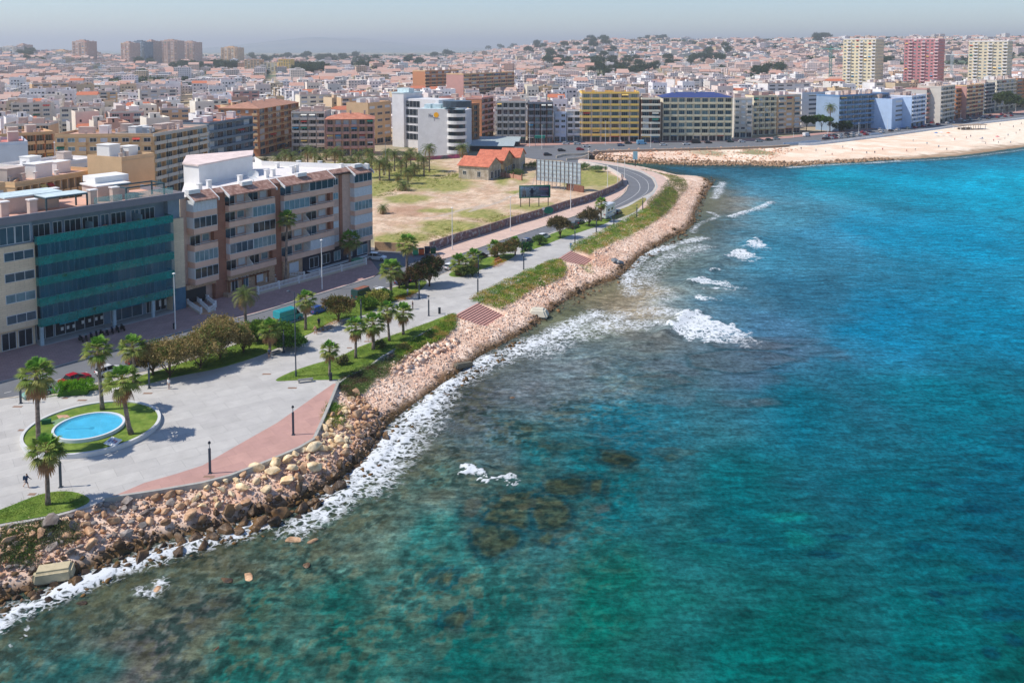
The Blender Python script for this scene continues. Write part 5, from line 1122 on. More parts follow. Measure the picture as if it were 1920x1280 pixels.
# ================================================================ plants
def leafmat(name, c, c2=None, var=.3, scale=2.5):
    m = mat(name, c, attr=True, rough=.75, var=var, scale=scale, spec=.25); nt = m.node_tree; b = nt.nodes['Principled BSDF']
    b.inputs['Subsurface Weight'].default_value = 0
    out = [n for n in nt.nodes if n.type == 'OUTPUT_MATERIAL'][0]; tl = N(nt, 'ShaderNodeBsdfTranslucent'); mx = N(nt, 'ShaderNodeMixShader'); mx.inputs[0].default_value = .28
    nt.links.new(b.inputs['Base Color'].links[0].from_socket, tl.inputs[0]); nt.links.new(b.outputs[0], mx.inputs[1]); nt.links.new(tl.outputs[0], mx.inputs[2]); nt.links.new(mx.outputs[0], out.inputs[0]); return m
m_leaf = leafmat('foliage', (.1, .2, .03)); m_trunk = mat('palm_trunk', C(150, 132, 120), rgb2=C(112, 98, 90), var=.3, scale=5, bump=.8, bscale=9); m_bark = mat('bark', C(96, 78, 62), var=.3, scale=4, bump=.5)
def leaf_np(Cn, Dn, Up, Ln, Wn):
    "leaf quads (rhombs) from centre, direction, side and size arrays"
    a = Cn-Dn*Ln[:, None]/2; b = Cn+Up*Wn[:, None]/2; c = Cn+Dn*Ln[:, None]/2; d = Cn-Up*Wn[:, None]/2
    return np.stack([a, b, c, d], 1).reshape(-1, 3)
def unit(v): return v/(np.linalg.norm(v, axis=-1, keepdims=True)+1e-9)
def crown_mesh(name, lobes, n, ls, cols, seed, clump=34, cr=.42, solid=.55):
    rs = np.random.RandomState(seed); nc = max(6, n//clump); w = np.array([l[3]*l[4]*l[5] for l in lobes])**(2/3); w = w/w.sum()
    idx = rs.choice(len(lobes), nc, p=w); L = np.array(lobes)[idx]; d = unit(rs.normal(size=(nc, 3))); d[:, 2] = np.where(d[:, 2] < -.35, -d[:, 2]*.5, d[:, 2])
    rr = solid+(1-solid)*rs.rand(nc)**.6; cc = L[:, :3]+d*L[:, 3:6]*rr[:, None]
    li = np.repeat(np.arange(nc), clump); C0 = cc[li]+rs.normal(size=(len(li), 3))*cr*.5; D = unit(rs.normal(size=(len(li), 3))+d[li]*.9+[0, 0, .3]); U = unit(np.cross(D, rs.normal(size=(len(li), 3))))
    V = leaf_np(C0, D, U, ls*rs.uniform(.7, 1.4, len(li)), ls*.55*rs.uniform(.7, 1.3, len(li)))
    k = rs.rand(nc)[li]; k2 = np.clip(k+rs.normal(size=len(li))*.18, 0, 1); ca = np.array(cols[0]); cb = np.array(cols[1]); col = ca*(1-k2[:, None])+cb*k2[:, None]
    if len(cols) > 2: s_ = rs.rand(nc)[li] > .74; col[s_] = np.array(cols[2])*rs.uniform(.8, 1.2, (s_.sum(), 1))
    o = mesh_np(name, V, np.arange(len(V)).reshape(-1, 4), m_leaf, cols=np.repeat(col, 4, 0), smooth_=False); me = o.data; bpy.data.objects.remove(o); return me
def fan_palm_meshes(seed, R_=1.5, dead=.3, nl=34):
    rs = np.random.RandomState(seed); V = []; Cc = []; Vd = []; Cd = []
    for i in range(nl+16):
        deadleaf = i >= nl; az = i*2.399+rs.uniform(-.3, .3)
        el = R(rs.uniform(-78, -45)) if deadleaf else R(82-118*((i+.5)/nl)**.9+rs.uniform(-8, 8))
        if deadleaf and rs.rand() > dead*2: continue
        pl = R_*(.55 if not deadleaf else .38)*rs.uniform(.85, 1.15); d = np.array([math.cos(az)*math.cos(el), math.sin(az)*math.cos(el), math.sin(el)])
        h = d*pl; h[2] -= .12*pl; side = unit(np.cross(d, [0, 0, 1.0])); up = np.cross(side, d); tgt, ct = (Vd, Cd) if deadleaf else (V, Cc)
        base = np.array([0, 0, -.25 if deadleaf else 0.0])
        s_ = side*.03; tgt += [base-s_, base+s_, base+h+s_, base+h-s_]; pc = C(150, 140, 80) if not deadleaf else C(160, 120, 84); ct += [pc]*4
        nf = 13; yel = rs.rand()
        g = (C(92, 122, 40)*(1-yel)+C(150, 160, 78)*yel) if not deadleaf else C(184, 140, 100)*rs.uniform(.7, 1.15)
        if not deadleaf and i < 7: g = C(112, 158, 60)
        if not deadleaf and i > nl*.72: g = g*.5+C(160, 146, 92)*.5
        for j in range(nf):
            t = (j/(nf-1)-.5)*R(170); fd = d*math.cos(t)+side*math.sin(t)*1.0; fl = R_*.55*(1-.25*abs(t)/1.5)*rs.uniform(.85, 1.1)
            m_ = base+h+fd*fl*.55; m_[2] += .04; e = base+h+fd*fl; e[2] -= fl*(.28 if not deadleaf else .5); e += up*.0
            wv = unit(np.cross(fd, up+.001))*fl*.095; tgt += [base+h-wv*.4, base+h+wv*.4, m_+wv, m_-wv, m_-wv, m_+wv, e+wv*.15, e-wv*.15]; ct += [g*rs.uniform(.85, 1.15)]*8
    return V, Cc, Vd, Cd
PALM = {}
def quadmesh(name, V, Cc, m):
    o = mesh_np(name, np.array(V), np.arange(len(V)).reshape(-1, 4), m, cols=np.array(Cc), smooth_=False); me = o.data; bpy.data.objects.remove(o); return me
def trunk_mesh(h, lean=(0, 0), r0=.24, r1=.15, curve=0.0, n=9):
    mb = MB(); k = 9; pts = []; rad = []
    for i in range(k):
        t = i/(k-1); pts.append((lean[0]*(t if not curve else t**.6), lean[1]*t, h*t)); rad.append((r0*1.25 if i == 0 else r0+(r1-r0)*t)*(1+.05*(i % 2)))
    mb.tube(pts, rad, n); o = mb.build('trunk', m_trunk, smooth_=True); me = o.data; bpy.data.objects.remove(o); return me
def fan_palm(px, py, cpy, label, var=0, dead=.3, cpx=None, group=None, scale=1.0, z=3.06, R_=1.5, name='fan_palm'):
    ts = scale; scale = scale*1.42
    p = P(px, py, z); top = PD(cpx if cpx is not None else px, cpy, p.y); h = max(1.2, top.z-z); lean = (top.x-p.x, 0)
    key = (var, dead, R_)
    if key not in PALM:
        V, Cc, Vd, Cd = fan_palm_meshes(10+var, R_, dead); PALM[key] = (quadmesh('crown', V, Cc, m_leaf), quadmesh('dead_skirt', Vd, Cd, m_leaf) if Vd else None)
    r = empty(name, p, 0, label=label, cat='palm tree', group=group)
    link('trunk', trunk_mesh(h, lean, .26*ts, .18*ts, curve=abs(lean[0]) > .5), r)
    for nm, me in zip(('crown', 'dead_fronds'), PALM[key]):
        if me is None: continue
        o = link(nm, me, r); o.location = (lean[0], 0, h); o.rotation_euler = (0, 0, rnd.uniform(0, 6.28)); o.scale = (scale,)*3
    return r
def date_frond_mesh(seed, R_=3.2, nf=38, cols=None):
    rs = np.random.RandomState(seed); V = []; Cc = []
    for i in range(nf):
        az = i*2.399+rs.uniform(-.2, .2); el0 = R(80-105*(i/nf)+rs.uniform(-6, 6)); L_ = R_*rs.uniform(.85, 1.1); prev = np.zeros(3); el = el0; K = 13
        g = (C(88, 108, 52)*(1-i/nf)+C(130, 128, 74)*(i/nf))*rs.uniform(.8, 1.2)
        if i > nf-7: g = C(168, 130, 74)
        for k in range(K):
            el -= R(5.5+3*k/K*2.2); d = np.array([math.cos(az)*math.cos(el), math.sin(az)*math.cos(el), math.sin(el)]); nx = prev+d*L_/K; side = unit(np.cross(d, [0, 0, 1.0])); up = np.cross(side, d)
            w = R_*.17*math.sin(math.pi*min(1, (k+1.2)/(K+1)))**.6
            for s_ in (-1, 1):
                tip = prev+side*s_*w+d*w*.75-np.array([0, 0, w*.35]); V += [prev, prev+d*L_/K*.62, tip+d*.05, tip]; Cc += [g*rs.uniform(.85, 1.15)]*4
            prev = nx
    return V, Cc
DATE = {}
def date_palm(px, py, cpy, label, var=0, R_=3.2, group=None, z=2.95, name='date_palm', r0=.3):
    p = P(px, py, z); h = max(.5, PD(px, cpy, p.y).z-z)
    k = (var, R_)
    if k not in DATE: V, Cc = date_frond_mesh(30+var, R_); DATE[k] = quadmesh('crown', V, Cc, m_leaf)
    r = empty(name, p, 0, label=label, cat='palm tree', group=group); hk = round(h, 0)
    link('trunk', trunk_mesh(h, (0, 0), r0, r0*.75), r); o = link('crown', DATE[k], r); o.location = (0, 0, h); o.rotation_euler = (0, 0, rnd.uniform(0, 6.28)); return r
# --- fan palms of the promenade
fan_palm(73, 848, 702, 'tall fan palm with brown dead fronds, leftmost palm inside the round planter', 0, .5, cpx=68, scale=1.15, z=3.45, R_=1.5)
fan_palm(192, 767, 655, 'slim tall fan palm at the back rim of the round planter', 1, .15, cpx=183, scale=1.05, z=3.45)
fan_palm(246, 813, 712, 'leaning fan palm with curved base on the right side of the round planter', 2, .4, cpx=229, scale=1.15, z=3.45)
fan_palm(252, 716, 650, 'fan palm behind the round planter beside the brown tamarisks', 3, .1, cpx=248, scale=1.05)
fan_palm(90, 945, 843, 'fan palm on the small lawn at the lower left corner', 0, .25, cpx=87, scale=1.0)
fan_palm(573, 618, 562, 'fan palm on the roadside lawn beside the teal van', 1, .2)
fan_palm(506, 662, 615, 'short dark fan palm beside the dark green bush', 4, .5, scale=.95)
fan_palm(618, 704, 655, 'short fan palm at the left tip of the triangular lawn', 2, .2, scale=.78)
fan_palm(667, 671, 612, 'nearest of the four fan palms standing in a row on the triangular lawn', 3, .4, scale=.9)
fan_palm(700, 655, 606, 'broad fan palm, second in the row of four on the triangular lawn', 4, .2, scale=1.1)
fan_palm(730, 639, 580, 'tall fan palm, third in the row of four on the triangular lawn', 0, .4, cpx=726, scale=.85)
fan_palm(756, 627, 585, 'fan palm, last and rightmost in the row of four on the triangular lawn', 1, .2, scale=.95)
fan_palm(733, 557, 505, 'dense green fan palm beside the white car', 5, .0, scale=1.25)
fan_palm(763, 536, 457, 'tallest fan palm near the junction, in front of the dark round tree', 3, .1, scale=1.2)
fan_palm(534, 533, 410, 'very tall slim fan palm rising in front of the brick block facade', 2, .05, cpx=538, scale=1.1, z=3.0)
fan_palm(656, 500, 450, 'fan palm in front of the right end of the brick block', 4, .1, scale=1.35, z=3.0)
for i, (x, y, cy, sc) in enumerate(((861, 515, 492, 1.15), (888, 501, 481, 1.1), (928, 481, 462, .95), (966, 478, 452, .7), (1127, 415, 381, 1.0))):
    fan_palm(x, y, cy, ('bushy low fan palm beside the white van at the junction', 'small fan palm right of the bushy low one near the dark car', 'little fan palm at the left end of the shrub bed by the bench', 'slender fan palm at the right end of the shrub bed', 'thin fan palm in front of the white camper van')[i], i % 5, .2, scale=sc)
date_palm(461, 630, 553, 'big date palm with grey-green feather fronds at the kerb in front of the brick block', 0, 3.0, z=3.06)
# palms of the vacant lot
lotp = [(805,322,278,3.4),(867,312,277,3.6),(757,357,348,3.2),(777,330,312,3.4),(712,338,306,3.2),(740,322,289,3.2),(762,316,291,3.0),(697,318,296,3.2),(660,318,300,3.2),(628,312,284,3.8),(600,314,298,3.2),(577,308,283,3.8),(548,312,292,3.4),(522,314,297,3.2),(718,400,390,2.4),(784,318,291,2.8),(730,338,312,2.6),(684,334,304,3.0),(765,345,322,3.2),(498,312,302,3.0),(645,322,301,2.8),(746,342,330,2.2),(612,300,286,2.8),(590,310,286,3.2),(562,318,300,3.0),(638,306,290,3.2),(672,312,290,3.2),(720,330,300,3.0),(752,330,305,3.0),(690,302,284,3.0),(535,300,286,3.0),(770,312,284,3.0),(726,312,286,3.0),(655,330,312,2.8),(795,330,300,3.0)]
for i, (x, y, cy, r) in enumerate(lotp):
    sp = {0: 'tall lone date palm before the blank hotel wall', 1: 'date palm by the hotel end wall and the red-roofed warehouse', 2: 'low bushy date palm, foremost of the palm grove on the vacant lot', 14: 'squat date palm against the end wall of the brick block'}
    r = r*(1.32 if r > 2.6 else 1.1)
    date_palm(x, y, cy, sp.get(i, 'date palm of the grove on the vacant lot behind the brick block'), i % 4, r, group='date palms of the grove on the vacant lot' if i not in sp else None, z=3.0, r0=.32)
# --- broadleaf trees and bushes
def tree(px, py, h, wdt, label, cols, seed, n=2600, ls=.22, trunk=True, name='tree', cat='tree', z=3.06, stretch=1.0, lobes=None, group=None, multi=True, low=.2):
    p = P(px, py, z); rs = random.Random(seed); r = empty(name, p, 0, label=label, cat=cat, group=group); lb = []
    if lobes is None:
        for i in range(7):
            a = i*2.4+rs.random(); q = wdt/2*.55*rs.uniform(.6, 1.1); lb.append((math.cos(a)*q*stretch, math.sin(a)*q, h*(low+(1-low)*rs.uniform(.3, .66)), wdt*.34*rs.uniform(.8, 1.2)*stretch, wdt*.26, h*(1-low)*.34))
        lb.append((0, 0, h*(low+(1-low)*.6), wdt*.3, wdt*.3, h*(1-low)*.42))
    else: lb = lobes
    link('crown', crown_mesh('crown', lb, int(n*2.6), ls*1.35, cols, seed, cr=.34+.1*wdt/3, solid=.6), r)
    if trunk:
        mb = MB(); mb.tube([(0, 0, -.1), (.1, .05, h*low), (.0, 0, h*.6)], [.2, .14, .06], 8)
        for i in range(5):
            l = lb[i % len(lb)]; mb.tube([(0.05, 0, h*low*(.5+.1*i)), (l[0]*.55, l[1]*.55, h*low+(l[2]-h*low)*.45), (l[0], l[1], l[2])], [.1, .07, .03], 6)
        mb.build('trunk', m_bark, r, smooth_=True)
    return r
TAM = (C(132, 116, 70), C(192, 168, 112), C(112, 124, 62)); TAMD = (C(80, 76, 44), C(132, 112, 68), C(70, 84, 44)); DKG = (C(40, 58, 34), C(74, 88, 46), C(110, 84, 60)); GRN = (C(60, 100, 30), C(116, 148, 50)); OLV = (C(84, 92, 48), C(128, 126, 70), C(140, 110, 70))
tree(318, 706, 6.0, 7.4, 'brown-tinged tamarisk tree, left of the three on the roadside lawn', TAM, 1, 5200, low=.08)
tree(375, 690, 5.8, 7.4, 'brown-tinged tamarisk tree in the middle of the three on the roadside lawn', TAM, 2, 5200, low=.08)
tree(412, 672, 7.0, 8.6, 'largest brown-tinged tamarisk tree, right of the three on the roadside lawn', TAM, 3, 6200, low=.08)
tree(456, 660, 3.8, 3.4, 'small tamarisk tree under the big date palm', TAM, 4, 2200, low=.08)
tree(286, 702, 3.6, 3.6, 'dark olive bush between the planter palm and the left tamarisk', TAMD, 5, 1600)
tree(634, 602, 4.6, 5.4, 'green and brown wind-bent tree on the roadside lawn right of the blue car', (C(72, 84, 38), C(136, 122, 66), C(120, 96, 60)), 6, 3600)
tree(805, 536, 6.6, 6.6, 'tall dark round tree at the promenade junction', DKG, 7, 5200)
tree(780, 540, 4.6, 4.4, 'smaller reddish tree beside the dark round tree', (C(84, 62, 40), C(110, 92, 56), C(60, 76, 36)), 8, 2400)
tree(748, 540, 3.6, 3.0, 'low reddish bush between the dark blue cars', (C(90, 70, 46), C(120, 98, 60)), 9, 1300)
tree(1050, 446, 6.0, 6.0, 'windswept olive-brown tree by the promenade beside the dark teal car', (C(96, 84, 52), C(130, 116, 78), C(80, 80, 50)), 10, 3600, z=3.0)
tree(1104, 424, 5.2, 6.0, 'windswept olive-brown tree just left of the camper van', (C(96, 84, 52), C(126, 110, 76), C(80, 80, 50)), 11, 3200, z=3.0)
tree(945, 486, 4.4, 5.4, 'olive shrub clump between the two small palms', OLV, 12, 2600, trunk=False, name='shrub', cat='bush', low=.1)
tree(957, 480, 4.2, 4.0, 'olive shrub clump right of the bench bed', OLV, 13, 2000, trunk=False, name='shrub', cat='bush', low=.1)
tree(984, 470, 2.2, 3.0, 'small deep green round bush by the promenade lamp', (C(36, 84, 50), C(60, 110, 56)), 14, 900, z=3.0, name='bush', cat='bush', low=.1)
tree(1011, 459, 2.4, 3.6, 'small clipped umbrella-shaped tree by the white car', (C(60, 92, 44), C(96, 120, 54)), 15, 1300, z=3.0)
tree(527, 643, 3.6, 5.6, 'large clipped bright green bush behind the lamp post on the roadside lawn', GRN, 16, 3800, trunk=False, name='bush', cat='bush', low=.05)
tree(482, 640, 3.6, 4.4, 'bright green bush beside the date palm trunk', GRN, 17, 2200, name='bush', cat='bush')
tree(545, 655, 2.6, 4.4, 'low dark green bush in front of the clipped one', (C(44, 84, 26), C(84, 124, 40)), 18, 1800, trunk=False, name='bush', cat='bush', low=.05)
tree(706, 572, 3.0, 4.0, 'yellow-flecked flowering shrub near the dark green van', (C(110, 130, 50), C(196, 180, 96)), 19, 1500, trunk=False, name='shrub', cat='bush', low=.05)
tree(688, 580, 2.2, 3.6, 'bright green round bush right of the lamp on the roadside lawn', GRN, 20, 1500, trunk=False, name='bush', cat='bush', low=.05)
tree(722, 565, 2.2, 3.0, 'deep green round bush behind the white car palms', GRN, 21, 1100, trunk=False, name='bush', cat='bush', low=.05)
tree(876, 518, 2.0, 4.6, 'dense low shrub around the small palms at the junction', (C(50, 76, 34), C(100, 116, 54)), 22, 1600, trunk=False, name='shrub', cat='bush', low=.05, z=3.0)
tree(642, 683, 1.2, 1.6, 'tiny round shrub on the triangular lawn beside the short palm', (C(90, 96, 56), C(130, 120, 76)), 23, 320, trunk=False, name='shrub', cat='bush', low=.05)
tree(715, 652, 1.3, 1.7, 'tiny olive shrub on the triangular lawn near the second palm', (C(84, 96, 50), C(120, 124, 70)), 24, 320, trunk=False, name='shrub', cat='bush', low=.05)
tree(1092, 318, 2.6, 6.0, 'sprawling shrub by the bend behind the billboard frame', (C(90, 116, 66), C(130, 146, 90)), 25, 1200, trunk=False, name='shrub', cat='bush', low=.05, z=3.0)
tree(1120, 322, 2.4, 7.0, 'grey-green shrub clump inside the bend of the road', (C(96, 124, 84), C(140, 156, 104)), 26, 1400, trunk=False, name='shrub', cat='bush', low=.05, z=3.0)
tree(882, 332, 3.4, 5.0, 'scrubby bush growing against the pale warehouse wall', (C(110, 116, 70), C(150, 146, 90)), 27, 1200, trunk=False, name='shrub', cat='bush', low=.05, z=3.0)
tree(1002, 316, 3.0, 8.0, 'green bush between the warehouses and the billboard frame', (C(70, 100, 44), C(120, 140, 66)), 28, 1500, trunk=False, name='shrub', cat='bush', low=.05, z=3.0)
tree(966, 330, 2.6, 6.0, 'grey-green bush at the broken pink wall', (C(84, 104, 60), C(120, 132, 80)), 29, 1100, trunk=False, name='shrub', cat='bush', low=.05, z=3.0)
tree(1512, 246, 9, 11, 'left umbrella pine with a bright green rounded crown beside the white party wall', (C(52, 84, 34), C(92, 124, 52)), 30, 2600, ls=.5, low=.45)
tree(1540, 247, 10, 13, 'right umbrella pine with a bright green rounded crown beside the blue block', (C(52, 84, 34), C(92, 124, 52)), 31, 3000, ls=.5, low=.45)
tree(1578, 246, 6, 13, 'low dark tree in front of the blue block', (C(40, 62, 34), C(70, 92, 48)), 32, 1800, ls=.5, low=.1)
tree(1888, 214, 17, 19, 'large dark tree between the grey-blue and cream blocks at the right', (C(60, 78, 48), C(98, 112, 70)), 33, 3600, ls=.8, low=.15)
date_palm(1556, 248, 201, 'date palm between the umbrella pine and the blue block', 1, 5.0, z=3.0)
# clipped hedge
p = P(139, 737, 3.06); r = empty('hedge', p, R(12), label='clipped oval green hedge beside the red car', cat='hedge')
link('foliage', crown_mesh('foliage', [(x, y, .95, 1.15, 1.0, .9) for x in (-1.7, -.6, .5, 1.6) for y in (-.35, .45)], 8000, .16, ((C(78, 136, 22)), C(132, 182, 44)), 40, cr=.26, solid=.8), r)
mb = MB(); mb.box((0, 0, .45), (4.0, 1.9, .9), taper=.9); mb.build('stem', mat('hedge_core', C(58, 96, 24), var=.3), r)
BP = [crown_mesh('plant', [(0, 0, .45, .45, .35, .45)], 160, .16, (C(50, 96, 40), C(110, 140, 60)), 600+k, clump=12, cr=.18) for k in range(3)]
for k, z in enumerate(gb_lv):
    for j in range((5, 9, 14, 16, 8)[(k+2) % 5]):
        o = link('balcony_plant', BP[j % 3], gb_root); o.location = fpt(gb_fr, rnd.uniform(.8, gb_lg-.8), rnd.uniform(.2, .7), G_Z+z)-gb_root.location; o.scale = (rnd.uniform(.7, 1.3),)*3
    for j in range(5):
        mb = MB(); u = rnd.uniform(1, gb_lg-2); mb.fbox(gb_fr, u, u+rnd.uniform(.5, 1.4), -.9, -.2, G_Z+z, G_Z+z+rnd.uniform(.5, .9)); o = mb.build('balcony_furniture', rnd.choice((m_white, mat('orange_cushion', C(200, 110, 70)), mat('navy_cushion', C(40, 56, 96)), m_dark)), gb_root); o.location = -gb_root.location
# ---------------- creeping plants and ground cover on the slope
def gz_at(xy):
    xy = np.array(xy); return ground_z(xy[:, 0], xy[:, 1])[0]
def cover(name, pts_px, n, ls, h, cols, seed, label=None, clump=12, dry=0.0):
    poly = smooth(PA(pts_px), 3, True); rs = np.random.RandomState(seed); lo = poly.min(0); hi = poly.max(0); q = rs.rand(n*6, 2)*(hi-lo)+lo; q = q[inside(q[:, 0], q[:, 1], poly)][:n//clump]
    q = q[~in_steps(q[:, 0], q[:, 1])[0]]; z = np.maximum(gz_at(q), .2); nn = len(q); hh = h*(.4+fbm(q[:, 0]*.4, q[:, 1]*.4, seed, 3)*1.2); li = np.repeat(np.arange(nn), clump); rr_ = rs.rand(len(li))
    C0 = np.stack([q[li, 0]+rs.normal(size=len(li))*.32, q[li, 1]+rs.normal(size=len(li))*.32, z[li]+hh[li]*rr_**.7], 1)
    D = unit(rs.normal(size=(len(li), 3))+[0, 0, .5]); U = unit(np.cross(D, rs.normal(size=(len(li), 3)))); V = leaf_np(C0, D, U, ls*rs.uniform(.7, 1.4, len(li)), ls*.6*rs.uniform(.7, 1.3, len(li)))
    k = np.clip(fbm(q[:, 0]*.5, q[:, 1]*.5, seed+1, 3)*2-.5, 0, 1)[li]; k = np.clip(k+rs.normal(size=len(li))*.2, 0, 1); col = np.array(cols[0])*(1-k[:, None])+np.array(cols[1])*k[:, None]
    if len(cols) > 2: s_ = fbm(q[:, 0]*.8+5, q[:, 1]*.8, seed+2, 3)[li] > .58; col[s_] = np.array(cols[2])
    o = mesh_np(name, V, np.arange(len(V)).reshape(-1, 4), m_leaf, cols=np.repeat(col, 4, 0), smooth_=False); tag(o, label, 'ground cover', kind='stuff'); return o
CREEP = (C(92, 132, 40), C(146, 168, 62), C(178, 160, 84)); CRD = (C(64, 92, 50), C(110, 134, 66), C(104, 88, 62))
cover('creeping_plants', [(884,560),(930,536),(990,508),(1044,486),(1062,500),(1050,515),(1000,536),(960,560),(925,578),(905,575)], 32000, .2, .75, CREEP, 50, 'bright green creeping plants spilling down the slope between the two flights of steps')
cover('creeping_plants', [(1068,464),(1110,443),(1150,423),(1190,402),(1212,388),(1240,366),(1252,352),(1270,360),(1258,385),(1225,412),(1190,432),(1150,450),(1110,470),(1100,478)], 46000, .22, .8, CREEP, 51, 'green creeping plants along the promenade edge beyond the second steps')
cover('dune_shrubs', [(1212,384),(1238,360),(1250,342),(1262,340),(1290,345),(1275,365),(1262,385),(1240,405)], 16000, .2, 1.5, (C(92, 96, 60), C(128, 124, 84), C(112, 130, 66)), 52, 'grey-green shrubs on the sea side of the curving promenade')
cover('dune_grass', [(1200,318),(1240,326),(1262,338),(1285,342),(1282,332),(1250,325)], 6000, .2, .6, (C(110, 128, 66), C(150, 150, 90)), 53, 'thin green dune grass at the tip of the promenade')
cover('creeping_plants', [(745,652),(790,630),(830,604),(850,590),(852,606),(835,622),(800,640),(770,655),(750,668)], 26000, .18, .7, CREEP, 54, 'yellow-green creeping plants beside the nearer steps')
cover('creeping_plants', [(636,716),(655,702),(690,686),(706,690),(700,708),(680,726),(655,738),(640,728)], 12000, .16, .6, CRD, 55, 'dark green creeping plants at the corner of the pink path')
cover('creeping_plants', [(700,684),(735,664),(752,668),(735,690),(712,702)], 5000, .16, .5, CRD, 56, 'thin dark creeping plants below the palm lawn')
cover('creeping_plants', [(606,768),(625,752),(648,758),(640,790),(612,792)], 4200, .15, .5, CREEP, 57, 'small green creeping patch on the rubble slope under the path corner')
cover('creeping_plants', [(0,992),(60,980),(120,972),(150,985),(120,1000),(60,1012),(70,1028),(20,1035),(0,1030)], 12000, .14, .6, (C(70, 84, 50), C(110, 116, 72), C(80, 104, 44)), 58, 'dry green creeping plants on the bank at the lower left')
cover('flower_bed', [(690,605),(720,592),(740,598),(712,612),(650,628),(590,626),(600,618)], 300, .1, .1, CREEP, 59) if False else None
cover('flower_bed', [(588,621),(606,611),(626,604),(640,602),(616,617),(596,625)], 1800, .12, .6, (C(150, 96, 50), C(214, 160, 70)), 60, 'orange flowering bed beside the nearest promenade bench')
cover('flower_bed', [(738,560),(768,548),(784,548),(764,562),(745,566)], 2600, .12, .6, (C(150, 110, 40), C(220, 150, 40), C(110, 140, 40)), 61, 'orange and yellow flower bed between the palms and the junction')
cover('flower_bed', [(920,497),(942,487),(948,491),(928,502)], 1200, .14, .7, (C(170, 100, 40), C(226, 150, 60)), 62, 'orange flower bed behind the bench near the shrub clump')
cover('lot_scrub', [(705,340),(760,318),(850,322),(860,345),(800,352),(740,366),(705,372)], 9000, .3, .35, (C(110, 124, 50), C(160, 160, 80)), 63, 'rough grass of the vacant lot near the palm grove')
cover('lot_scrub', [(705,455),(800,420),(900,408),(1000,395),(960,418),(880,440),(800,460)], 9000, .26, .3, (C(120, 130, 56), C(170, 164, 90)), 64, 'rough grass of the vacant lot along the graffiti wall')
cover('shore_herbs', [(1060,480),(1085,490),(1110,500),(1100,480)], 1500, .16, .4, CREEP, 65, 'green herbs at the foot of the farther steps')
for i, pts in enumerate(([(84,745),(150,735),(240,722),(200,718),(120,738)], [(330,704),(480,668),(545,638),(620,602),(690,588),(780,546),(800,522),(700,553),(600,587),(500,625),(400,662),(330,684)], [(530,712),(635,668),(732,630),(830,598),(800,617),(720,662),(655,700)], [(0,958),(80,928),(135,924),(160,938),(110,960),(0,980)])):
    cover('lawn_grass', pts, (2500, 26000, 15000, 4500)[i], .10, .12, (C(88, 120, 38), C(124, 144, 54)), 70+i, 'blades of the watered lawn')
    for o in (bpy.data.objects[-1],): pass
for o in scene.objects:
    if o.name.startswith('lawn_grass'): o.location.z = .26
# ================================================================ rocks
def rock_mesh(seed, npt=16, sq=(1, 1, .75)):
    rs = np.random.RandomState(seed); bm = bmesh.new(); v = unit(rs.normal(size=(npt, 3)))*rs.uniform(.78, 1.0, (npt, 1))*np.array(sq)*.5
    for p in v: bm.verts.new(p)
    bmesh.ops.convex_hull(bm, input=bm.verts); bmesh.ops.delete(bm, geom=[v for v in bm.verts if not v.link_faces], context='VERTS')
    bmesh.ops.bevel(bm, geom=list(bm.edges), offset=.035, segments=1, affect='EDGES', clamp_overlap=True)
    me = bpy.data.meshes.new('boulder'); bm.to_mesh(me); bm.free(); return me
m_rk = [mat('rock_cream', C(236, 214, 176), rgb2=C(214, 182, 138), var=.25, scale=2.2, bump=.5, bscale=5, objvar=.2), mat('rock_tan', C(204, 166, 130), rgb2=C(160, 124, 94), var=.28, scale=2.2, bump=.5, bscale=5, objvar=.25), mat('rock_wet', C(112, 86, 58), rgb2=C(66, 54, 44), var=.3, scale=2.2, bump=.5, bscale=5, objvar=.25, rough=.45), mat('rock_grey', C(150, 140, 132), rgb2=C(120, 108, 100), var=.25, scale=2.2, bump=.5, objvar=.2)]
RK = [[rock_mesh(s*7+k, 15, ((1, .9, .8), (1, .7, .7), (.8, 1, .62), (1, .8, .9), (.9, .75, .6))[s]) for s in range(5)] for k in range(4)]
for k in range(4):
    for me in RK[k]: me.materials.append(m_rk[k])
bank = PA([(-60,1045),(0,1000),(100,985),(150,980),(200,965),(300,945),(380,930),(440,912),(500,895),(545,862),(600,838),(610,812),(640,778),(672,745),(720,780),(730,800),(700,840),(660,880),(620,915),(560,948),(480,972),(400,998),(300,1022),(200,1058),(130,1086),(60,1110),(0,1134),(-60,1150)], 1.4)
def blabel(k, s, px):
    col = ('cream', 'reddish tan', 'dark wet', 'grey')[k]; sz = 'large' if s > 1.75 else ('medium' if s > 1.15 else 'small')
    where = 'at the far left behind the beige concrete block' if px < 110 else 'below the lower left palm lawn' if px < 230 else 'where the pink path begins' if px < 330 else 'below the left lamp of the pink path' if px < 430 else 'between the two lamps of the pink path' if px < 520 else 'below the right lamp of the pink path' if px < 590 else 'below the corner of the pink path'
    return f'{sz} {col} boulder {where}', 'boulder', f'{sz} {col} boulders {where}'
rs = np.random.RandomState(12); lo = bank.min(0); hi = bank.max(0); cand = rs.rand(9000, 2)*(hi-lo)+lo; cand = cand[inside(cand[:, 0], cand[:, 1], bank)]
cz, csea, cpl, cdw, cdp, ct, _ = ground_z(cand[:, 0], cand[:, 1]); placed = []; NB = 0
for (x, y), z, sea_, dw, t in zip(cand, cz, csea, cdw, ct):
    if z > 2.7: continue
    px = 960+F*x/y; big = math.exp(-((px-470)/170)**2); s = min(2.5, .5+rs.gamma(1.7, .34)+big*rs.gamma(2.4, .45)*(1 if .12 < t < .9 else .4))
    if any((x-a)**2+(y-b)**2 < (.31*(s+c))**2 for a, b, c in placed): continue
    placed.append((x, y, s))
    if len(placed) > 640: break
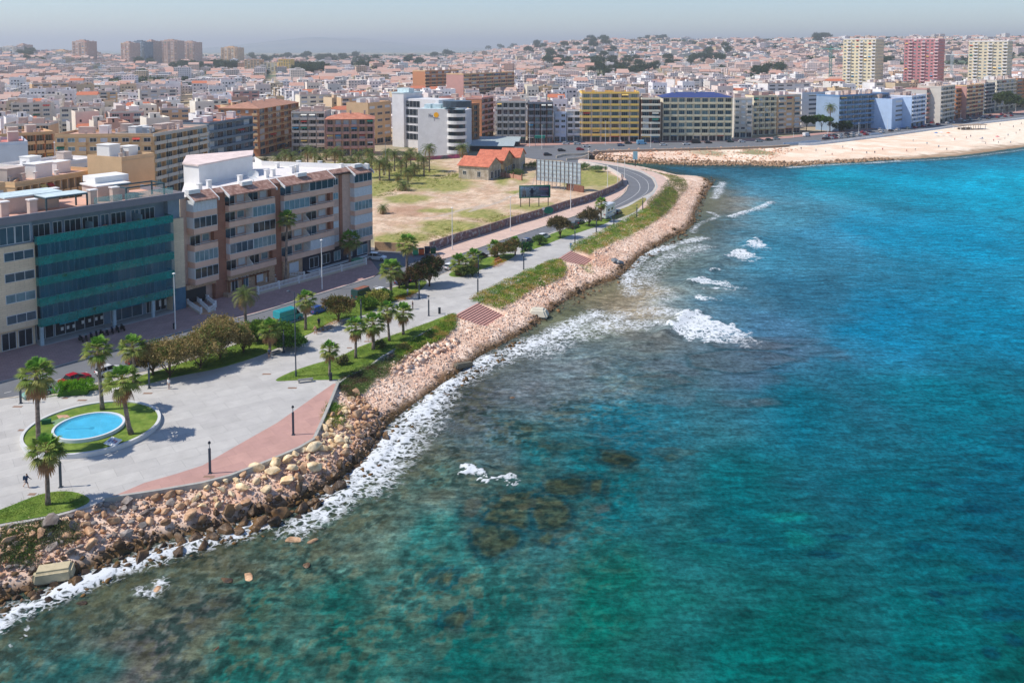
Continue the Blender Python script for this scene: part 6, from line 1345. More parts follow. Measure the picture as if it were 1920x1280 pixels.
placed.sort(key=lambda q: -q[2])
allp = np.array([(a, b) for a, b, c in placed]); az, asea, _, adw, _, at, _ = ground_z(allp[:, 0], allp[:, 1]); small = []
for i, (x, y, s) in enumerate(placed):
    px = 960+F*x/y; z = az[i]; t = 0 if asea[i] else at[i]
    k = 2 if t < .2+.05*rs.randn() else (0 if (rs.rand() < .85 and 330 < px < 650 and t > .3) else (3 if px < 300 and rs.rand() < .35 else 1))
    if i < 296:
        o = link('boulder', RK[k][rs.randint(5)]); tag(o, *blabel(k, s, px)); o.location = (x, y, z+s*.22); o.rotation_euler = (rs.uniform(-.5, .5), rs.uniform(-.5, .5), rs.uniform(0, 6.28)); o.scale = (s*rs.uniform(.95, 1.3), s*rs.uniform(.85, 1.1), s*rs.uniform(.75, 1.05))
    else: small.append((x, y, z, s, k))
# rubble: thousands of small stones as one mass
def stones(name, xy, size, cols, label, seed, sink=.15):
    rs = np.random.RandomState(seed); base = []
    for k in range(8):
        bm = bmesh.new(); v = unit(rs.normal(size=(9, 3)))*.5*np.array((1, .85, .7))
        for p in v: bm.verts.new(p)
        bmesh.ops.convex_hull(bm, input=bm.verts); bmesh.ops.triangulate(bm, faces=bm.faces); bm.verts.ensure_lookup_table(); bm.verts.index_update()
        base.append((np.array([v.co[:] for v in bm.verts]), np.array([[v.index for v in f.verts] for f in bm.faces]))); bm.free()
    _k = ~in_steps(xy[:, 0], xy[:, 1], .5, 6.6)[0]; xy = xy[_k]; size = np.asarray(size)[_k]; cols = np.asarray(cols)[_k]; Z = gz_at(xy); Vs = []; Fs = []; Cs = []; off = 0; which = rs.randint(0, 8, len(xy))
    for k in range(8):
        ii = np.where(which == k)[0]
        if not len(ii): continue
        bv, bf = base[k]; n = len(ii); a = rs.uniform(0, 6.28, n); s = size[ii]; c, s_ = np.cos(a), np.sin(a); sc = s[:, None]*rs.uniform(.75, 1.25, (n, 3)); vv = bv[None]*sc[:, None, :]
        X = vv[..., 0]*c[:, None]-vv[..., 1]*s_[:, None]+xy[ii, 0][:, None]; Y = vv[..., 0]*s_[:, None]+vv[..., 1]*c[:, None]+xy[ii, 1][:, None]; ZZ = vv[..., 2]+(Z[ii]+s*sink)[:, None]
        Vs.append(np.stack([X, Y, ZZ], -1).reshape(-1, 3)); Fs.append((bf[None]+(np.arange(n)*len(bv))[:, None, None]+off).reshape(-1, 3)); off += n*len(bv); Cs.append(np.repeat(cols[ii], len(bv), 0))
    o = mesh_np(name, np.concatenate(Vs), np.concatenate(Fs), mat('rubble_stones', attr=True, rough=.9, var=.2, scale=4), cols=np.concatenate(Cs), smooth_=False); tag(o, label, 'rubble', kind='stuff'); return o
def scatter(poly, n, seed, ok=None):
    rs = np.random.RandomState(seed); lo = poly.min(0); hi = poly.max(0); q = rs.rand(n*8, 2)*(hi-lo)+lo; q = q[inside(q[:, 0], q[:, 1], poly)][:n]; return q
slope1 = PA([(612,780),(640,735),(700,705),(760,665),(850,612),(900,588),(960,575),(1040,520),(1090,500),(1140,470),(1200,438),(1260,395),(1285,350),(1300,340),(1330,350),(1318,375),(1300,410),(1250,452),(1190,490),(1150,520),(1080,548),(1040,575),(990,612),(930,655),(870,690),(810,730),(750,772),(700,840),(660,880),(640,860)], 1.2)
def stone_cols(q, seed):
    rs = np.random.RandomState(seed); z, sea_, pl, dw, dp, t, _ = ground_z(q[:, 0], q[:, 1]); k = rs.rand(len(q)); c = lerp(C(236, 206, 184), C(212, 174, 148), k); c = lerp(c, C(244, 226, 206), (rs.rand(len(q)) > .8)*.8)
    wet = 1-sstep(.02, .22, np.where(sea_, 0, t)+rs.normal(size=len(q))*.05); return lerp(c, C(104, 80, 52), wet*.85)*rs.uniform(.85, 1.12, (len(q), 1))
q = scatter(slope1, 21000, 5); sz_ = np.random.RandomState(6).gamma(2.6, .062, len(q))+.14; stones('rubble_slope', q, np.minimum(sz_, .95), stone_cols(q, 7), 'pinkish loose stones covering the shore slope from the boulder bank to the headland', 8)
q = scatter(bank, 5200, 15); sz_ = np.random.RandomState(16).gamma(3, .08, len(q))+.1; stones('rubble_bank', q, np.minimum(sz_, .8), stone_cols(q, 17)*.78, 'small loose stones filling the gaps between the riprap boulders', 18)
if small:
    q = np.array([s[:2] for s in small]); cl = np.array([(C(214, 186, 150), C(190, 146, 112), C(100, 78, 54), C(150, 140, 132))[s[4]] for s in small]); stones('riprap_remainder', q, np.array([s[3] for s in small]), cl, 'smaller blocks of the riprap bank between the large boulders', 19, sink=.25)
# bank stones set among the creeping plants
q = scatter(PA([(940,560),(1000,530),(1062,500),(1110,478),(1190,434),(1235,412),(1200,425),(1150,462),(1100,500),(1060,530),(1000,560)], 2.0), 700, 21); sz_ = np.random.RandomState(22).uniform(.4, 1.1, len(q)); stones('slope_blocks', q, sz_, stone_cols(q, 23), 'blocky stones on the slope just below the creeping plants', 24)
q = scatter(PA([(730,690),(760,668),(800,650),(850,628),(860,640),(810,665),(770,690),(740,705)], 2.2), 160, 25); sz_ = np.random.RandomState(26).uniform(.5, 1.5, len(q)); stones('slope_blocks', q, sz_, stone_cols(q, 27), 'greyish blocks below the palm lawn on the shore slope', 28)
# stones in the shallows, just breaking or below the surface
strip = PA([(0,1180),(200,1100),(400,1030),(560,985),(660,925),(740,850),(790,790),(850,740),(900,700),(960,668),(990,640),(960,640),(880,690),(760,770),(690,850),(600,920),(480,966),(300,1018),(140,1080),(0,1130)], 0)
q = scatter(strip, 950, 31); sz_ = np.random.RandomState(32).gamma(2.5, .13, len(q))+.15; cl = lerp(C(128, 96, 54), C(76, 62, 42), np.random.RandomState(33).rand(len(q))); stones('shallow_stones', q, np.minimum(sz_, 1.2), cl, 'brown weedy stones at the water edge and in the shallows', 34, sink=.3)
q = scatter(PA([(1300,440),(1330,350),(1345,338),(1335,330),(1318,340),(1310,380),(1290,420),(1240,450),(1180,490),(1120,528),(1060,556),(1000,600),(960,630),(985,628),(1040,592),(1100,556),(1170,525),(1190,500),(1250,462)], .3), 1500, 35); sz_ = np.random.RandomState(36).gamma(2.5, .2, len(q))+.2; cl = lerp(C(130, 100, 66), C(84, 70, 54), np.random.RandomState(37).rand(len(q))); stones('shore_ledge', q, np.minimum(sz_, 1.8), cl, 'brown weathered ledge stones along the waterline of the headland', 38, sink=.15)
qs = scatter(PA([(1090,300),(1140,303.5),(1200,306),(1300,309),(1400,309),(1480,311),(1560,306),(1640,301),(1700,297),(1640,297),(1560,301),(1480,305),(1400,303),(1300,303),(1200,300),(1120,296)], .4), 1600, 39); sz_ = np.random.RandomState(40).gamma(2.5, .3, len(qs))+.3; cl = lerp(C(180, 146, 116), C(124, 102, 82), np.random.RandomState(41).rand(len(qs))); stones('far_ledge', qs, np.minimum(sz_, 2.2), cl, 'brown rock ledge along the far shore below the retaining wall', 42, sink=.1)
qs = scatter(PA([(1085,299),(1112,288),(1250,285),(1440,281),(1500,285),(1440,300),(1300,302),(1140,300)], 1.0), 900, 43); sz_ = np.random.RandomState(44).gamma(2.5, .22, len(qs))+.3; cl = lerp(C(222, 176, 148), C(204, 150, 116), np.random.RandomState(45).rand(len(qs))); stones('far_rubble', qs, np.minimum(sz_, 1.8), cl, 'pinkish stones scattered on the far rocky shore', 46, sink=.1)
# single rocks that stand out of the water
for i, (px, py, s, lb, k) in enumerate(((549,1011,1.5,'left of two flat brown rocks breaking the surface off the riprap',1),(586,1013,1.3,'right of two flat brown rocks breaking the surface off the riprap',1),(296,1103,1.3,'yellow-brown rock ringed by foam off the lower left shore',1),(466,1080,1.3,'flat reddish rock just awash right of the foam-ringed one',1),(424,1086,1.5,'submerged reddish rock left of the flat one awash',2),(152,1131,1.3,'reddish rock awash near the lower left shore',2),(405,1215,1.1,'brown rock with a wisp of foam near the bottom left',2),(575,1058,1.0,'small brown rock under the surface below the twin flat rocks',2),(833,738,1.2,'dark rock in the wash below the rubble slope',2),(812,746,.9,'small dark rock left of the one in the wash',2),(961,745,1.0,'small brown rock off the foam line',2),(835,690,1.0,'dark wet rock at the edge of the rubble under the concrete beam',2),(1157,523,1.6,'dark grey ledge rock at the waterline near the grey slabs',2),(1138,512,2.6,'large dark ledge boulder on the shore left of the grey slabs',2))):
    o = link('sea_rock' if i < 11 else 'ledge_rock', RK[k][i % 5]); p = P(px, py, .05); o.location = (p.x, p.y, .0 if i < 11 else .7); o.scale = (s*1.5, s, s*.45); o.rotation_euler = (.1, .05, i*.7); tag(o, lb, 'rock')
# concrete blocks washed up on the shore
def block(px, py, z, size, rot, label, m, taper=.8, tilt=(0, 0)):
    me = bpy.data.meshes.new('concrete_block'); bm = bmesh.new(); bmesh.ops.create_cube(bm, size=1)
    for v in bm.verts:
        v.co.x *= size[0]; v.co.y *= size[1]; v.co.z *= size[2]
        if v.co.z > 0: v.co.x *= taper; v.co.y *= taper
    bmesh.ops.bevel(bm, geom=list(bm.edges), offset=min(size)*.2, segments=3, affect='EDGES'); bm.to_mesh(me); bm.free(); me.materials.append(m)
    o = link('concrete_block', me); o.location = P(px, py, z); o.rotation_euler = (tilt[0], tilt[1], rot); tag(o, label, 'concrete block'); return o
m_blk = mat('old_concrete', C(196, 182, 148), rgb2=C(168, 156, 124), var=.15, scale=1.2)
block(101, 1073, .8, (3.8, 2.0, 1.3), R(16), 'big rounded beige concrete block at the waterline in the lower left', m_blk, .9)
block(1009, 585, 1.0, (4.4, 3.4, 1.6), R(-10), 'pale faceted concrete block lying on the stony beach', mat('pale_concrete', C(208, 200, 180), var=.1), .62)
block(1153, 488, 1.7, (2.6, 1.2, .7), R(60), 'upper grey concrete slab tilted on the headland beach', mat('grey_slab', C(140, 144, 146), var=.15), .95, (.5, .2))
block(1162, 492, 1.2, (2.4, 1.1, .7), R(50), 'lower grey concrete slab tilted on the headland beach', mat('grey_slab'), .95, (-.4, .3))
block(869, 684, .7, (3.6, 1.0, .8), R(40), 'dark old concrete beam at the edge of the waves', mat('dark_concrete', C(104, 98, 84), var=.2), .95, (.1, .1))
# ================================================================ round planter with pool
pc = Vector((-55.35, 108.3, 0)); 
_q = PA([(36,830),(299,790),(200,757),(120,862),(100,780),(287,817),(75,852),(250,764),(60,800),(210,851),(150,762)]); _A = np.c_[2*_q, np.ones(len(_q))]; _s = np.linalg.lstsq(_A, (_q**2).sum(1), rcond=None)[0]; pc = Vector((_s[0], _s[1], 3)); pr = 8.35
def ring(mb, c, r0, r1, z0, z1, n=72, mi=0):
    vs = []; 
    for i in range(n):
        a = 2*math.pi*i/n; ca, sa = math.cos(a), math.sin(a)
        for r, z in ((r0, z0), (r1, z0), (r1, z1), (r0, z1)): vs.append((c.x+r*ca, c.y+r*sa, z))
    fs = [(4*i+j, 4*i+(j+1) % 4, 4*((i+1) % n)+(j+1) % 4, 4*((i+1) % n)+j) for i in range(n) for j in range(4)]; mb.add(vs, fs, mi)
def disc(mb, c, r, z0, z1, n=72): mb.prism([(c.x+r*math.cos(2*math.pi*i/n), c.y+r*math.sin(2*math.pi*i/n)) for i in range(n)], z0, z1)
pl = empty('round_planter', pc, label='round raised planter with a white rim and lawn around a bright blue pool', cat='planter')
def ppart(nm, mb, m, sm=False): o = mb.build(nm, m, pl, smooth_=sm); o.location = -pl.location; return o
mb = MB(); ring(mb, pc, pr-.38, pr, 2.95, 3.58); ppart('rim', mb, mat('rim_white', C(206, 206, 204), var=.08))
mb = MB(); disc(mb, pc, pr-.36, 2.9, 3.42); ppart('planter_lawn', mb, m_lawn)
pool_c = (P(104, 808, 3.6)+P(230, 790, 3.6))/2; pool_c = Vector((pc.x+.15, pc.y+.35, 3.0)); 
_pq = PA([(104,812),(230,790),(170,773),(160,829),(120,790),(215,812)], 3.6); pool_c = Vector((_pq[:, 0].mean(), _pq[:, 1].mean(), 3)); 
prr = 4.05
mb = MB(); ring(mb, pool_c, prr, prr+.3, 3.3, 3.86); ppart('pool_wall', mb, mat('pool_wall_white', C(212, 216, 218), var=.08))
mb = MB(); disc(mb, pool_c, prr+.01, 3.3, 3.46); ppart('pool_floor', mb, mat('pool_blue_floor', C(110, 214, 240), var=.05))
mb = MB(); disc(mb, pool_c, prr-.01, 3.6, 3.72)
pw = clearmat('pool_water', C(90, 205, 236), alpha=.35, rough=.05); ppart('pool_water', mb, pw)
mb = MB(); a = pool_c+Vector((-2.9, -.4, 3.50)); a = Vector((pool_c.x-2.9, pool_c.y-.3, 3.5)); b = Vector((pool_c.x+.3, pool_c.y-.1, 3.5)); mb.tube([a, b], .06, 6); mb.box((b.x+.1, b.y, 3.5), (.5, .4, .14)); ppart('fountain_pipe', mb, mat('pipe_blue', C(20, 110, 160)))
o = sheet('planter_path', [(96,796),(118,788),(128,792),(104,806)], 3.45, mat('green_mat', C(120, 150, 110)), .1); o.parent = pl; o.location = -pl.location; del o['kind']; o.name = 'mat_panel'
o = sheet('planter_path', [(106,784),(126,783),(132,787),(112,792)], 3.44, m_dirt, .1); o.parent = pl; o.location = -pl.location; del o['kind']; o.name = 'dirt_path'
mb = MB(); q = P(87, 790, 3.7); mb.box((q.x, q.y, 3.72), (1.1, .5, .6), .3); o = mb.build('utility_box', mat('green_box', C(40, 96, 64))); tag(o, 'dark green utility box on the left side of the round planter', 'utility box')
q = P(212, 829, 3.62); r = empty('info_panel', q, label='white tilted information panel on the front lawn of the round planter', cat='sign'); M_ = Matrix.Rotation(R(-28), 4, 'Z') @ Matrix.Rotation(R(18), 4, 'X')
mb = MB(); mb.box((0, 0, .1), (1.9, 1.3, .12), M=M_); mb.build('panel', m_white, r); mb = MB()
for i in range(3): mb.box((-.5+.5*i, .1*(i % 2), .172), (.36, .5, .02), M=M_)
mb.build('printed_picture', mat('print_blue', C(130, 140, 170), rgb2=C(190, 120, 110), var=.3, scale=5), r); mb = MB(); mb.box((0, 0, -.1), (1.2, .8, .3), M=M_); mb.build('support', m_conc, r)
# ================================================================ vehicles
m_tyre = mat('tyre', (.02, .02, .02), var=.1); m_rim = mat('rim_metal', C(170, 172, 176), rough=.35, metal=.7, var=.05); m_cglass = glassmat('car_glass', (.02, .026, .03), rough=.05, spec=.8); m_lamp = mat('lamp_glass', C(226, 228, 224), rough=.15); m_tail = mat('tail_lamp', C(170, 20, 16), rough=.3)
def paint(name, c):
    m = mat('paint_'+name, C(*c), rough=.28, var=.05, scale=.5, spec=.6); m.node_tree.nodes['Principled BSDF'].inputs['Coat Weight'].default_value = .5; return m
CARP = {}
def loft(secs, closed=True):
    "secs: list of (x, [(y,z)...]) rings"
    vs = []; n = len(secs[0][1]); fs = []
    for x, rg in secs: vs += [(x, y, z) for y, z in rg]
    for i in range(len(secs)-1):
        for j in range(n): fs.append((i*n+j, i*n+(j+1) % n, (i+1)*n+(j+1) % n, (i+1)*n+j)[::-1])
    fs.append(tuple(range(n))); fs.append(tuple(range((len(secs)-1)*n, len(secs)*n))[::-1]); return vs, fs
def car_parts(kind, pm):
    k = (kind, pm.name)
    if k in CARP: return CARP[k]
    L_, W, H, belt = {'hatch': (4.0, 1.72, 1.46, .92), 'saloon': (4.5, 1.76, 1.42, .90), 'suv': (4.5, 1.85, 1.72, 1.06), 'van': (5.2, 1.98, 2.35, 1.25), 'minivan': (4.7, 1.85, 1.95, 1.12), 'camper': (6.6, 2.3, 3.05, 1.35)}[kind]
    h = W/2; out = []
    def rg(w, z0, z1, e=.07): return [(-w+e, z0), (w-e, z0), (w, z0+e*1.6), (w, z1-e), (w-e*1.3, z1), (-w+e*1.3, z1), (-w, z1-e), (-w, z0+e*1.6)]
    f = L_/2
    if kind in ('van', 'camper', 'minivan'):
        bodyp = [(-f, rg(h*.95, .38, belt)), (-f+.12, rg(h, .24, belt+.02)), (f-1.0, rg(h, .22, belt)), (f-.35, rg(h*.97, .24, belt-.2)), (f, rg(h*.86, .36, belt-.45))]
        cab = [(-f+.05, h*.97, H-.12, h*.90), (-f+.25, h*.98, H, h*.90), (f-1.55, h*.98, H, h*.88), (f-.75, h*.95, belt+.0, h*.92)]
    else:
        bodyp = [(-f, rg(h*.86, .36, belt-.16)), (-f+.18, rg(h*.97, .22, belt-.03)), (-f*.4, rg(h, .18, belt)), (f*.3, rg(h, .18, belt)), (f*.72, rg(h*.97, .20, belt-.12)), (f-.1, rg(h*.88, .26, belt-.24)), (f, rg(h*.72, .34, belt-.34))]
        bk = {'hatch': -f+.12, 'saloon': -f+.75, 'suv': -f+.1}[kind]
        cab = [(bk, h*.9, belt, h*.84), (bk+.42, h*.93, H-.02, h*.70), (f*.05, h*.94, H, h*.72), (f*.52, h*.92, belt-.02, h*.84)]
    vs, fs = loft(bodyp); mb = MB(); mb.add(vs, fs)
    if kind in ('van', 'camper'):
        x0, x1 = -f+.05, f-1.6; ov = 0 if kind == 'van' else .08
        v2, f2 = loft([(x0-ov, rg(h*.97+ov, belt-.05, H-.05, .1)), (x0+.2, rg(h*.985+ov, belt-.05, H, .12)), (x1, rg(h*.985+ov, belt-.05, H-.02, .12))]); mb.add(v2, f2)
        if kind == 'camper': v3, f3 = loft([(x1-.2, rg(h*.98, 2.05, H-.02, .12)), (f-.6, rg(h*.92, 2.15, H-.25, .14))]); mb.add(v3, f3)
    o = mb.build('body', pm, smooth_=False); bv = o.modifiers.new('b', 'BEVEL'); out.append(('body', o.data)); bpy.data.objects.remove(o)
    # greenhouse
    mb = MB(); vs = []
    for (x, wb, zt, wt) in cab:
        if abs(zt-belt) < .05 or (zt == belt-.02): vs += [(x, -wb, belt-.03), (x, wb, belt-.03), (x, wt, belt-.01), (x, -wt, belt-.01)]
        else: vs += [(x, -wb, belt-.03), (x, wb, belt-.03), (x, wt, zt-.04), (x, -wt, zt-.04)]
    n = len(cab); fs = [(4*i+j, 4*i+(j+1) % 4, 4*i+4+(j+1) % 4, 4*i+4+j)[::-1] for i in range(n-1) for j in range(4)]+[(0, 1, 2, 3), (4*n-1, 4*n-2, 4*n-3, 4*n-4)]
    if kind in ('van', 'camper'): vs = [(max(v[0], f-1.75) if True else v[0], v[1], v[2]) for v in vs]; vs = [(v[0], v[1]*1.0, v[2] if kind == 'van' else min(v[2], 2.12)) for v in vs]
    mb.add(vs, fs); o = mb.build('windows_glass', m_cglass); out.append(('glazing', o.data)); bpy.data.objects.remove(o)
    mb = MB(); xs = [c for c in cab if c[2] > belt+.3]
    if kind in ('van', 'camper'): mb.box((f-1.7, 0, (H if kind == 'van' else 2.1)-.03), (.5, W*.86, .06))
    else: mb.box(((xs[0][0]+xs[-1][0])/2, 0, H-.02), (xs[-1][0]-xs[0][0]+.12, xs[0][3]*2+.05, .055), taper=.94)
    for x in ((xs[0][0]+.05, (xs[0][0]+xs[-1][0])/2) if kind not in ('van', 'camper') else ()):
        for s_ in (-1, 1): mb.tube([(x-.03, s_*h*.925, belt-.03), (x, s_*xs[0][3]*1.005, H-.05)], .05, 5)
    o = mb.build('roof', pm); out.append(('roof', o.data)); bpy.data.objects.remove(o)
    mb = MB(); r = .32 if kind in ('hatch', 'saloon') else .36; mb.tube([(0, -.11, 0), (0, .11, 0)], r, 16); o = mb.build('wheel', m_tyre); wh = o.data; bpy.data.objects.remove(o)
    mb = MB(); mb.tube([(0, -.118, 0), (0, .118, 0)], r*.6, 10); o = mb.build('wheel_rim', m_rim); wr = o.data; bpy.data.objects.remove(o)
    ex = []
    for x in (-f*.62, f*.64):
        for s_ in (-1, 1): ex.append(('wheel', wh, (x, s_*(h-.10), r), wr))
    lamps = []
    for nm, m, x in (('headlight', m_lamp, f-.10), ('tail_light', m_tail, -f+.03)):
        mb = MB(); mb.box((0, 0, 0), (.14, .34, .15)); o = mb.build(nm, m); me = o.data; bpy.data.objects.remove(o)
        for s_ in (-1, 1): lamps.append((nm, me, (x, s_*(h-.32), belt-.34 if x > 0 else belt-.2)))
    mb = MB(); mb.box((f*.985, 0, .42), (.1, W*.5, .1)); mb.box((-f+.0, 0, .45), (.08, W*.6, .12)); o = mb.build('bumper', mat('bumper_grey', C(70, 72, 76))); lamps.append(('bumper', o.data, (0, 0, 0))); bpy.data.objects.remove(o)
    CARP[k] = (out, ex, lamps, L_, W, H); return CARP[k]
def vehicle(kind, pm, px, py, qx, qy, label, cat='car', group=None, name='parked_car', z=2.88, extra=None, rev=False, sc=1.0, far=False):
    out, ex, lamps, L_, W, H = car_parts(kind, pm); p = P(px, py, z); d = P(qx, qy, z)-p
    if rev: d = -d
    r = empty(name, p, math.atan2(d.y, d.x), label=label, cat=cat, group=group); r.scale = (sc,)*3
    for nm, me in out: link(nm, me, r)
    for nm, me, loc, wr in ex:
        o = link(nm, me, r); o.location = loc
        if not far: link('rim', wr, o)
    for nm, me, loc in lamps: o = link(nm, me, r); o.location = loc
    if extra: extra(r)
    return r
PW, PR_, PB, PDB, PT, PDG, PS, PK = paint('white', (226, 226, 224)), paint('red', (176, 22, 40)), paint('blue', (30, 84, 170)), paint('dark_blue', (30, 40, 84)), paint('teal', (40, 160, 170)), paint('dark_green', (24, 66, 62)), paint('silver', (160, 172, 170)), paint('black', (26, 28, 32))
def brown_roof(r):
    mb = MB(); mb.box((-.4, 0, 2.37), (3.4, 1.5, .08)); mb.build('roof_panel', mat('rusty_roof', C(150, 96, 76), rgb2=C(120, 84, 70), var=.2, scale=3), r)
vehicle('saloon', PR_, 141, 716, 172, 706, 'red car parked behind the clipped hedge')
vehicle('hatch', paint('pale_green', (130, 176, 164)), 70, 742, 96, 735, 'pale green car behind the leftmost planter palm', rev=True)
vehicle('hatch', PW, 205, 700, 235, 691, 'white car half hidden between two planter palms')
vehicle('hatch', PK, 262, 682, 290, 674, 'black car behind the dark olive bush')
vehicle('minivan', PW, 443, 632, 470, 623, 'white people carrier at the kerb left of the big date palm')
vehicle('hatch', PW, 489, 621, 515, 612, 'small white car behind the bright green bush')
vehicle('van', PT, 541, 602, 568, 594, 'bright teal panel van parked beside the roadside lawn', cat='van', name='panel_van', sc=1.05)
vehicle('hatch', PB, 597, 586, 622, 577, 'bright blue car in front of the teal van')
vehicle('van', PDG, 680, 559, 706, 550, 'dark green van with a rusty brown roof', cat='van', name='panel_van', extra=brown_roof, sc=.95)
vehicle('hatch', PW, 716, 551, 742, 542, 'white car parked between the dark green van and the dense fan palm')
vehicle('saloon', PDB, 757, 532, 780, 524, 'dark blue car at the foot of the tallest fan palm')
vehicle('hatch', PDB, 777, 527, 796, 520, 'small dark blue car against the reddish tree')
vehicle('suv', PW, 707, 487, 724, 488, 'white estate car parked at the mouth of the side street')
vehicle('suv', PK, 683, 477, 700, 479, 'black car parked against the tan wall of the side street')
vehicle('hatch', PW, 846, 504, 866, 497, 'white van-like car partly behind the bushy low palm')
vehicle('hatch', PK, 902, 484, 920, 478, 'black car behind the second small palm')
vehicle('hatch', PDB, 990, 456, 1010, 449, 'dark blue-grey car left of the white hatchback on the road verge')
vehicle('hatch', PW, 1020, 447, 1040, 441, 'white hatchback on the road verge near the umbrella-shaped tree')
vehicle('suv', PDG, 1075, 428, 1092, 421, 'dark teal car behind the windswept tree')
vehicle('hatch', PK, 1087, 420, 1104, 413, 'black car between the two windswept trees')
vehicle('hatch', PS, 1119, 413, 1132, 407, 'silver car just behind the camper van')
def camper_bits(r):
    for (x, z) in ((-1.8, 1.9), (.2, 1.9)):
        for s_ in (-1, 1): mb = MB(); mb.box((x, s_*1.235, z), (1.0, .04, .5)); mb.build('side_window', m_cglass, r)
    mb = MB(); mb.box((-1.2, 0, 3.1), (1.2, .9, .14)); mb.build('roof_hatch', m_frame, r)
    mb = MB(); mb.box((-1, -1.24, 1.3), (2.6, .03, .14)); mb.build('stripe', mat('stripe_blue', C(110, 140, 170)), r)
vehicle('camper', PW, 1137, 407, 1152, 400, 'large white camper van parked by the promenade', cat='camper van', name='camper_van', extra=camper_bits, sc=1.4, rev=False)
vehicle('hatch', PK, 1158, 401, 1172, 394, 'dark car in front of the camper van')
farc_ = [(1061,271,PW),(1082,271,PW),(1100,276,PW),(1053,284,PK),(1088,282,PR_),(1027,292,PK),(1164,274,paint('grey_blue',(96,120,150))),(1178,270,PK),(1231,268,PDB),(1244,273,PW),(1287,272,PW),(1328,269,PK),(1369,267,PDG),(1391,267,PW),(1423,266,PS),(1442,264,PDG),(1456,262,PS)]
for i, (x, y, c) in enumerate(farc_):
    vehicle('hatch', c, x, y, x+14, y-.3, ['first white car of the pair crossing the junction beyond the bridge', 'second white car of the pair crossing the junction beyond the bridge', 'white car behind the red one at the bridge', 'black car turning onto the bridge', 'red car at the bridge parapet', 'dark car far back on the road behind the billboard frame', 'grey-blue car below the yellow block', 'dark car beside the grey-blue one below the yellow block', 'dark blue car left of the white one below the blue-roofed block', 'white car below the dark slim block', 'white car below the middle of the blue-roofed block', 'black car below the red shopfront of the blue-roofed block', 'dark green car below the grey-beige block', 'white car below the grey-beige block', 'silver car below the cream block with yellow piers', 'dark green car below the cream block with yellow piers', 'silver car at the kiosk end of the retaining wall'][i], far=True, z=2.9, name='parked_car')
vehicle('van', paint('light_blue', (120, 180, 210)), 1203, 271, 1218, 270.7, 'light blue van below the slim dark block', cat='van', name='panel_van', far=True, z=2.9)
vehicle('van', PK, 1305, 269, 1319, 268.7, 'black van below the blue-roofed block', cat='van', name='panel_van', far=True, z=2.9)
vehicle('van', PW, 1512, 256, 1526, 254.5, 'white van on the beach road by the start of the promenade wall', cat='van', name='panel_van', far=True, z=2.9)
rs = random.Random(3); cl_ = [('white', PW), ('silver', PS), ('dark', PK), ('blue', PDB), ('red', PR_)]
for row, (y0, n) in enumerate(((0, 27), (-5, 22))):
    q = smooth([(1545, 262), (1600, 256.5), (1700, 242.5), (1800, 229.5), (1900, 218)], 10); 
    for i in range(n):
        t = (i+.5+rs.uniform(-.2, .2))/n*(len(q)-1); k = int(t); f = t-k; x, y = q[k]*(1-f)+q[min(k+1, len(q)-1)]*f; nm, pm = cl_[min(4, int(rs.random()**1.3*5.2))]
        vehicle('hatch', pm, x, y+y0*.9, x+20, y+y0*.9-2.6, f'{nm} car parked in the line along the beach promenade wall', group=f'{nm} cars parked along the beach road', far=True, z=2.9)
# motorcycles in front of the teal building
def motorcycle(p, rz, col, label, group):
    r = empty('motorcycle', p, rz, label=label, cat='motorcycle', group=group)
    for x in (-.65, .65): mb = MB(); mb.tube([(x, -.06, .3), (x, .06, .3)], .3, 14); mb.build('wheel', m_tyre, r)
    mb = MB(); mb.tube([(-.65, 0, .35), (-.2, 0, .55), (.3, 0, .5), (.62, 0, .95)], .06, 6); mb.tube([(.65, 0, .3), (.45, 0, .95)], .04, 6); mb.box((0, 0, .45), (.5, .3, .35)); mb.build('frame', m_dark, r)
    mb = MB(); mb.tube([(-.75, 0, .78), (-.3, 0, .76), (.05, 0, .80)], [.1, .15, .12], 8); mb.build('seat', m_tyre, r)
    mb = MB(); mb.tube([(.05, 0, .8), (.3, 0, .88), (.45, 0, .8)], [.12, .17, .1], 8); mb.tube([(.45, 0, .6), (.62, 0, 1.0)], [.16, .12], 8); mb.build('tank', col, r)
    mb = MB(); mb.tube([(.45, -.35, 1.05), (.5, 0, 1.0), (.45, .35, 1.05)], .025, 5); mb.build('handlebar', m_dark, r)
for i in range(9):
    t = i/8; p = P(152+t*78, 640-t*21, 3.0); motorcycle(p, f_ang(gb_fr)+R(80)+rnd.uniform(-.15, .15), (PK, PS, PDB, PK)[i % 4], ('leftmost of the motorcycles parked in a row before the teal building' if i == 0 else 'rightmost of the motorcycles parked in a row before the teal building' if i == 8 else 'dark motorcycle in the row parked before the teal glass building'), 'motorcycles parked before the teal building')
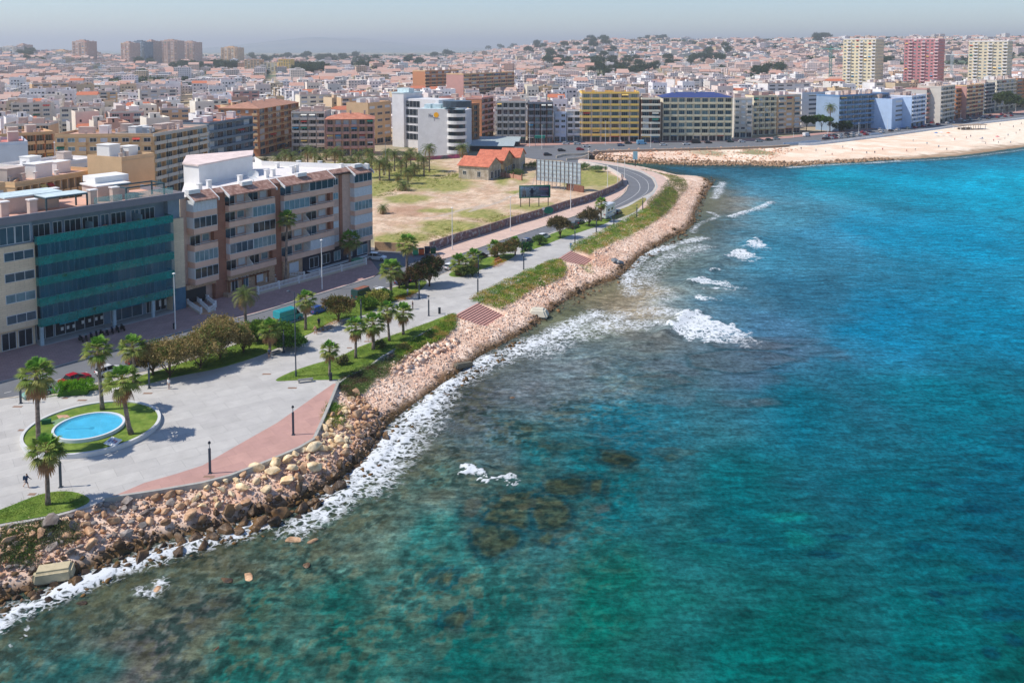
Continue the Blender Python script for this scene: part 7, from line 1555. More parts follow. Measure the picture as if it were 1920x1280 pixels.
# ================================================================ street furniture
def prom_lamp(px, py, label, h=3.9):
    p = P(px, py, 3.0); r = empty('lamp_post', p, label=label, cat='street lamp')
    mb = MB(); mb.box((0, 0, h*.39), (.26, .16, h*.78)); mb.box((0, 0, .03), (.42, .42, .06)); mb.build('post', mat('lamp_post_slate', C(64, 74, 86), rough=.5), r)
    mb = MB(); mb.tube([(0, 0, h*.78), (0, 0, h*.95)], .055, 8); mb.build('neck', m_steel, r)
    mb = MB(); mb.tube([(0, 0, h*.93), (0, 0, h*.96), (0, 0, h)], [.15, .18, .1], 10); mb.build('lamp_head', m_dark, r)
for x, y, lb in ((39,756,'left of the pale green car'),(114,913,'beside the lower left fan palm'),(280,728,'left of the person under the tamarisks'),(394,887,'on the pink path near the boulders'),(550,815,'on the pink path near its corner'),(532,661,'in front of the clipped bright bush'),(677,600,'beside the four-palm row, on the lawn edge'),(804,592,'near the black litter bin above the steps'),(786,560,'under the dark round tree'),(896,550,'near the start of the creeping plants'),(897,513,'in front of the small palm by the junction'),(982,505,'in the middle of the promenade beyond the first steps'),(979,478,'beside the deep green round bush'),(1078,456,'opposite the windswept olive tree'),(1118,436,'left of the camper van'),(1151,423,'just below the camper van'),(1194,408,'first where the paving turns pink'),(1205,394,'farthest, at the bend of the pink walk')):
    prom_lamp(x, y, 'slate promenade lamp post '+lb)
def street_light(px, py, ty, label, arm=1.2, rz=0, m=None, twin=False, z=3.0, name='street_lamp'):
    p = P(px, py, z); h = PD(px, ty, p.y).z-z; r = empty(name, p, rz, label=label, cat='street lamp'); m = m or m_white
    mb = MB(); mb.tube([(0, 0, 0), (0, 0, h*.5), (0, 0, h)], [.11, .09, .06], 8); mb.tube([(0, 0, 0), (0, 0, .9)], .14, 8); mb.build('pole', m, r)
    for s_ in ((1, -1) if twin else (1,)):
        if arm: mb = MB(); mb.tube([(0, 0, h-.1), (s_*arm, 0, h+.15)], .04, 6); mb.build('arm', m, r)
        mb = MB(); mb.tube([(s_*arm, 0, h+.16), (s_*arm, 0, h+.24), (s_*arm, 0, h+.34)], [.3, .28, .1], 10); mb.build('lamp_head', m, r)
street_light(329, 617, 515, 'white street lamp in front of the teal glass building', arm=0)
street_light(604, 542, 452, 'white street lamp in front of the white balustrade', arm=0)
street_light(848, 468, 391, 'tall white street lamp nearest on the verge beside the graffiti wall', arm=.0)
street_light(957, 433, 371, 'second white street lamp along the graffiti wall', arm=.0)
street_light(1070, 394, 333, 'third white street lamp along the graffiti wall, right of the advert', arm=.0)
street_light(1139, 363, 312, 'fourth white street lamp along the graffiti wall before the bend', arm=.0)
street_light(1158, 350, 300, 'white lamp column on the left side of the bend', arm=.0)
street_light(1171, 335, 296, 'white lamp column at the inside of the bend', arm=.0)
street_light(1103, 309, 280, 'white lamp column at the bridge end of the road', arm=0)
street_light(555, 706, 548, 'very tall slate lighting mast at the tip of the triangular lawn', arm=.9, rz=R(180), m=mat('lamp_post_slate'), name='lighting_mast')
street_light(723, 328, 250, 'tall thin pole among the date palms of the vacant lot', arm=0, m=m_steel, name='utility_pole')
for i, (x, y, ty) in enumerate(((993,276,232),(1016,280,236),(1135,272,228),(1220,277,232),(1376,262,218),(1488,258,250),(1552,252,236),(1610,250,232),(1644,231,200),(1664,245,226),(1752,231,214),(1801,224,209),(1829,219,205),(1856,217,203),(1880,213,200),(1904,210,198))):
    street_light(x, y, ty, ('pale lamp column left of the bridge junction', 'lamp column with green sign height below the red-brown block', 'lamp column in front of the yellow block', 'lamp column in front of the slim dark block', 'lamp column in front of the grey-beige block')[i] if i < 5 else 'pale lamp column on the beach promenade', arm=.0)
    if i >= 5: scene.objects[-1]
for o in [o for o in scene.objects if o.get('label') == 'pale lamp column on the beach promenade']: o['group'] = 'lamp columns on the beach promenade'
def bin_(px, py, label, col=None, h=.95):
    p = P(px, py, 3.0); r = empty('litter_bin', p, label=label, cat='litter bin'); mb = MB(); mb.tube([(0, 0, 0), (0, 0, h)], .24, 12); mb.build('body', col or m_dark, r); mb = MB(); mb.tube([(0, 0, h), (0, 0, h+.06)], .27, 12); mb.build('rim', m_dark, r)
bin_(620, 713, 'black litter bin at the corner where the pink path meets the lawn', h=1.1); bin_(824, 588, 'black litter bin at the head of the nearer steps', h=1.1); bin_(872, 516, 'black litter bin below the bushy low palm'); bin_(327, 616, 'black litter bin strapped by the street lamp before the teal building')
def bench(px, py, qx, qy, label, wood=False, w=2.2):
    p = P(px, py, 3.0); d = P(qx, qy, 3.0)-p; r = empty('bench', p, math.atan2(d.y, d.x), label=label, cat='bench'); m = mat('bench_wood', C(190, 130, 80)) if wood else mat('bench_stone', C(120, 120, 120))
    mb = MB(); mb.box((0, 0, .44), (w, .6, .12)); mb.build('seat', m, r)
    if wood:
        mb = MB(); mb.box((0, .32, .72), (w, .08, .4)); mb.build('backrest', m, r)
    for s_ in (-1, 1): mb = MB(); mb.box((s_*(w/2-.12), 0, .19), (.2, .5, .38)); mb.build('leg', m_conc, r)
bench(573, 716, 590, 714, 'grey stone bench below the triangular lawn'); bench(615, 617, 630, 611, 'dark bench beside the orange flower bed', w=1.8); bench(644, 607, 658, 602, 'dark bench shaded by the wind-bent tree'); bench(934, 491, 950, 485, 'wooden bench with orange flowers behind it', wood=True); bench(993, 469, 1006, 464, 'pale bench beside the deep green bush', w=2); bench(516, 664, 530, 660, 'dark bench beneath the short dark palm', w=1.8)
for i, (x, y, c, lb) in enumerate(((779, 477, C(60, 160, 110), 'green recycling container at the start of the graffiti wall'), (790, 477, C(206, 92, 50), 'orange recycling container beside the green one'), (801, 474, C(60, 66, 80), 'dark grey waste container right of the orange one'), (812, 475, C(40, 90, 56), 'dark green waste container next to the verge'))):
    p = P(x, y, 3.0); r = empty('recycling_container', p, R(10), label=lb, cat='container'); m = mat('bin_%s' % ('green', 'orange', 'grey', 'dark_green')[i], c, rough=.5)
    mb = MB(); mb.box((0, 0, .75), (1.25, 1.1, 1.4), taper=1.06); mb.build('body', m, r); mb = MB(); mb.box((0, 0, 1.5), (1.38, 1.2, .12), taper=.7); mb.build('lid', m_dark if i else m, r)
p = P(668, 498, 3.0); r = empty('waste_container', p, R(50), label='flat green container behind the end of the white balustrade', cat='container'); mb = MB(); mb.box((0, 0, .8), (2.6, 1.6, 1.5), taper=1.05); mb.build('body', mat('bin_green'), r); mb = MB(); mb.box((0, 0, 1.6), (2.8, 1.8, .1)); mb.build('lid', mat('lid_green', C(90, 150, 120)), r)
# direction sign, tall bay sign, green awning sign, cranes
p = P(1023, 408, 3.0); r = empty('direction_sign', p, R(8), label='round dark green sign board at the graffiti wall with a white disc beside it', cat='sign'); mb = MB(); mb.tube([(-.7, 0, 0), (-.7, 0, 2.9)], .05, 6); mb.tube([(1.0, 0, 0), (1.0, 0, 1.5)], .05, 6); mb.build('post', m_steel, r)
mb = MB(); mb.prism([(math.cos(t)*1.45+.85, math.sin(t)*1.1) for t in np.linspace(0, 2*math.pi, 20, endpoint=False)], -.03, .03); o = mb.build('sign_board', mat('sign_green', C(10, 110, 88), rough=.4), r); o.rotation_euler = (R(90), 0, 0); o.location = (0, -.1, 2.2)
mb = MB(); mb.prism([(math.cos(t)*.42-.7, math.sin(t)*.42) for t in np.linspace(0, 2*math.pi, 16, endpoint=False)], -.03, .03); o = mb.build('sign_disc', m_white, r); o.rotation_euler = (R(90), 0, 0); o.location = (0, -.12, 2.7)
p = P(1191, 312, 3.0); r = empty('totem_sign', p, label='tall pale blue totem sign on a dark post beside the inlet', cat='sign'); hh = PD(1191, 284, p.y).z-3; mb = MB(); mb.box((0, 0, hh*.25), (.35, .3, hh*.5)); mb.build('post', m_dark, r); mb = MB(); mb.box((0, 0, hh*.72), (1.9, .25, hh*.55)); mb.build('sign_board', mat('totem_blue', C(150, 190, 200)), r)
p = P(1012, 276, 3.0); r = empty('kiosk_canopy', p, label='teal green canopy on posts in front of the dark red-brown block', cat='canopy'); mb = MB(); mb.box((0, 0, 5.2), (5.2, 2.2, 1.3)); mb.build('canopy', mat('awning_green'), r); mb = MB(); [mb.box((s_*2.2, 0, 2.3), (.2, .2, 4.6)) for s_ in (-1, 1)]; mb.build('post', m_steel, r)
def crane(px, ty, by, Y, label, c):
    b = PD(px, by, Y); t = PD(px, ty, Y); r = empty('tower_crane', b, label=label, cat='crane'); h = t.z-b.z; m = mat('crane_'+c[0], C(*c[1])); mb = MB(); w = 1.1
    for sx_ in (-1, 1):
        for sy_ in (-1, 1): mb.box((sx_*w, sy_*w, h/2), (.35, .35, h))
    n = int(h/4)
    for i in range(n): z = h*i/n; mb.tube([(-w, -w, z), (w, -w, z+h/n)], .15, 4); mb.tube([(w, w, z), (-w, w, z+h/n)], .15, 4)
    mb.build('mast', m, r); mb = MB(); mb.tube([(-9, 14, h), (13, -22, h)], .45, 4); mb.tube([(0, 0, h), (0, 0, h+4)], .4, 4); mb.tube([(0, 0, h+4), (8, -13, h+.4)], .12, 4); mb.build('jib', m, r)
crane(1556, 92, 165, 1000, 'green tower crane left of the golden high-rise', ('green', (70, 140, 130))); crane(1784, 103, 140, 1100, 'pale tower crane between the rose and cream high-rises', ('pale', (190, 200, 200)))
for i, (x, y) in enumerate(((122,746),(154,750),(33,762),(40,806),(277,737),(392,893),(400,897),(500,701),(548,727),(655,652),(690,640),(885,560),(60,926),(222,929))):
    o = MB().box((0, 0, 0), (1.3 if i % 3 else .8, .5, .02)).build('drain_cover', mat('drain_metal', C(150, 122, 104), var=.2)); o.location = P(x, y, 3.012); tag(o, 'small rusty drain cover set in the promenade paving', 'drain cover', 'rusty drain covers in the promenade paving')
# ================================================================ people
def person_mesh(pose, r_=1.0):
    "joints -> skin modifier -> one mesh"
    H = 1.74; J = {'pelvis': (0, 0, .94), 'chest': (0.02, 0, 1.28), 'neck': (.03, 0, 1.48), 'head': (.05, 0, 1.60), 'crown': (.05, 0, 1.72)}
    def limb(a, l1, l2, t1, t2):
        b = (a[0]+l1*math.sin(t1), a[1], a[2]-l1*math.cos(t1)); c = (b[0]+l2*math.sin(t2), b[1], b[2]-l2*math.cos(t2)); return b, c
    V = []; E_ = []; Rr = []
    def add(p, r, par=None):
        V.append(p); Rr.append(r)
        if par is not None: E_.append((par, len(V)-1))
        return len(V)-1
    pv = add(J['pelvis'], .135); ch = add(J['chest'], .15, pv); nk = add(J['neck'], .055, ch); hd = add(J['head'], .095, nk); cr_ = add(J['crown'], .075, hd); add((.14, 0, 1.59), .022, hd)
    for s_, (h1, k1, a1, e1) in zip((-1, 1), pose):
        hp = add((0, s_*.09, .90), .085, pv); b, c = limb((0, s_*.1, .90), .42, .42, h1, k1); kn = add(b, .06, hp); an = add(c, .04, kn); add((c[0]+.17, c[1], c[2]-.04), .035, an)
        sh = add((.02, s_*.2, 1.40), .055, ch); b, c = limb((.02, s_*.22, 1.40), .29, .26, a1, e1); el = add(b, .04, sh); wr = add(c, .028, el); hn = add((c[0]+.05*math.sin(e1), c[1], c[2]-.07*math.cos(e1)), .034, wr)
        for k in range(4): add((c[0]+.15*math.sin(e1)+.004*k, c[1]+(k-1.5)*.02, c[2]-(.15+.01*(k in (1, 2)))*math.cos(e1)), .009, hn)
        add((c[0]+.07*math.sin(e1)+.03, c[1]-s_*.035, c[2]-.09*math.cos(e1)), .010, hn)
    me = bpy.data.meshes.new('person'); me.from_pydata(V, E_, []); o = link('person', me); md = o.modifiers.new('s', 'SKIN'); sk = me.skin_vertices[0].data
    for i, r in enumerate(Rr): sk[i].radius = (r*r_, r*r_); sk[i].use_root = (i == 0)
    o.modifiers.new('u', 'SUBSURF').levels = 1
    dg = bpy.context.evaluated_depsgraph_get(); dg.update(); me2 = bpy.data.meshes.new_from_object(o.evaluated_get(dg)); bpy.data.objects.remove(o)
    for p in me2.polygons: p.use_smooth = True
    return me2, V, Rr
WALK = ((.45, .1, -.45, -.2), (-.4, -.65, .5, .95)); STAND = ((.05, -.03, .08, .2), (-.05, -.08, -.05, .15)); SIT = ((1.4, .1, .4, 1.0), (1.45, .05, .35, 1.1))
PM = {}
def person(px, py, face, pose, shirt, trous, label, hair=C(50, 38, 30), skin=C(206, 160, 130), group=None, z=3.0, sit=False, shorts=False, bag=None, sc=1.0):
    k = id(pose)
    if k not in PM: PM[k] = person_mesh(pose)
    me, V, Rr = PM[k]
    def colored(nm, c): m = mat(nm, tuple(c), var=.1, scale=6, rough=.8); return m
    sk_ = 'skin_%d' % int(sum(skin)*1000); kk = (k, sk_)
    if kk not in PM: m2 = me.copy(); m2.materials.clear(); m2.materials.append(colored(sk_, skin)); PM[kk] = m2
    p = P(px, py, z); r = link('person', PM[kk]); r.location = p-Vector((0, 0, .44 if sit else .03)); r.rotation_euler = (0, 0, face); r.scale = (sc,)*3; tag(r, label, 'person', group)
    def shell(nm, zsel, off, c):
        key = (k, nm, c[:] if isinstance(c, tuple) else tuple(c), off)
        if key not in PM:
            bm = bmesh.new(); bm.from_mesh(me); bm.normal_update()
            kill = [f for f in bm.faces if not zsel(f.calc_center_median())]; bmesh.ops.delete(bm, geom=kill, context='FACES')
            for v in bm.verts: v.co += v.normal*off
            m3 = bpy.data.meshes.new(nm); bm.to_mesh(m3); bm.free(); m3.materials.clear(); m3.materials.append(colored('cloth_%d_%d_%d' % tuple(int(q*999) for q in c), c)); PM[key] = m3
        return link(nm, PM[key], r)
    lim = .62 if shorts else .10
    if pose is SIT: shell('trousers', lambda c: (c.z < .98 and c.x < (.5 if shorts else .9) and not (abs(c.y) > .17 and c.z > .8)), .016, trous)
    else: shell('trousers', lambda c: lim < c.z < .97 and abs(c.y) < .19, .016, trous)
    shell('shirt', lambda c: .93 < c.z < 1.45 and (abs(c.y) < .20 or c.z > 1.12), .022, shirt)
    shell('hair', lambda c: c.z > 1.60 and (c.x < .09 or c.z > 1.68), .014, hair)
    if bag is not None: mb = MB(); mb.box((-.24, 0, 1.22), (.16, .3, .42), taper=.85); mb.build('backpack', colored('bag_cloth', bag), r)
    return r
navy = C(40, 50, 80); wht = C(222, 222, 220)
person(50, 914, R(10), WALK, C(40, 60, 92), C(60, 70, 90), 'man in dark clothes with a backpack striding right at the left edge', bag=C(26, 70, 96), shorts=True)
person(317, 729, R(-120), STAND, wht, C(190, 170, 160), 'person in a white top standing in the shade of the tamarisks', hair=C(190, 190, 186))
person(505, 671, R(-60), STAND, C(70, 90, 110), C(60, 70, 90), 'person in dark blue standing under the short dark palm', shorts=True)
person(591, 627, R(160), WALK, C(230, 180, 140), C(200, 190, 180), 'person in a pale top walking past the orange flower bed', shorts=True)
person(774, 580, R(190), STAND, C(60, 50, 60), C(40, 40, 50), 'person in black beside the last palm of the row of four')
person(598, 612, R(-90), STAND, navy, C(60, 50, 50), 'person in navy near the dark bench')
person(1070, 466, R(-80), WALK, C(90, 140, 170), C(100, 130, 150), 'person in light blue walking on the far promenade')
person(389, 560, R(-100), STAND, navy, C(40, 44, 60), 'person standing at the entrance of the brick block')
person(764, 555, R(-30), STAND, C(226, 226, 224), C(120, 120, 140), 'person in white beside the flower bed at the junction')
person(1164, 268, R(-90), STAND, wht, wht, 'person in white at the crossing before the yellow block')
rs = random.Random(9)
bp_ = [(1530,285),(1548,287),(1502,282),(1580,279),(1625,290),(1640,289),(1655,283),(1712,267),(1738,272),(1790,264),(1812,261),(1820,258),(1842,262),(1848,272),(1863,266),(1872,270),(1884,262),(1890,256),(1900,240),(1905,252),(1912,247),(1760,278),(1700,286),(1716,284),(1775,283),(1560,293),(1598,284),(1875,236),(1915,234),(1895,270)]
for i, (x, y) in enumerate(bp_):
    c = rs.choice((C(60, 60, 90), C(200, 70, 70), C(230, 230, 226), C(60, 120, 160))); zz = float(gz_at([P2(x, y, 1.8)])[0]); wh_ = 'at its narrow left end' if x < 1600 else 'left of the beach umbrellas' if x < 1730 else 'between the umbrellas and the water' if x < 1850 else 'near the right edge'
    person(x, y, rs.uniform(0, 6), (WALK, STAND)[i % 2], c, C(50, 60, 100), 'small bather on the sand '+wh_, group='bathers on the sand '+wh_, z=zz, shorts=True, sc=1.0)
def parasol(px, py, c, label):
    z = float(gz_at([P2(px, py, 1.8)])[0]); p = P(px, py, z); r = empty('beach_umbrella', p, rs.uniform(0, 6), label=label, cat='beach umbrella'); mb = MB(); mb.tube([(0, 0, 0), (0, 0, 2.1)], .04, 6); mb.build('pole', m_white, r)
    mb = MB(); n = 10; vs = [(0, 0, 2.25)]+[(1.15*math.cos(2*math.pi*i/n), 1.15*math.sin(2*math.pi*i/n), 1.75) for i in range(n)]+[(0, 0, 2.19)]+[(1.12*math.cos(2*math.pi*i/n), 1.12*math.sin(2*math.pi*i/n), 1.70) for i in range(n)]
    mb.add(vs, [(0, 1+i, 1+(i+1) % n) for i in range(n)]+[(n+1, n+2+(i+1) % n, n+2+i) for i in range(n)]+[(1+i, n+2+i, n+2+(i+1) % n, 1+(i+1) % n) for i in range(n)]); mb.build('canopy', mat('umbrella_'+c[0], C(*c[1])), r)
for x, y, c, lb in ((1755,255,('blue',(50,120,190)),'blue beach umbrella left of the white one near the wall'),(1765,254,('white',(230,230,230)),'white beach umbrella near the promenade wall'),(1778,255,('orange',(220,110,60)),'orange beach umbrella right of the white one'),(1840,266,('grey',(150,150,160)),'grey beach umbrella in the middle of the right beach'),(1870,262,('crimson',(200,60,90)),'crimson beach umbrella near the right beach edge')): parasol(x, y, c, lb)
# beach bar and jetty deck by the wall
p = P(1818, 243, 2.2); r = empty('beach_bar', p, R(20), label='open beach bar with a flat brown roof against the promenade wall', cat='beach bar'); mb = MB(); mb.box((0, 0, 3.0), (22, 6, .35)); mb.build('roof', mat('bar_roof', C(170, 150, 130)), r)
mb = MB(); [mb.box((-10+4*i, s_*2.6, 1.4), (.25, .25, 2.9)) for i in range(6) for s_ in (-1, 1)]; mb.build('post', m_white, r); mb = MB(); mb.box((-3, 1, .6), (9, 2.4, 1.2)); mb.build('counter', mat('bar_roof'), r)
for i, (x, y, w, lb) in enumerate(((1490, 274, 14, 'blue and white beach access ramp at the end of the brown retaining wall'), (1520, 271, 12, 'second beach access ramp right of the first, with dark underside'), (1640, 256, 10, 'grey-blue landing stage on the promenade wall'))):
    p = P(x, y, 1.8); r = empty('beach_ramp', p, R(28), label=lb, cat='ramp'); mb = MB(); mb.box((0, 0, .9), (w, 2.4, .25)); mb.box((-w*.4, 0, .2), (w*.15, 2.0, 1.3)); mb.build('deck', m_conc, r); mb = MB(); mb.box((0, -1.2, 1.5), (w, .12, 1.0)); mb.box((0, 1.2, 1.5), (w, .12, 1.0)); mb.build('railing', mat('white_blue_wall'), r)
# ================================================================ the town behind
FOOT = []
for o in list(scene.objects):
    if o.parent is None and o.get('category') in ('apartment building', 'hotel', 'warehouse', 'shed'):
        cs = [c.matrix_local.translation for c in o.children]; pts = []
        for c in o.children:
            if c.type == 'MESH' and c.name.split('.')[0] in ('wall', 'inner_wall', 'roof', 'roof_terrace'):
                bb = [Vector(b)+c.location+o.location for b in c.bound_box]; vs = [(v.co.x+c.location.x+o.location.x, v.co.y+c.location.y+o.location.y) for v in c.data.vertices]; pts += vs
        if pts: FOOT.append(np.array(pts))
def hull(p):
    p = sorted(map(tuple, np.round(p, 2))); p = sorted(set(p)); lo = []
    for q in p:
        while len(lo) > 1 and (lo[-1][0]-lo[-2][0])*(q[1]-lo[-2][1])-(lo[-1][1]-lo[-2][1])*(q[0]-lo[-2][0]) <= 0: lo.pop()
        lo.append(q)
    up = []
    for q in reversed(p):
        while len(up) > 1 and (up[-1][0]-up[-2][0])*(q[1]-up[-2][1])-(up[-1][1]-up[-2][1])*(q[0]-up[-2][0]) <= 0: up.pop()
        up.append(q)
    return np.array(lo[:-1]+up[:-1])
FOOT = [hull(p) for p in FOOT]
PAL = np.array([C(238, 234, 230), C(230, 218, 212), C(222, 206, 196), C(214, 192, 160), C(214, 208, 200), C(236, 228, 212), C(200, 166, 146), C(236, 232, 232), C(230, 216, 198), C(212, 184, 144)]); PNAMES = ['white', 'pale pink', 'pinkish beige', 'ochre', 'warm grey', 'cream', 'brick brown', 'bright white', 'pale sand', 'sandy yellow']
PW_ = np.array([.24, .16, .12, .08, .10, .10, .05, .07, .05, .03]); PW_ /= PW_.sum()
town_edge = np.vstack([PA([(-900,420),(0,372),(60,352),(190,326),(350,316),(478,292),(560,278),(700,280),(740,270),(880,264),(935,262),(1100,257),(1400,251),(1480,246),(1560,237),(1700,223),(1800,213),(1960,198)]), [(700, 900), (1300, 1300), (3600, 2700), (3600, 5200), (-4200, 5200), (-4200, 900), (-700, 120)]])
rsn = np.random.RandomState(77); H_ = []
def district(cx0, cx1, cy0, cy1, ang, wlot, dlot, street, cond):
    "rows of lots on a turned grid"
    ca, sa = math.cos(ang), math.sin(ang); L_ = 7500; row = wlot; out = []
    bx = 5*wlot+street; by = 2*dlot+street
    cor = np.array([(x*ca+y*sa, -x*sa+y*ca) for x in (cx0, cx1) for y in (cy0, cy1)]); lo = cor.min(0); hi = cor.max(0)
    I, J = np.meshgrid(np.arange(math.floor(lo[0]/bx), math.ceil(hi[0]/bx)), np.arange(math.floor(lo[1]/by), math.ceil(hi[1]/by)))
    I = I.ravel(); J = J.ravel()
    for i in range(5):
        for j in range(2):
            u = I*bx+(i+.5)*wlot; v = J*by+(j+.5)*dlot; x = u*ca-v*sa; y = u*sa+v*ca; ok = cond(x, y); n = ok.sum()
            out.append(np.stack([x[ok], y[ok], np.full(n, ang), np.full(n, wlot)*rsn.uniform(.86, 1.02, n), np.full(n, dlot)*rsn.uniform(.8, 1.0, n)], 1))
    return np.concatenate(out)
def cond_gen(r0, r1, b0, b1):
    def f(x, y):
        r = np.hypot(x, y); b = x/np.maximum(y, 1); ok = (r > r0) & (r < r1) & (b > b0) & (b < b1) & (y > 0)
        k = np.where(ok)[0]; res = np.zeros(len(x), bool)
        if not len(k): return res
        xx, yy = x[k], y[k]; g = inside(xx, yy, town_edge) & ~inside(xx, yy, lot_poly) & (seg_dist(xx, yy, town_edge[:17]) > 9+4*(r[k] > 400))
        for p in FOOT:
            c = p.mean(0); nr = np.hypot(*(p-c).T).max()+9; m = g & (np.hypot(xx-c[0], yy-c[1]) < nr)
            if m.any(): mi = np.where(m)[0]; d = np.where(inside(xx[mi], yy[mi], p), 0, seg_dist(xx[mi], yy[mi], p, True)); g[mi] &= d > 7.5
        res[k] = g; return res
    return f
D = [district(-700, 50, 150, 900, R(34), 11, 15, 9, cond_gen(190, 620, -.62, -.06)), district(-250, 900, 250, 1100, R(4), 11, 14, 9, cond_gen(300, 760, -.06, .75)), district(-900, 100, 500, 1300, R(20), 13, 16, 10, cond_gen(620, 1050, -.66, -.06)), district(-100, 1100, 500, 1300, R(8), 14, 17, 12, cond_gen(760, 1250, -.06, .70))]
near = np.concatenate(D)
D2 = [district(-1800, 0, 900, 2200, R(15), 19, 22, 16, cond_gen(1050, 2000, -.66, -.06)), district(-200, 1800, 1100, 2400, R(-6), 19, 22, 18, cond_gen(1250, 2200, -.06, .70)), district(-3000, 3100, 1800, 4700, R(10), 21, 24, 15, cond_gen(2000, 4300, -.66, .70))]
farh = np.concatenate(D2); fr_ = np.hypot(farh[:, 0], farh[:, 1]); veg = fbm(farh[:, 0]/170, farh[:, 1]/170, 300, 3); farh = farh[(veg < .60) & (rsn.rand(len(farh)) < .93)]
def treepix(px, py, rx, ry): c = P2(px, py); return c, rx, ry
houses = []
nr_ = np.hypot(near[:, 0], near[:, 1]); near = near[rsn.rand(len(near)) < .96]
def house_h(x, y, n, far):
    base = rsn.choice([1, 2, 2, 3, 3, 4, 5] if not far else [1, 2, 2, 2, 3], n); t = fbm(x/90, y/90, 301, 2)
    return (base*3.0+1.0)*(.8+.45*t)
nh = house_h(near[:, 0], near[:, 1], len(near), False); nd = np.hypot(near[:, 0], near[:, 1]); nh = np.where((nd < 420) & (near[:, 0] < -20), np.maximum(nh, 9)+2, nh)
# leave seafront blocks dominant
col_n = rsn.choice(len(PAL), len(near), p=PW_)
infr = (np.abs(near[:, 0]/near[:, 1]) < .60); order = np.argsort(np.where(infr, near[:, 1]/(near[:, 3]+nh), 1e9)); single = order[:298]; rest = order[298:]
mw = mat('town_wall', attr=True, rough=.9, var=.07, scale=.4); win_dark = mat('town_window', (.03, .035, .045), rough=.3, var=.3, scale=1)
def house(i):
    x, y, a, w, d = near[i]; h = nh[i]; ci = col_n[i]; c = PAL[ci]*rsn.uniform(.88, 1.06); g = 2.9+terrain_far(np.array([x]), np.array([y]))[0]; rs = random.Random(int(i)); mb = MB(); rc = (C(206, 170, 150), C(190, 180, 176), C(216, 206, 200), C(186, 130, 104))[rs.randrange(4)]
    W, Dp = w/2, d/2; fl = max(1, int(h/3)); pitched = rs.random() < .12
    mb.box((0, 0, h/2-.4), (w, d, h+.8), col=c)
    if pitched:
        mb.add([(-W-.3, -Dp-.3, h), (W+.3, -Dp-.3, h), (W+.3, Dp+.3, h), (-W-.3, Dp+.3, h), (-W-.3, 0, h+2), (W+.3, 0, h+2)], [(0, 1, 5, 4), (2, 3, 4, 5), (1, 2, 5), (3, 0, 4), (3, 2, 1, 0)], col=C(196, 118, 88))
    else:
        mb.box((0, 0, h+.03), (w-.3, d-.3, .06), col=rc)
        for (cx, cy, sx_, sy_) in ((0, -Dp+.1, w, .2), (0, Dp-.1, w, .2), (-W+.1, 0, .2, d-.4), (W-.1, 0, .2, d-.4)): mb.box((cx, cy, h+.45), (sx_, sy_, .9), col=c*1.02)
    def wrow(face, n, z0):
        for k in range(n):
            t = (k+.5)/n-.5; ww = rs.choice((.9, 1.1, 1.6)); hh = rs.choice((1.2, 1.3, 2.0)); z = z0+(.9 if hh < 1.8 else .15)
            if rs.random() < .12: continue
            if face == 'f': p = (t*w*.86, -Dp-.02, z+hh/2); s_ = (ww, .08, hh)
            elif face == 'l': p = (-W-.02, t*d*.86, z+hh/2); s_ = (.08, ww, hh)
            else: p = (W+.02, t*d*.86, z+hh/2); s_ = (.08, ww, hh)
            mb.box(p, s_, mi=1, col=c)
            if hh > 1.8 and face == 'f' and rs.random() < .7: mb.box((p[0], -Dp-.45, z-.1), (ww+1.2, .9, .12), col=c*.95); mb.box((p[0], -Dp-.86, z+.35), (ww+1.2, .08, .8), col=c)
    for k in range(fl):
        wrow('f', max(2, int(w/3)), k*3.0+.2)
        if rs.random() < .8: wrow('r' if x < 0 else 'l', 3, k*3.0+.2)
    r = mb.build('town_house', [mw, win_dark]); r.location = (x, y, g); r.rotation_euler = (0, 0, a)
    px = 960+F*x/y; q = 'left of and behind the beige corner block' if px < 100 else 'behind the beige corner block' if px < 290 else 'behind the blue-grey block' if px < 430 else 'behind the orange-brown block' if px < 550 else 'behind the palm-row blocks' if px < 735 else 'behind the hotel' if px < 880 else 'behind the grey and red-brown blocks' if px < 1090 else 'behind the yellow block' if px < 1240 else 'behind the blue-roofed block' if px < 1410 else 'behind the cream blocks' if px < 1570 else 'behind the bright blue block' if px < 1735 else 'at the right end of town'
    sn = ('one', 'two', 'three', 'four', 'five', 'six', 'seven')[min(fl, 7)-1]
    tag(r, f"{sn}-storey {PNAMES[ci]} {'tile' if pitched else 'flat'}-roofed house {q}", 'town house', f"{sn}-storey {PNAMES[ci]} {'tile' if pitched else 'flat'}-roofed houses {q}")
    if not pitched:
        m2 = MB(); rw = rs.uniform(2.2, w*.5); rd = rs.uniform(2.4, 4); px_, py_ = rs.uniform(-W+rw/2+.3, W-rw/2-.3), rs.uniform(-Dp*.3, Dp-rd/2-.3); m2.box((px_, py_, h+1.2), (rw, rd, 2.4), col=c*rs.uniform(.9, 1.1)); m2.box((px_, py_, h+2.45), (rw+.2, rd+.2, .12), col=C(214, 206, 200)); m2.box((px_, py_-rd/2-.02, h+1.05), (.85, .06, 1.9), mi=1); m2.build('roof_room', [mw, win_dark], r)
        if rs.random() < .6: m2 = MB(); m2.tube([(W*.6, Dp*.5, h), (W*.6, Dp*.5, h+3.2)], .05, 4); m2.tube([(W*.6-.5, Dp*.5, h+3), (W*.6+.5, Dp*.5, h+3)], .04, 4); m2.build('antenna', m_steel, r)
        for _ in range(rs.randrange(3)):
            m2 = MB(); m2.box((rs.uniform(-W+.6, W-.6), rs.uniform(-Dp+.6, 0), h+.75), (.55, .55, 1.4), col=c); m2.build('chimney', mw, r)
    return r
for i in single: house(i)
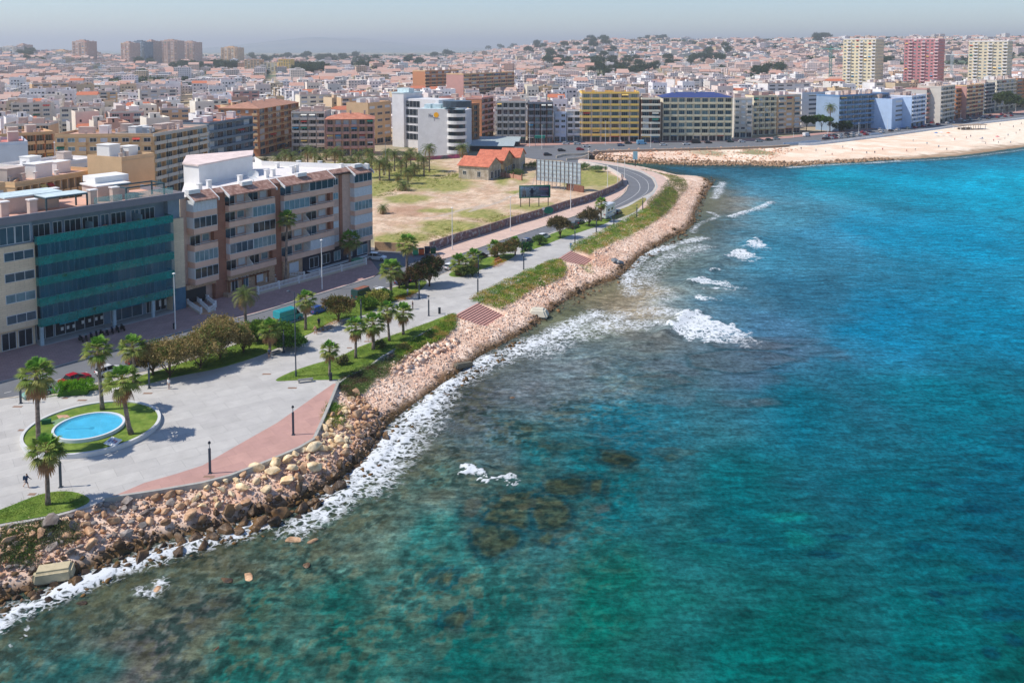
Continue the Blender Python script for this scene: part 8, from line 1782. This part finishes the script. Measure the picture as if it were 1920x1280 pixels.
# the rest of the town as one mass of separate real houses
twm = mat('town_mass_wall', attr=True, rough=.9, var=.08, scale=.3); nt = twm.node_tree; L = nt.links.new
_b = nt.nodes['Principled BSDF']; uvn = N(nt, 'ShaderNodeUVMap'); uvn.uv_map = 'UVMap'; sp = N(nt, 'ShaderNodeSeparateXYZ'); L(uvn.outputs[0], sp.inputs[0])
def fr01(s_, per, a, b_):
    m1 = N(nt, 'ShaderNodeMath', operation='DIVIDE'); L(s_, m1.inputs[0]); m1.inputs[1].default_value = per; m2 = N(nt, 'ShaderNodeMath', operation='FRACT'); L(m1.outputs[0], m2.inputs[0])
    g1 = N(nt, 'ShaderNodeMath', operation='GREATER_THAN'); L(m2.outputs[0], g1.inputs[0]); g1.inputs[1].default_value = a; g2 = N(nt, 'ShaderNodeMath', operation='LESS_THAN'); L(m2.outputs[0], g2.inputs[0]); g2.inputs[1].default_value = b_
    mm = N(nt, 'ShaderNodeMath', operation='MULTIPLY'); L(g1.outputs[0], mm.inputs[0]); L(g2.outputs[0], mm.inputs[1]); return mm.outputs[0]
wu = fr01(sp.outputs[0], 3.1, .30, .68); wv_ = fr01(sp.outputs[1], 3.0, .30, .74); mm = N(nt, 'ShaderNodeMath', operation='MULTIPLY'); L(wu, mm.inputs[0]); L(wv_, mm.inputs[1])
gt_ = N(nt, 'ShaderNodeMath', operation='GREATER_THAN'); L(sp.outputs[1], gt_.inputs[0]); gt_.inputs[1].default_value = .01; m3 = N(nt, 'ShaderNodeMath', operation='MULTIPLY'); L(mm.outputs[0], m3.inputs[0]); L(gt_.outputs[0], m3.inputs[1])
mixw = N(nt, 'ShaderNodeMix', data_type='RGBA'); L(m3.outputs[0], mixw.inputs[0]); L(_b.inputs['Base Color'].links[0].from_socket, mixw.inputs[6]); mixw.inputs[7].default_value = (.09, .10, .12, 1); L(mixw.outputs[2], _b.inputs['Base Color'])
def mass(name, arr, hts, cols, seed, label, rooms=True, pitch=.3):
    rs = np.random.RandomState(seed); n = len(arr); x, y, a, w, d = arr.T; g = terrain_far(x, y)+2.8; V = []; Fq = []; Cc = []; UV = []
    def boxes(cx, cy, cz, an, w, d, h, c, top, wins=True):
        k = len(cx); ca, sa = np.cos(an), np.sin(an); pts = []
        for dz in (0, 1):
            for sx_, sy_ in ((-1, -1), (1, -1), (1, 1), (-1, 1)):
                X = sx_*w/2; Y = sy_*d/2; pts.append(np.stack([cx+X*ca-Y*sa, cy+X*sa+Y*ca, cz+dz*h], 1))
        P8 = np.stack(pts, 1); fs = ((0, 1, 5, 4), (1, 2, 6, 5), (2, 3, 7, 6), (3, 0, 4, 7), (4, 5, 6, 7))
        for fi, f in enumerate(fs):
            V.append(P8[:, f, :].reshape(-1, 3)); cc_ = c if fi < 4 else top; Cc.append(np.repeat(cc_, 4, 0)); ww = w if fi in (0, 2) else d; q = np.zeros((k, 4, 2))
            if fi < 4 and wins: q[:, 1, 0] = ww; q[:, 2, 0] = ww; q[:, 2, 1] = h; q[:, 3, 1] = h; q[:, :, 0] += .6; q[:, :, 1] += .02
            UV.append(q.reshape(-1, 2))
    top = np.array([C(214, 192, 178), C(204, 198, 194), C(228, 222, 216), C(204, 166, 146), C(224, 212, 206)])[rs.randint(0, 5, n)]
    isp = rs.rand(n) < pitch; top[isp] = lerp(C(198, 148, 128), C(200, 174, 160), rs.rand(isp.sum()))
    boxes(x, y, g-1, a, w, d, hts+1, cols, top)
    # parapets as a slightly raised rim read at these distances through roof rooms and tanks
    for rep in range(2 if rooms else 1):
        m = (~isp) & (rs.rand(n) < (.75 if rep == 0 else .45)); k = m.sum(); ox = rs.uniform(-.25, .25, k)*w[m]; oy = rs.uniform(-.25, .25, k)*d[m]; ca, sa = np.cos(a[m]), np.sin(a[m])
        boxes(x[m]+ox*ca-oy*sa, y[m]+ox*sa+oy*ca, (g+hts)[m], a[m], w[m]*rs.uniform(.15, .42, k), d[m]*rs.uniform(.15, .35, k), rs.uniform(1.2, 3.0, k), cols[m]*rs.uniform(.85, 1.1, (k, 1)), top[m], wins=False)
    m = isp; k = m.sum()
    if k:
        ca, sa = np.cos(a[m]), np.sin(a[m]); hw = w[m]/2+.3; hd = d[m]/2+.3; zz = (g+hts)[m]; rr_ = .22*d[m]
        def pt(X, Y, Z): return np.stack([x[m]+X*ca-Y*sa, y[m]+X*sa+Y*ca, Z], 1)
        A0, B0, C0, D0, E0, F0 = pt(-hw, -hd, zz), pt(hw, -hd, zz), pt(hw, hd, zz), pt(-hw, hd, zz), pt(-hw, 0*hd, zz+rr_), pt(hw, 0*hd, zz+rr_)
        for q4 in ((A0, B0, F0, E0), (C0, D0, E0, F0), (B0, C0, F0, F0), (D0, A0, E0, E0)):
            V.append(np.stack(q4, 1).reshape(-1, 3)); Cc.append(np.repeat(top[m], 4, 0)); UV.append(np.zeros((k*4, 2)))
    V = np.concatenate(V); Cc = np.concatenate(Cc); UV = np.concatenate(UV); o = mesh_np(name, V, np.arange(len(V)).reshape(-1, 4), twm, cols=Cc, smooth_=False)
    ul = o.data.uv_layers.new(name='UVMap'); ul.data.foreach_set('uv', UV.astype(np.float32).ravel()); tag(o, label, 'town', kind='stuff'); return o
mass('dense_town', near[rest], nh[rest], PAL[col_n[rest]]*rsn.uniform(.86, 1.06, (len(rest), 1)), 5, 'the rest of the dense pale town behind the seafront', pitch=.12)
fh_ = house_h(farh[:, 0], farh[:, 1], len(farh), True)+np.where(rsn.rand(len(farh)) < .03, 10, 0)
fc = PAL[rsn.choice(len(PAL), len(farh), p=PW_)]; red = fbm(farh[:, 0]/260, farh[:, 1]/260, 305, 3) > .56; fc[red] = lerp(fc[red], np.repeat(C(212, 168, 148)[None], red.sum(), 0), np.full(red.sum(), .4)) if red.any() else fc[red]
mass('distant_suburbs', farh, fh_, fc*rsn.uniform(.8, 1.05, (len(farh), 1)), 6, 'distant suburbs covering the plain and the low hills', rooms=False, pitch=.16)
# white industrial halls far off
for i, (x0, x1, y, hh, Y) in enumerate(((902, 1000, 108, 9, 2300), (1000, 1034, 112, 8, 2000), (560, 600, 101, 9, 2600), (1425, 1520, 160, 12, 950))):
    a = PD(x0, y, Y); b = PD(x1, y, Y); fr0, L_ = frame(a, b); g = float(terrain_far(np.array([a.x]), np.array([a.y]))[0])+2.8; r = empty('industrial_hall', (a.x, a.y, g), label=('long low white industrial hall on the plain under the horizon', 'smaller white hall right of the long one on the plain', 'white hall on the plain left of the yellow public building', 'low dark-glazed hall behind the beach-road row')[i], cat='industrial hall')
    mb = MB(); mb.fbox(fr0, 0, L_, -60, 0, g-2, g+hh); o = mb.build('wall', W_WHITE, r); o.location = -r.location; mb = MB(); mb.fbox(fr0, -1, L_+1, -61, 1, g+hh, g+hh+1.2); o = mb.build('roof', W_STONE, r); o.location = -r.location
# ================================================================ trees of the town
TM = [crown_mesh('crown', [(0, 0, 6.5, 4.6, 4.6, 3.4), (2, 1, 5.2, 3, 3, 2.4), (-2.2, -1, 5.4, 3, 3, 2.4), (.5, -2, 7.6, 2.6, 2.6, 2)], 1100, .9, ((C(44, 62, 38)), C(78, 94, 54)), 400+k, clump=20, cr=1.2) for k in range(3)]
tk = MB(); tk.tube([(0, 0, -1), (0, 0, 5.5)], [.35, .2], 6); _o = tk.build('trunk', m_bark); TK = _o.data; bpy.data.objects.remove(_o)
spots = []
for (px, py, rx, ry, n) in ((400,128,50,6,22),(350,131,25,5,10),(580,134,36,8,20),(650,113,60,6,20),(770,120,40,8,12),(1040,125,28,10,12),(1090,112,60,5,12),(1150,128,60,14,26),(1200,136,34,8,10),(1300,125,60,6,14),(1345,118,20,6,6),(1230,103,40,4,8),(940,100,30,3,6),(1540,108,22,8,9),(490,112,40,4,8),(45,120,18,5,7),(1660,128,20,5,4),(270,120,20,3,4),(835,106,30,4,8),(1430,138,40,8,8),(1000,112,20,4,6),(540,108,50,3,10),(700,130,40,5,8)):
    for _ in range(n):
        a = rnd.random()*6.28; q = math.sqrt(rnd.random()); spots.append((px+rx*q*math.cos(a), py+ry*q*math.sin(a)+4, px, py))
def cl_name(px, py):
    lm = ((30,'under the leftmost grey horizon blocks'),(200,'below the square pinkish tower'),(310,'below the blue-grey slab tower'),(400,'left of the yellow public building'),(470,'under the lone pinkish tower'),(560,'right of the yellow public building'),(700,'in the park belt beyond the yellow building'),(800,'above the orange brick block'),(960,'beside the long white hall'),(1050,'behind the grey frame blocks'),(1160,'in the wood above the yellow block'),(1240,'in the upper wood above the yellow block'),(1360,'above the blue-roofed block'),(1480,'above the cream blocks'),(1580,'near the green crane'),(1700,'between the high-rises'))
    return min(lm, key=lambda q: abs(q[0]-px))[1]+(' (rear row)' if False else '')
for i, (x, y, cx_, cy_) in enumerate(spots[:290]):
    cn = cl_name(cx_, cy_); far_ = 'farther' if cy_ < 114 else 'nearer'
    p = P2(x, max(y, 98), 3.0); g = float(terrain_far(np.array([p.x]), np.array([p.y]))[0])+2.8
    if g > 12: k = (CAMZ-g)/(CAMZ-3); 
    r = empty('pine_tree', (p.x, p.y, g), rnd.uniform(0, 6.28), label=f'{far_} dark pine {cn}', cat='tree', group=f'{far_} dark pines {cn}'); s_ = rnd.uniform(.9, 1.5)*(1+p.y/2600); r.scale = (s_*1.1, s_*1.1, s_)
    link('crown', TM[i % 3], r); link('trunk', TK, r)
# far scrub and woods as one mass
rs = np.random.RandomState(88); q = np.stack([rs.uniform(-3000, 3300, 60000), rs.uniform(700, 5200, 60000)], 1); v = fbm(q[:, 0]/170, q[:, 1]/170, 300, 3); q = q[(v > .57) & (np.abs(q[:, 0]/q[:, 1]) < .66) & inside(q[:, 0], q[:, 1], town_edge) & (np.hypot(q[:, 0], q[:, 1]) > 950)][:3600]
n = len(q); g = terrain_far(q[:, 0], q[:, 1])+2.8; sz_ = rs.uniform(5, 11, n)*(1+np.hypot(q[:, 0], q[:, 1])/6000); K = 14; li = np.repeat(np.arange(n), K); Dd = unit(rs.normal(size=(n*K, 3))); off = unit(rs.normal(size=(n*K, 3)))*rs.uniform(.2, 1, (n*K, 1)); off[:, 2] = np.abs(off[:, 2])*.8+.25
C0 = np.stack([q[li, 0], q[li, 1], g[li]], 1)+off*sz_[li, None]*.62; U = unit(np.cross(Dd, rs.normal(size=(n*K, 3)))); V = leaf_np(C0, Dd, U, sz_[li]*.7, sz_[li]*.55); cc_ = lerp(C(52, 70, 46), C(92, 104, 66), rs.rand(n)[li])
o = mesh_np('distant_woods', V, np.arange(len(V)).reshape(-1, 4), m_leaf, cols=np.repeat(cc_, 4, 0), smooth_=False); tag(o, 'scattered woods and gardens of the distant suburbs', 'woods', kind='stuff')
# ================================================================ air
me = bpy.data.meshes.new('haze')
X0, X1, Y0, Y1, Z0, Z1 = -21000, 21000, -300, 31000, -12, 330
me.from_pydata([(x, y, z) for z in (Z0, Z1) for x, y in ((X0, Y0), (X1, Y0), (X1, Y1), (X0, Y1))], [], [(3, 2, 1, 0), (4, 5, 6, 7), (0, 1, 5, 4), (1, 2, 6, 5), (2, 3, 7, 6), (3, 0, 4, 7)])
hm = bpy.data.materials.new('haze_air'); hm.use_nodes = True; nt = hm.node_tree; nt.nodes.clear(); out = N(nt, 'ShaderNodeOutputMaterial'); pv = N(nt, 'ShaderNodeVolumePrincipled'); pv.inputs['Color'].default_value = (.94, .97, 1.0, 1); pv.inputs['Density'].default_value = 1.25e-4; pv.inputs['Anisotropy'].default_value = .2
nt.links.new(pv.outputs[0], out.inputs['Volume']); me.materials.append(hm); hzo = link('haze', me); tag(hzo, 'pale sea haze filling the air over town and water', 'haze', kind='stuff')
flush_over()
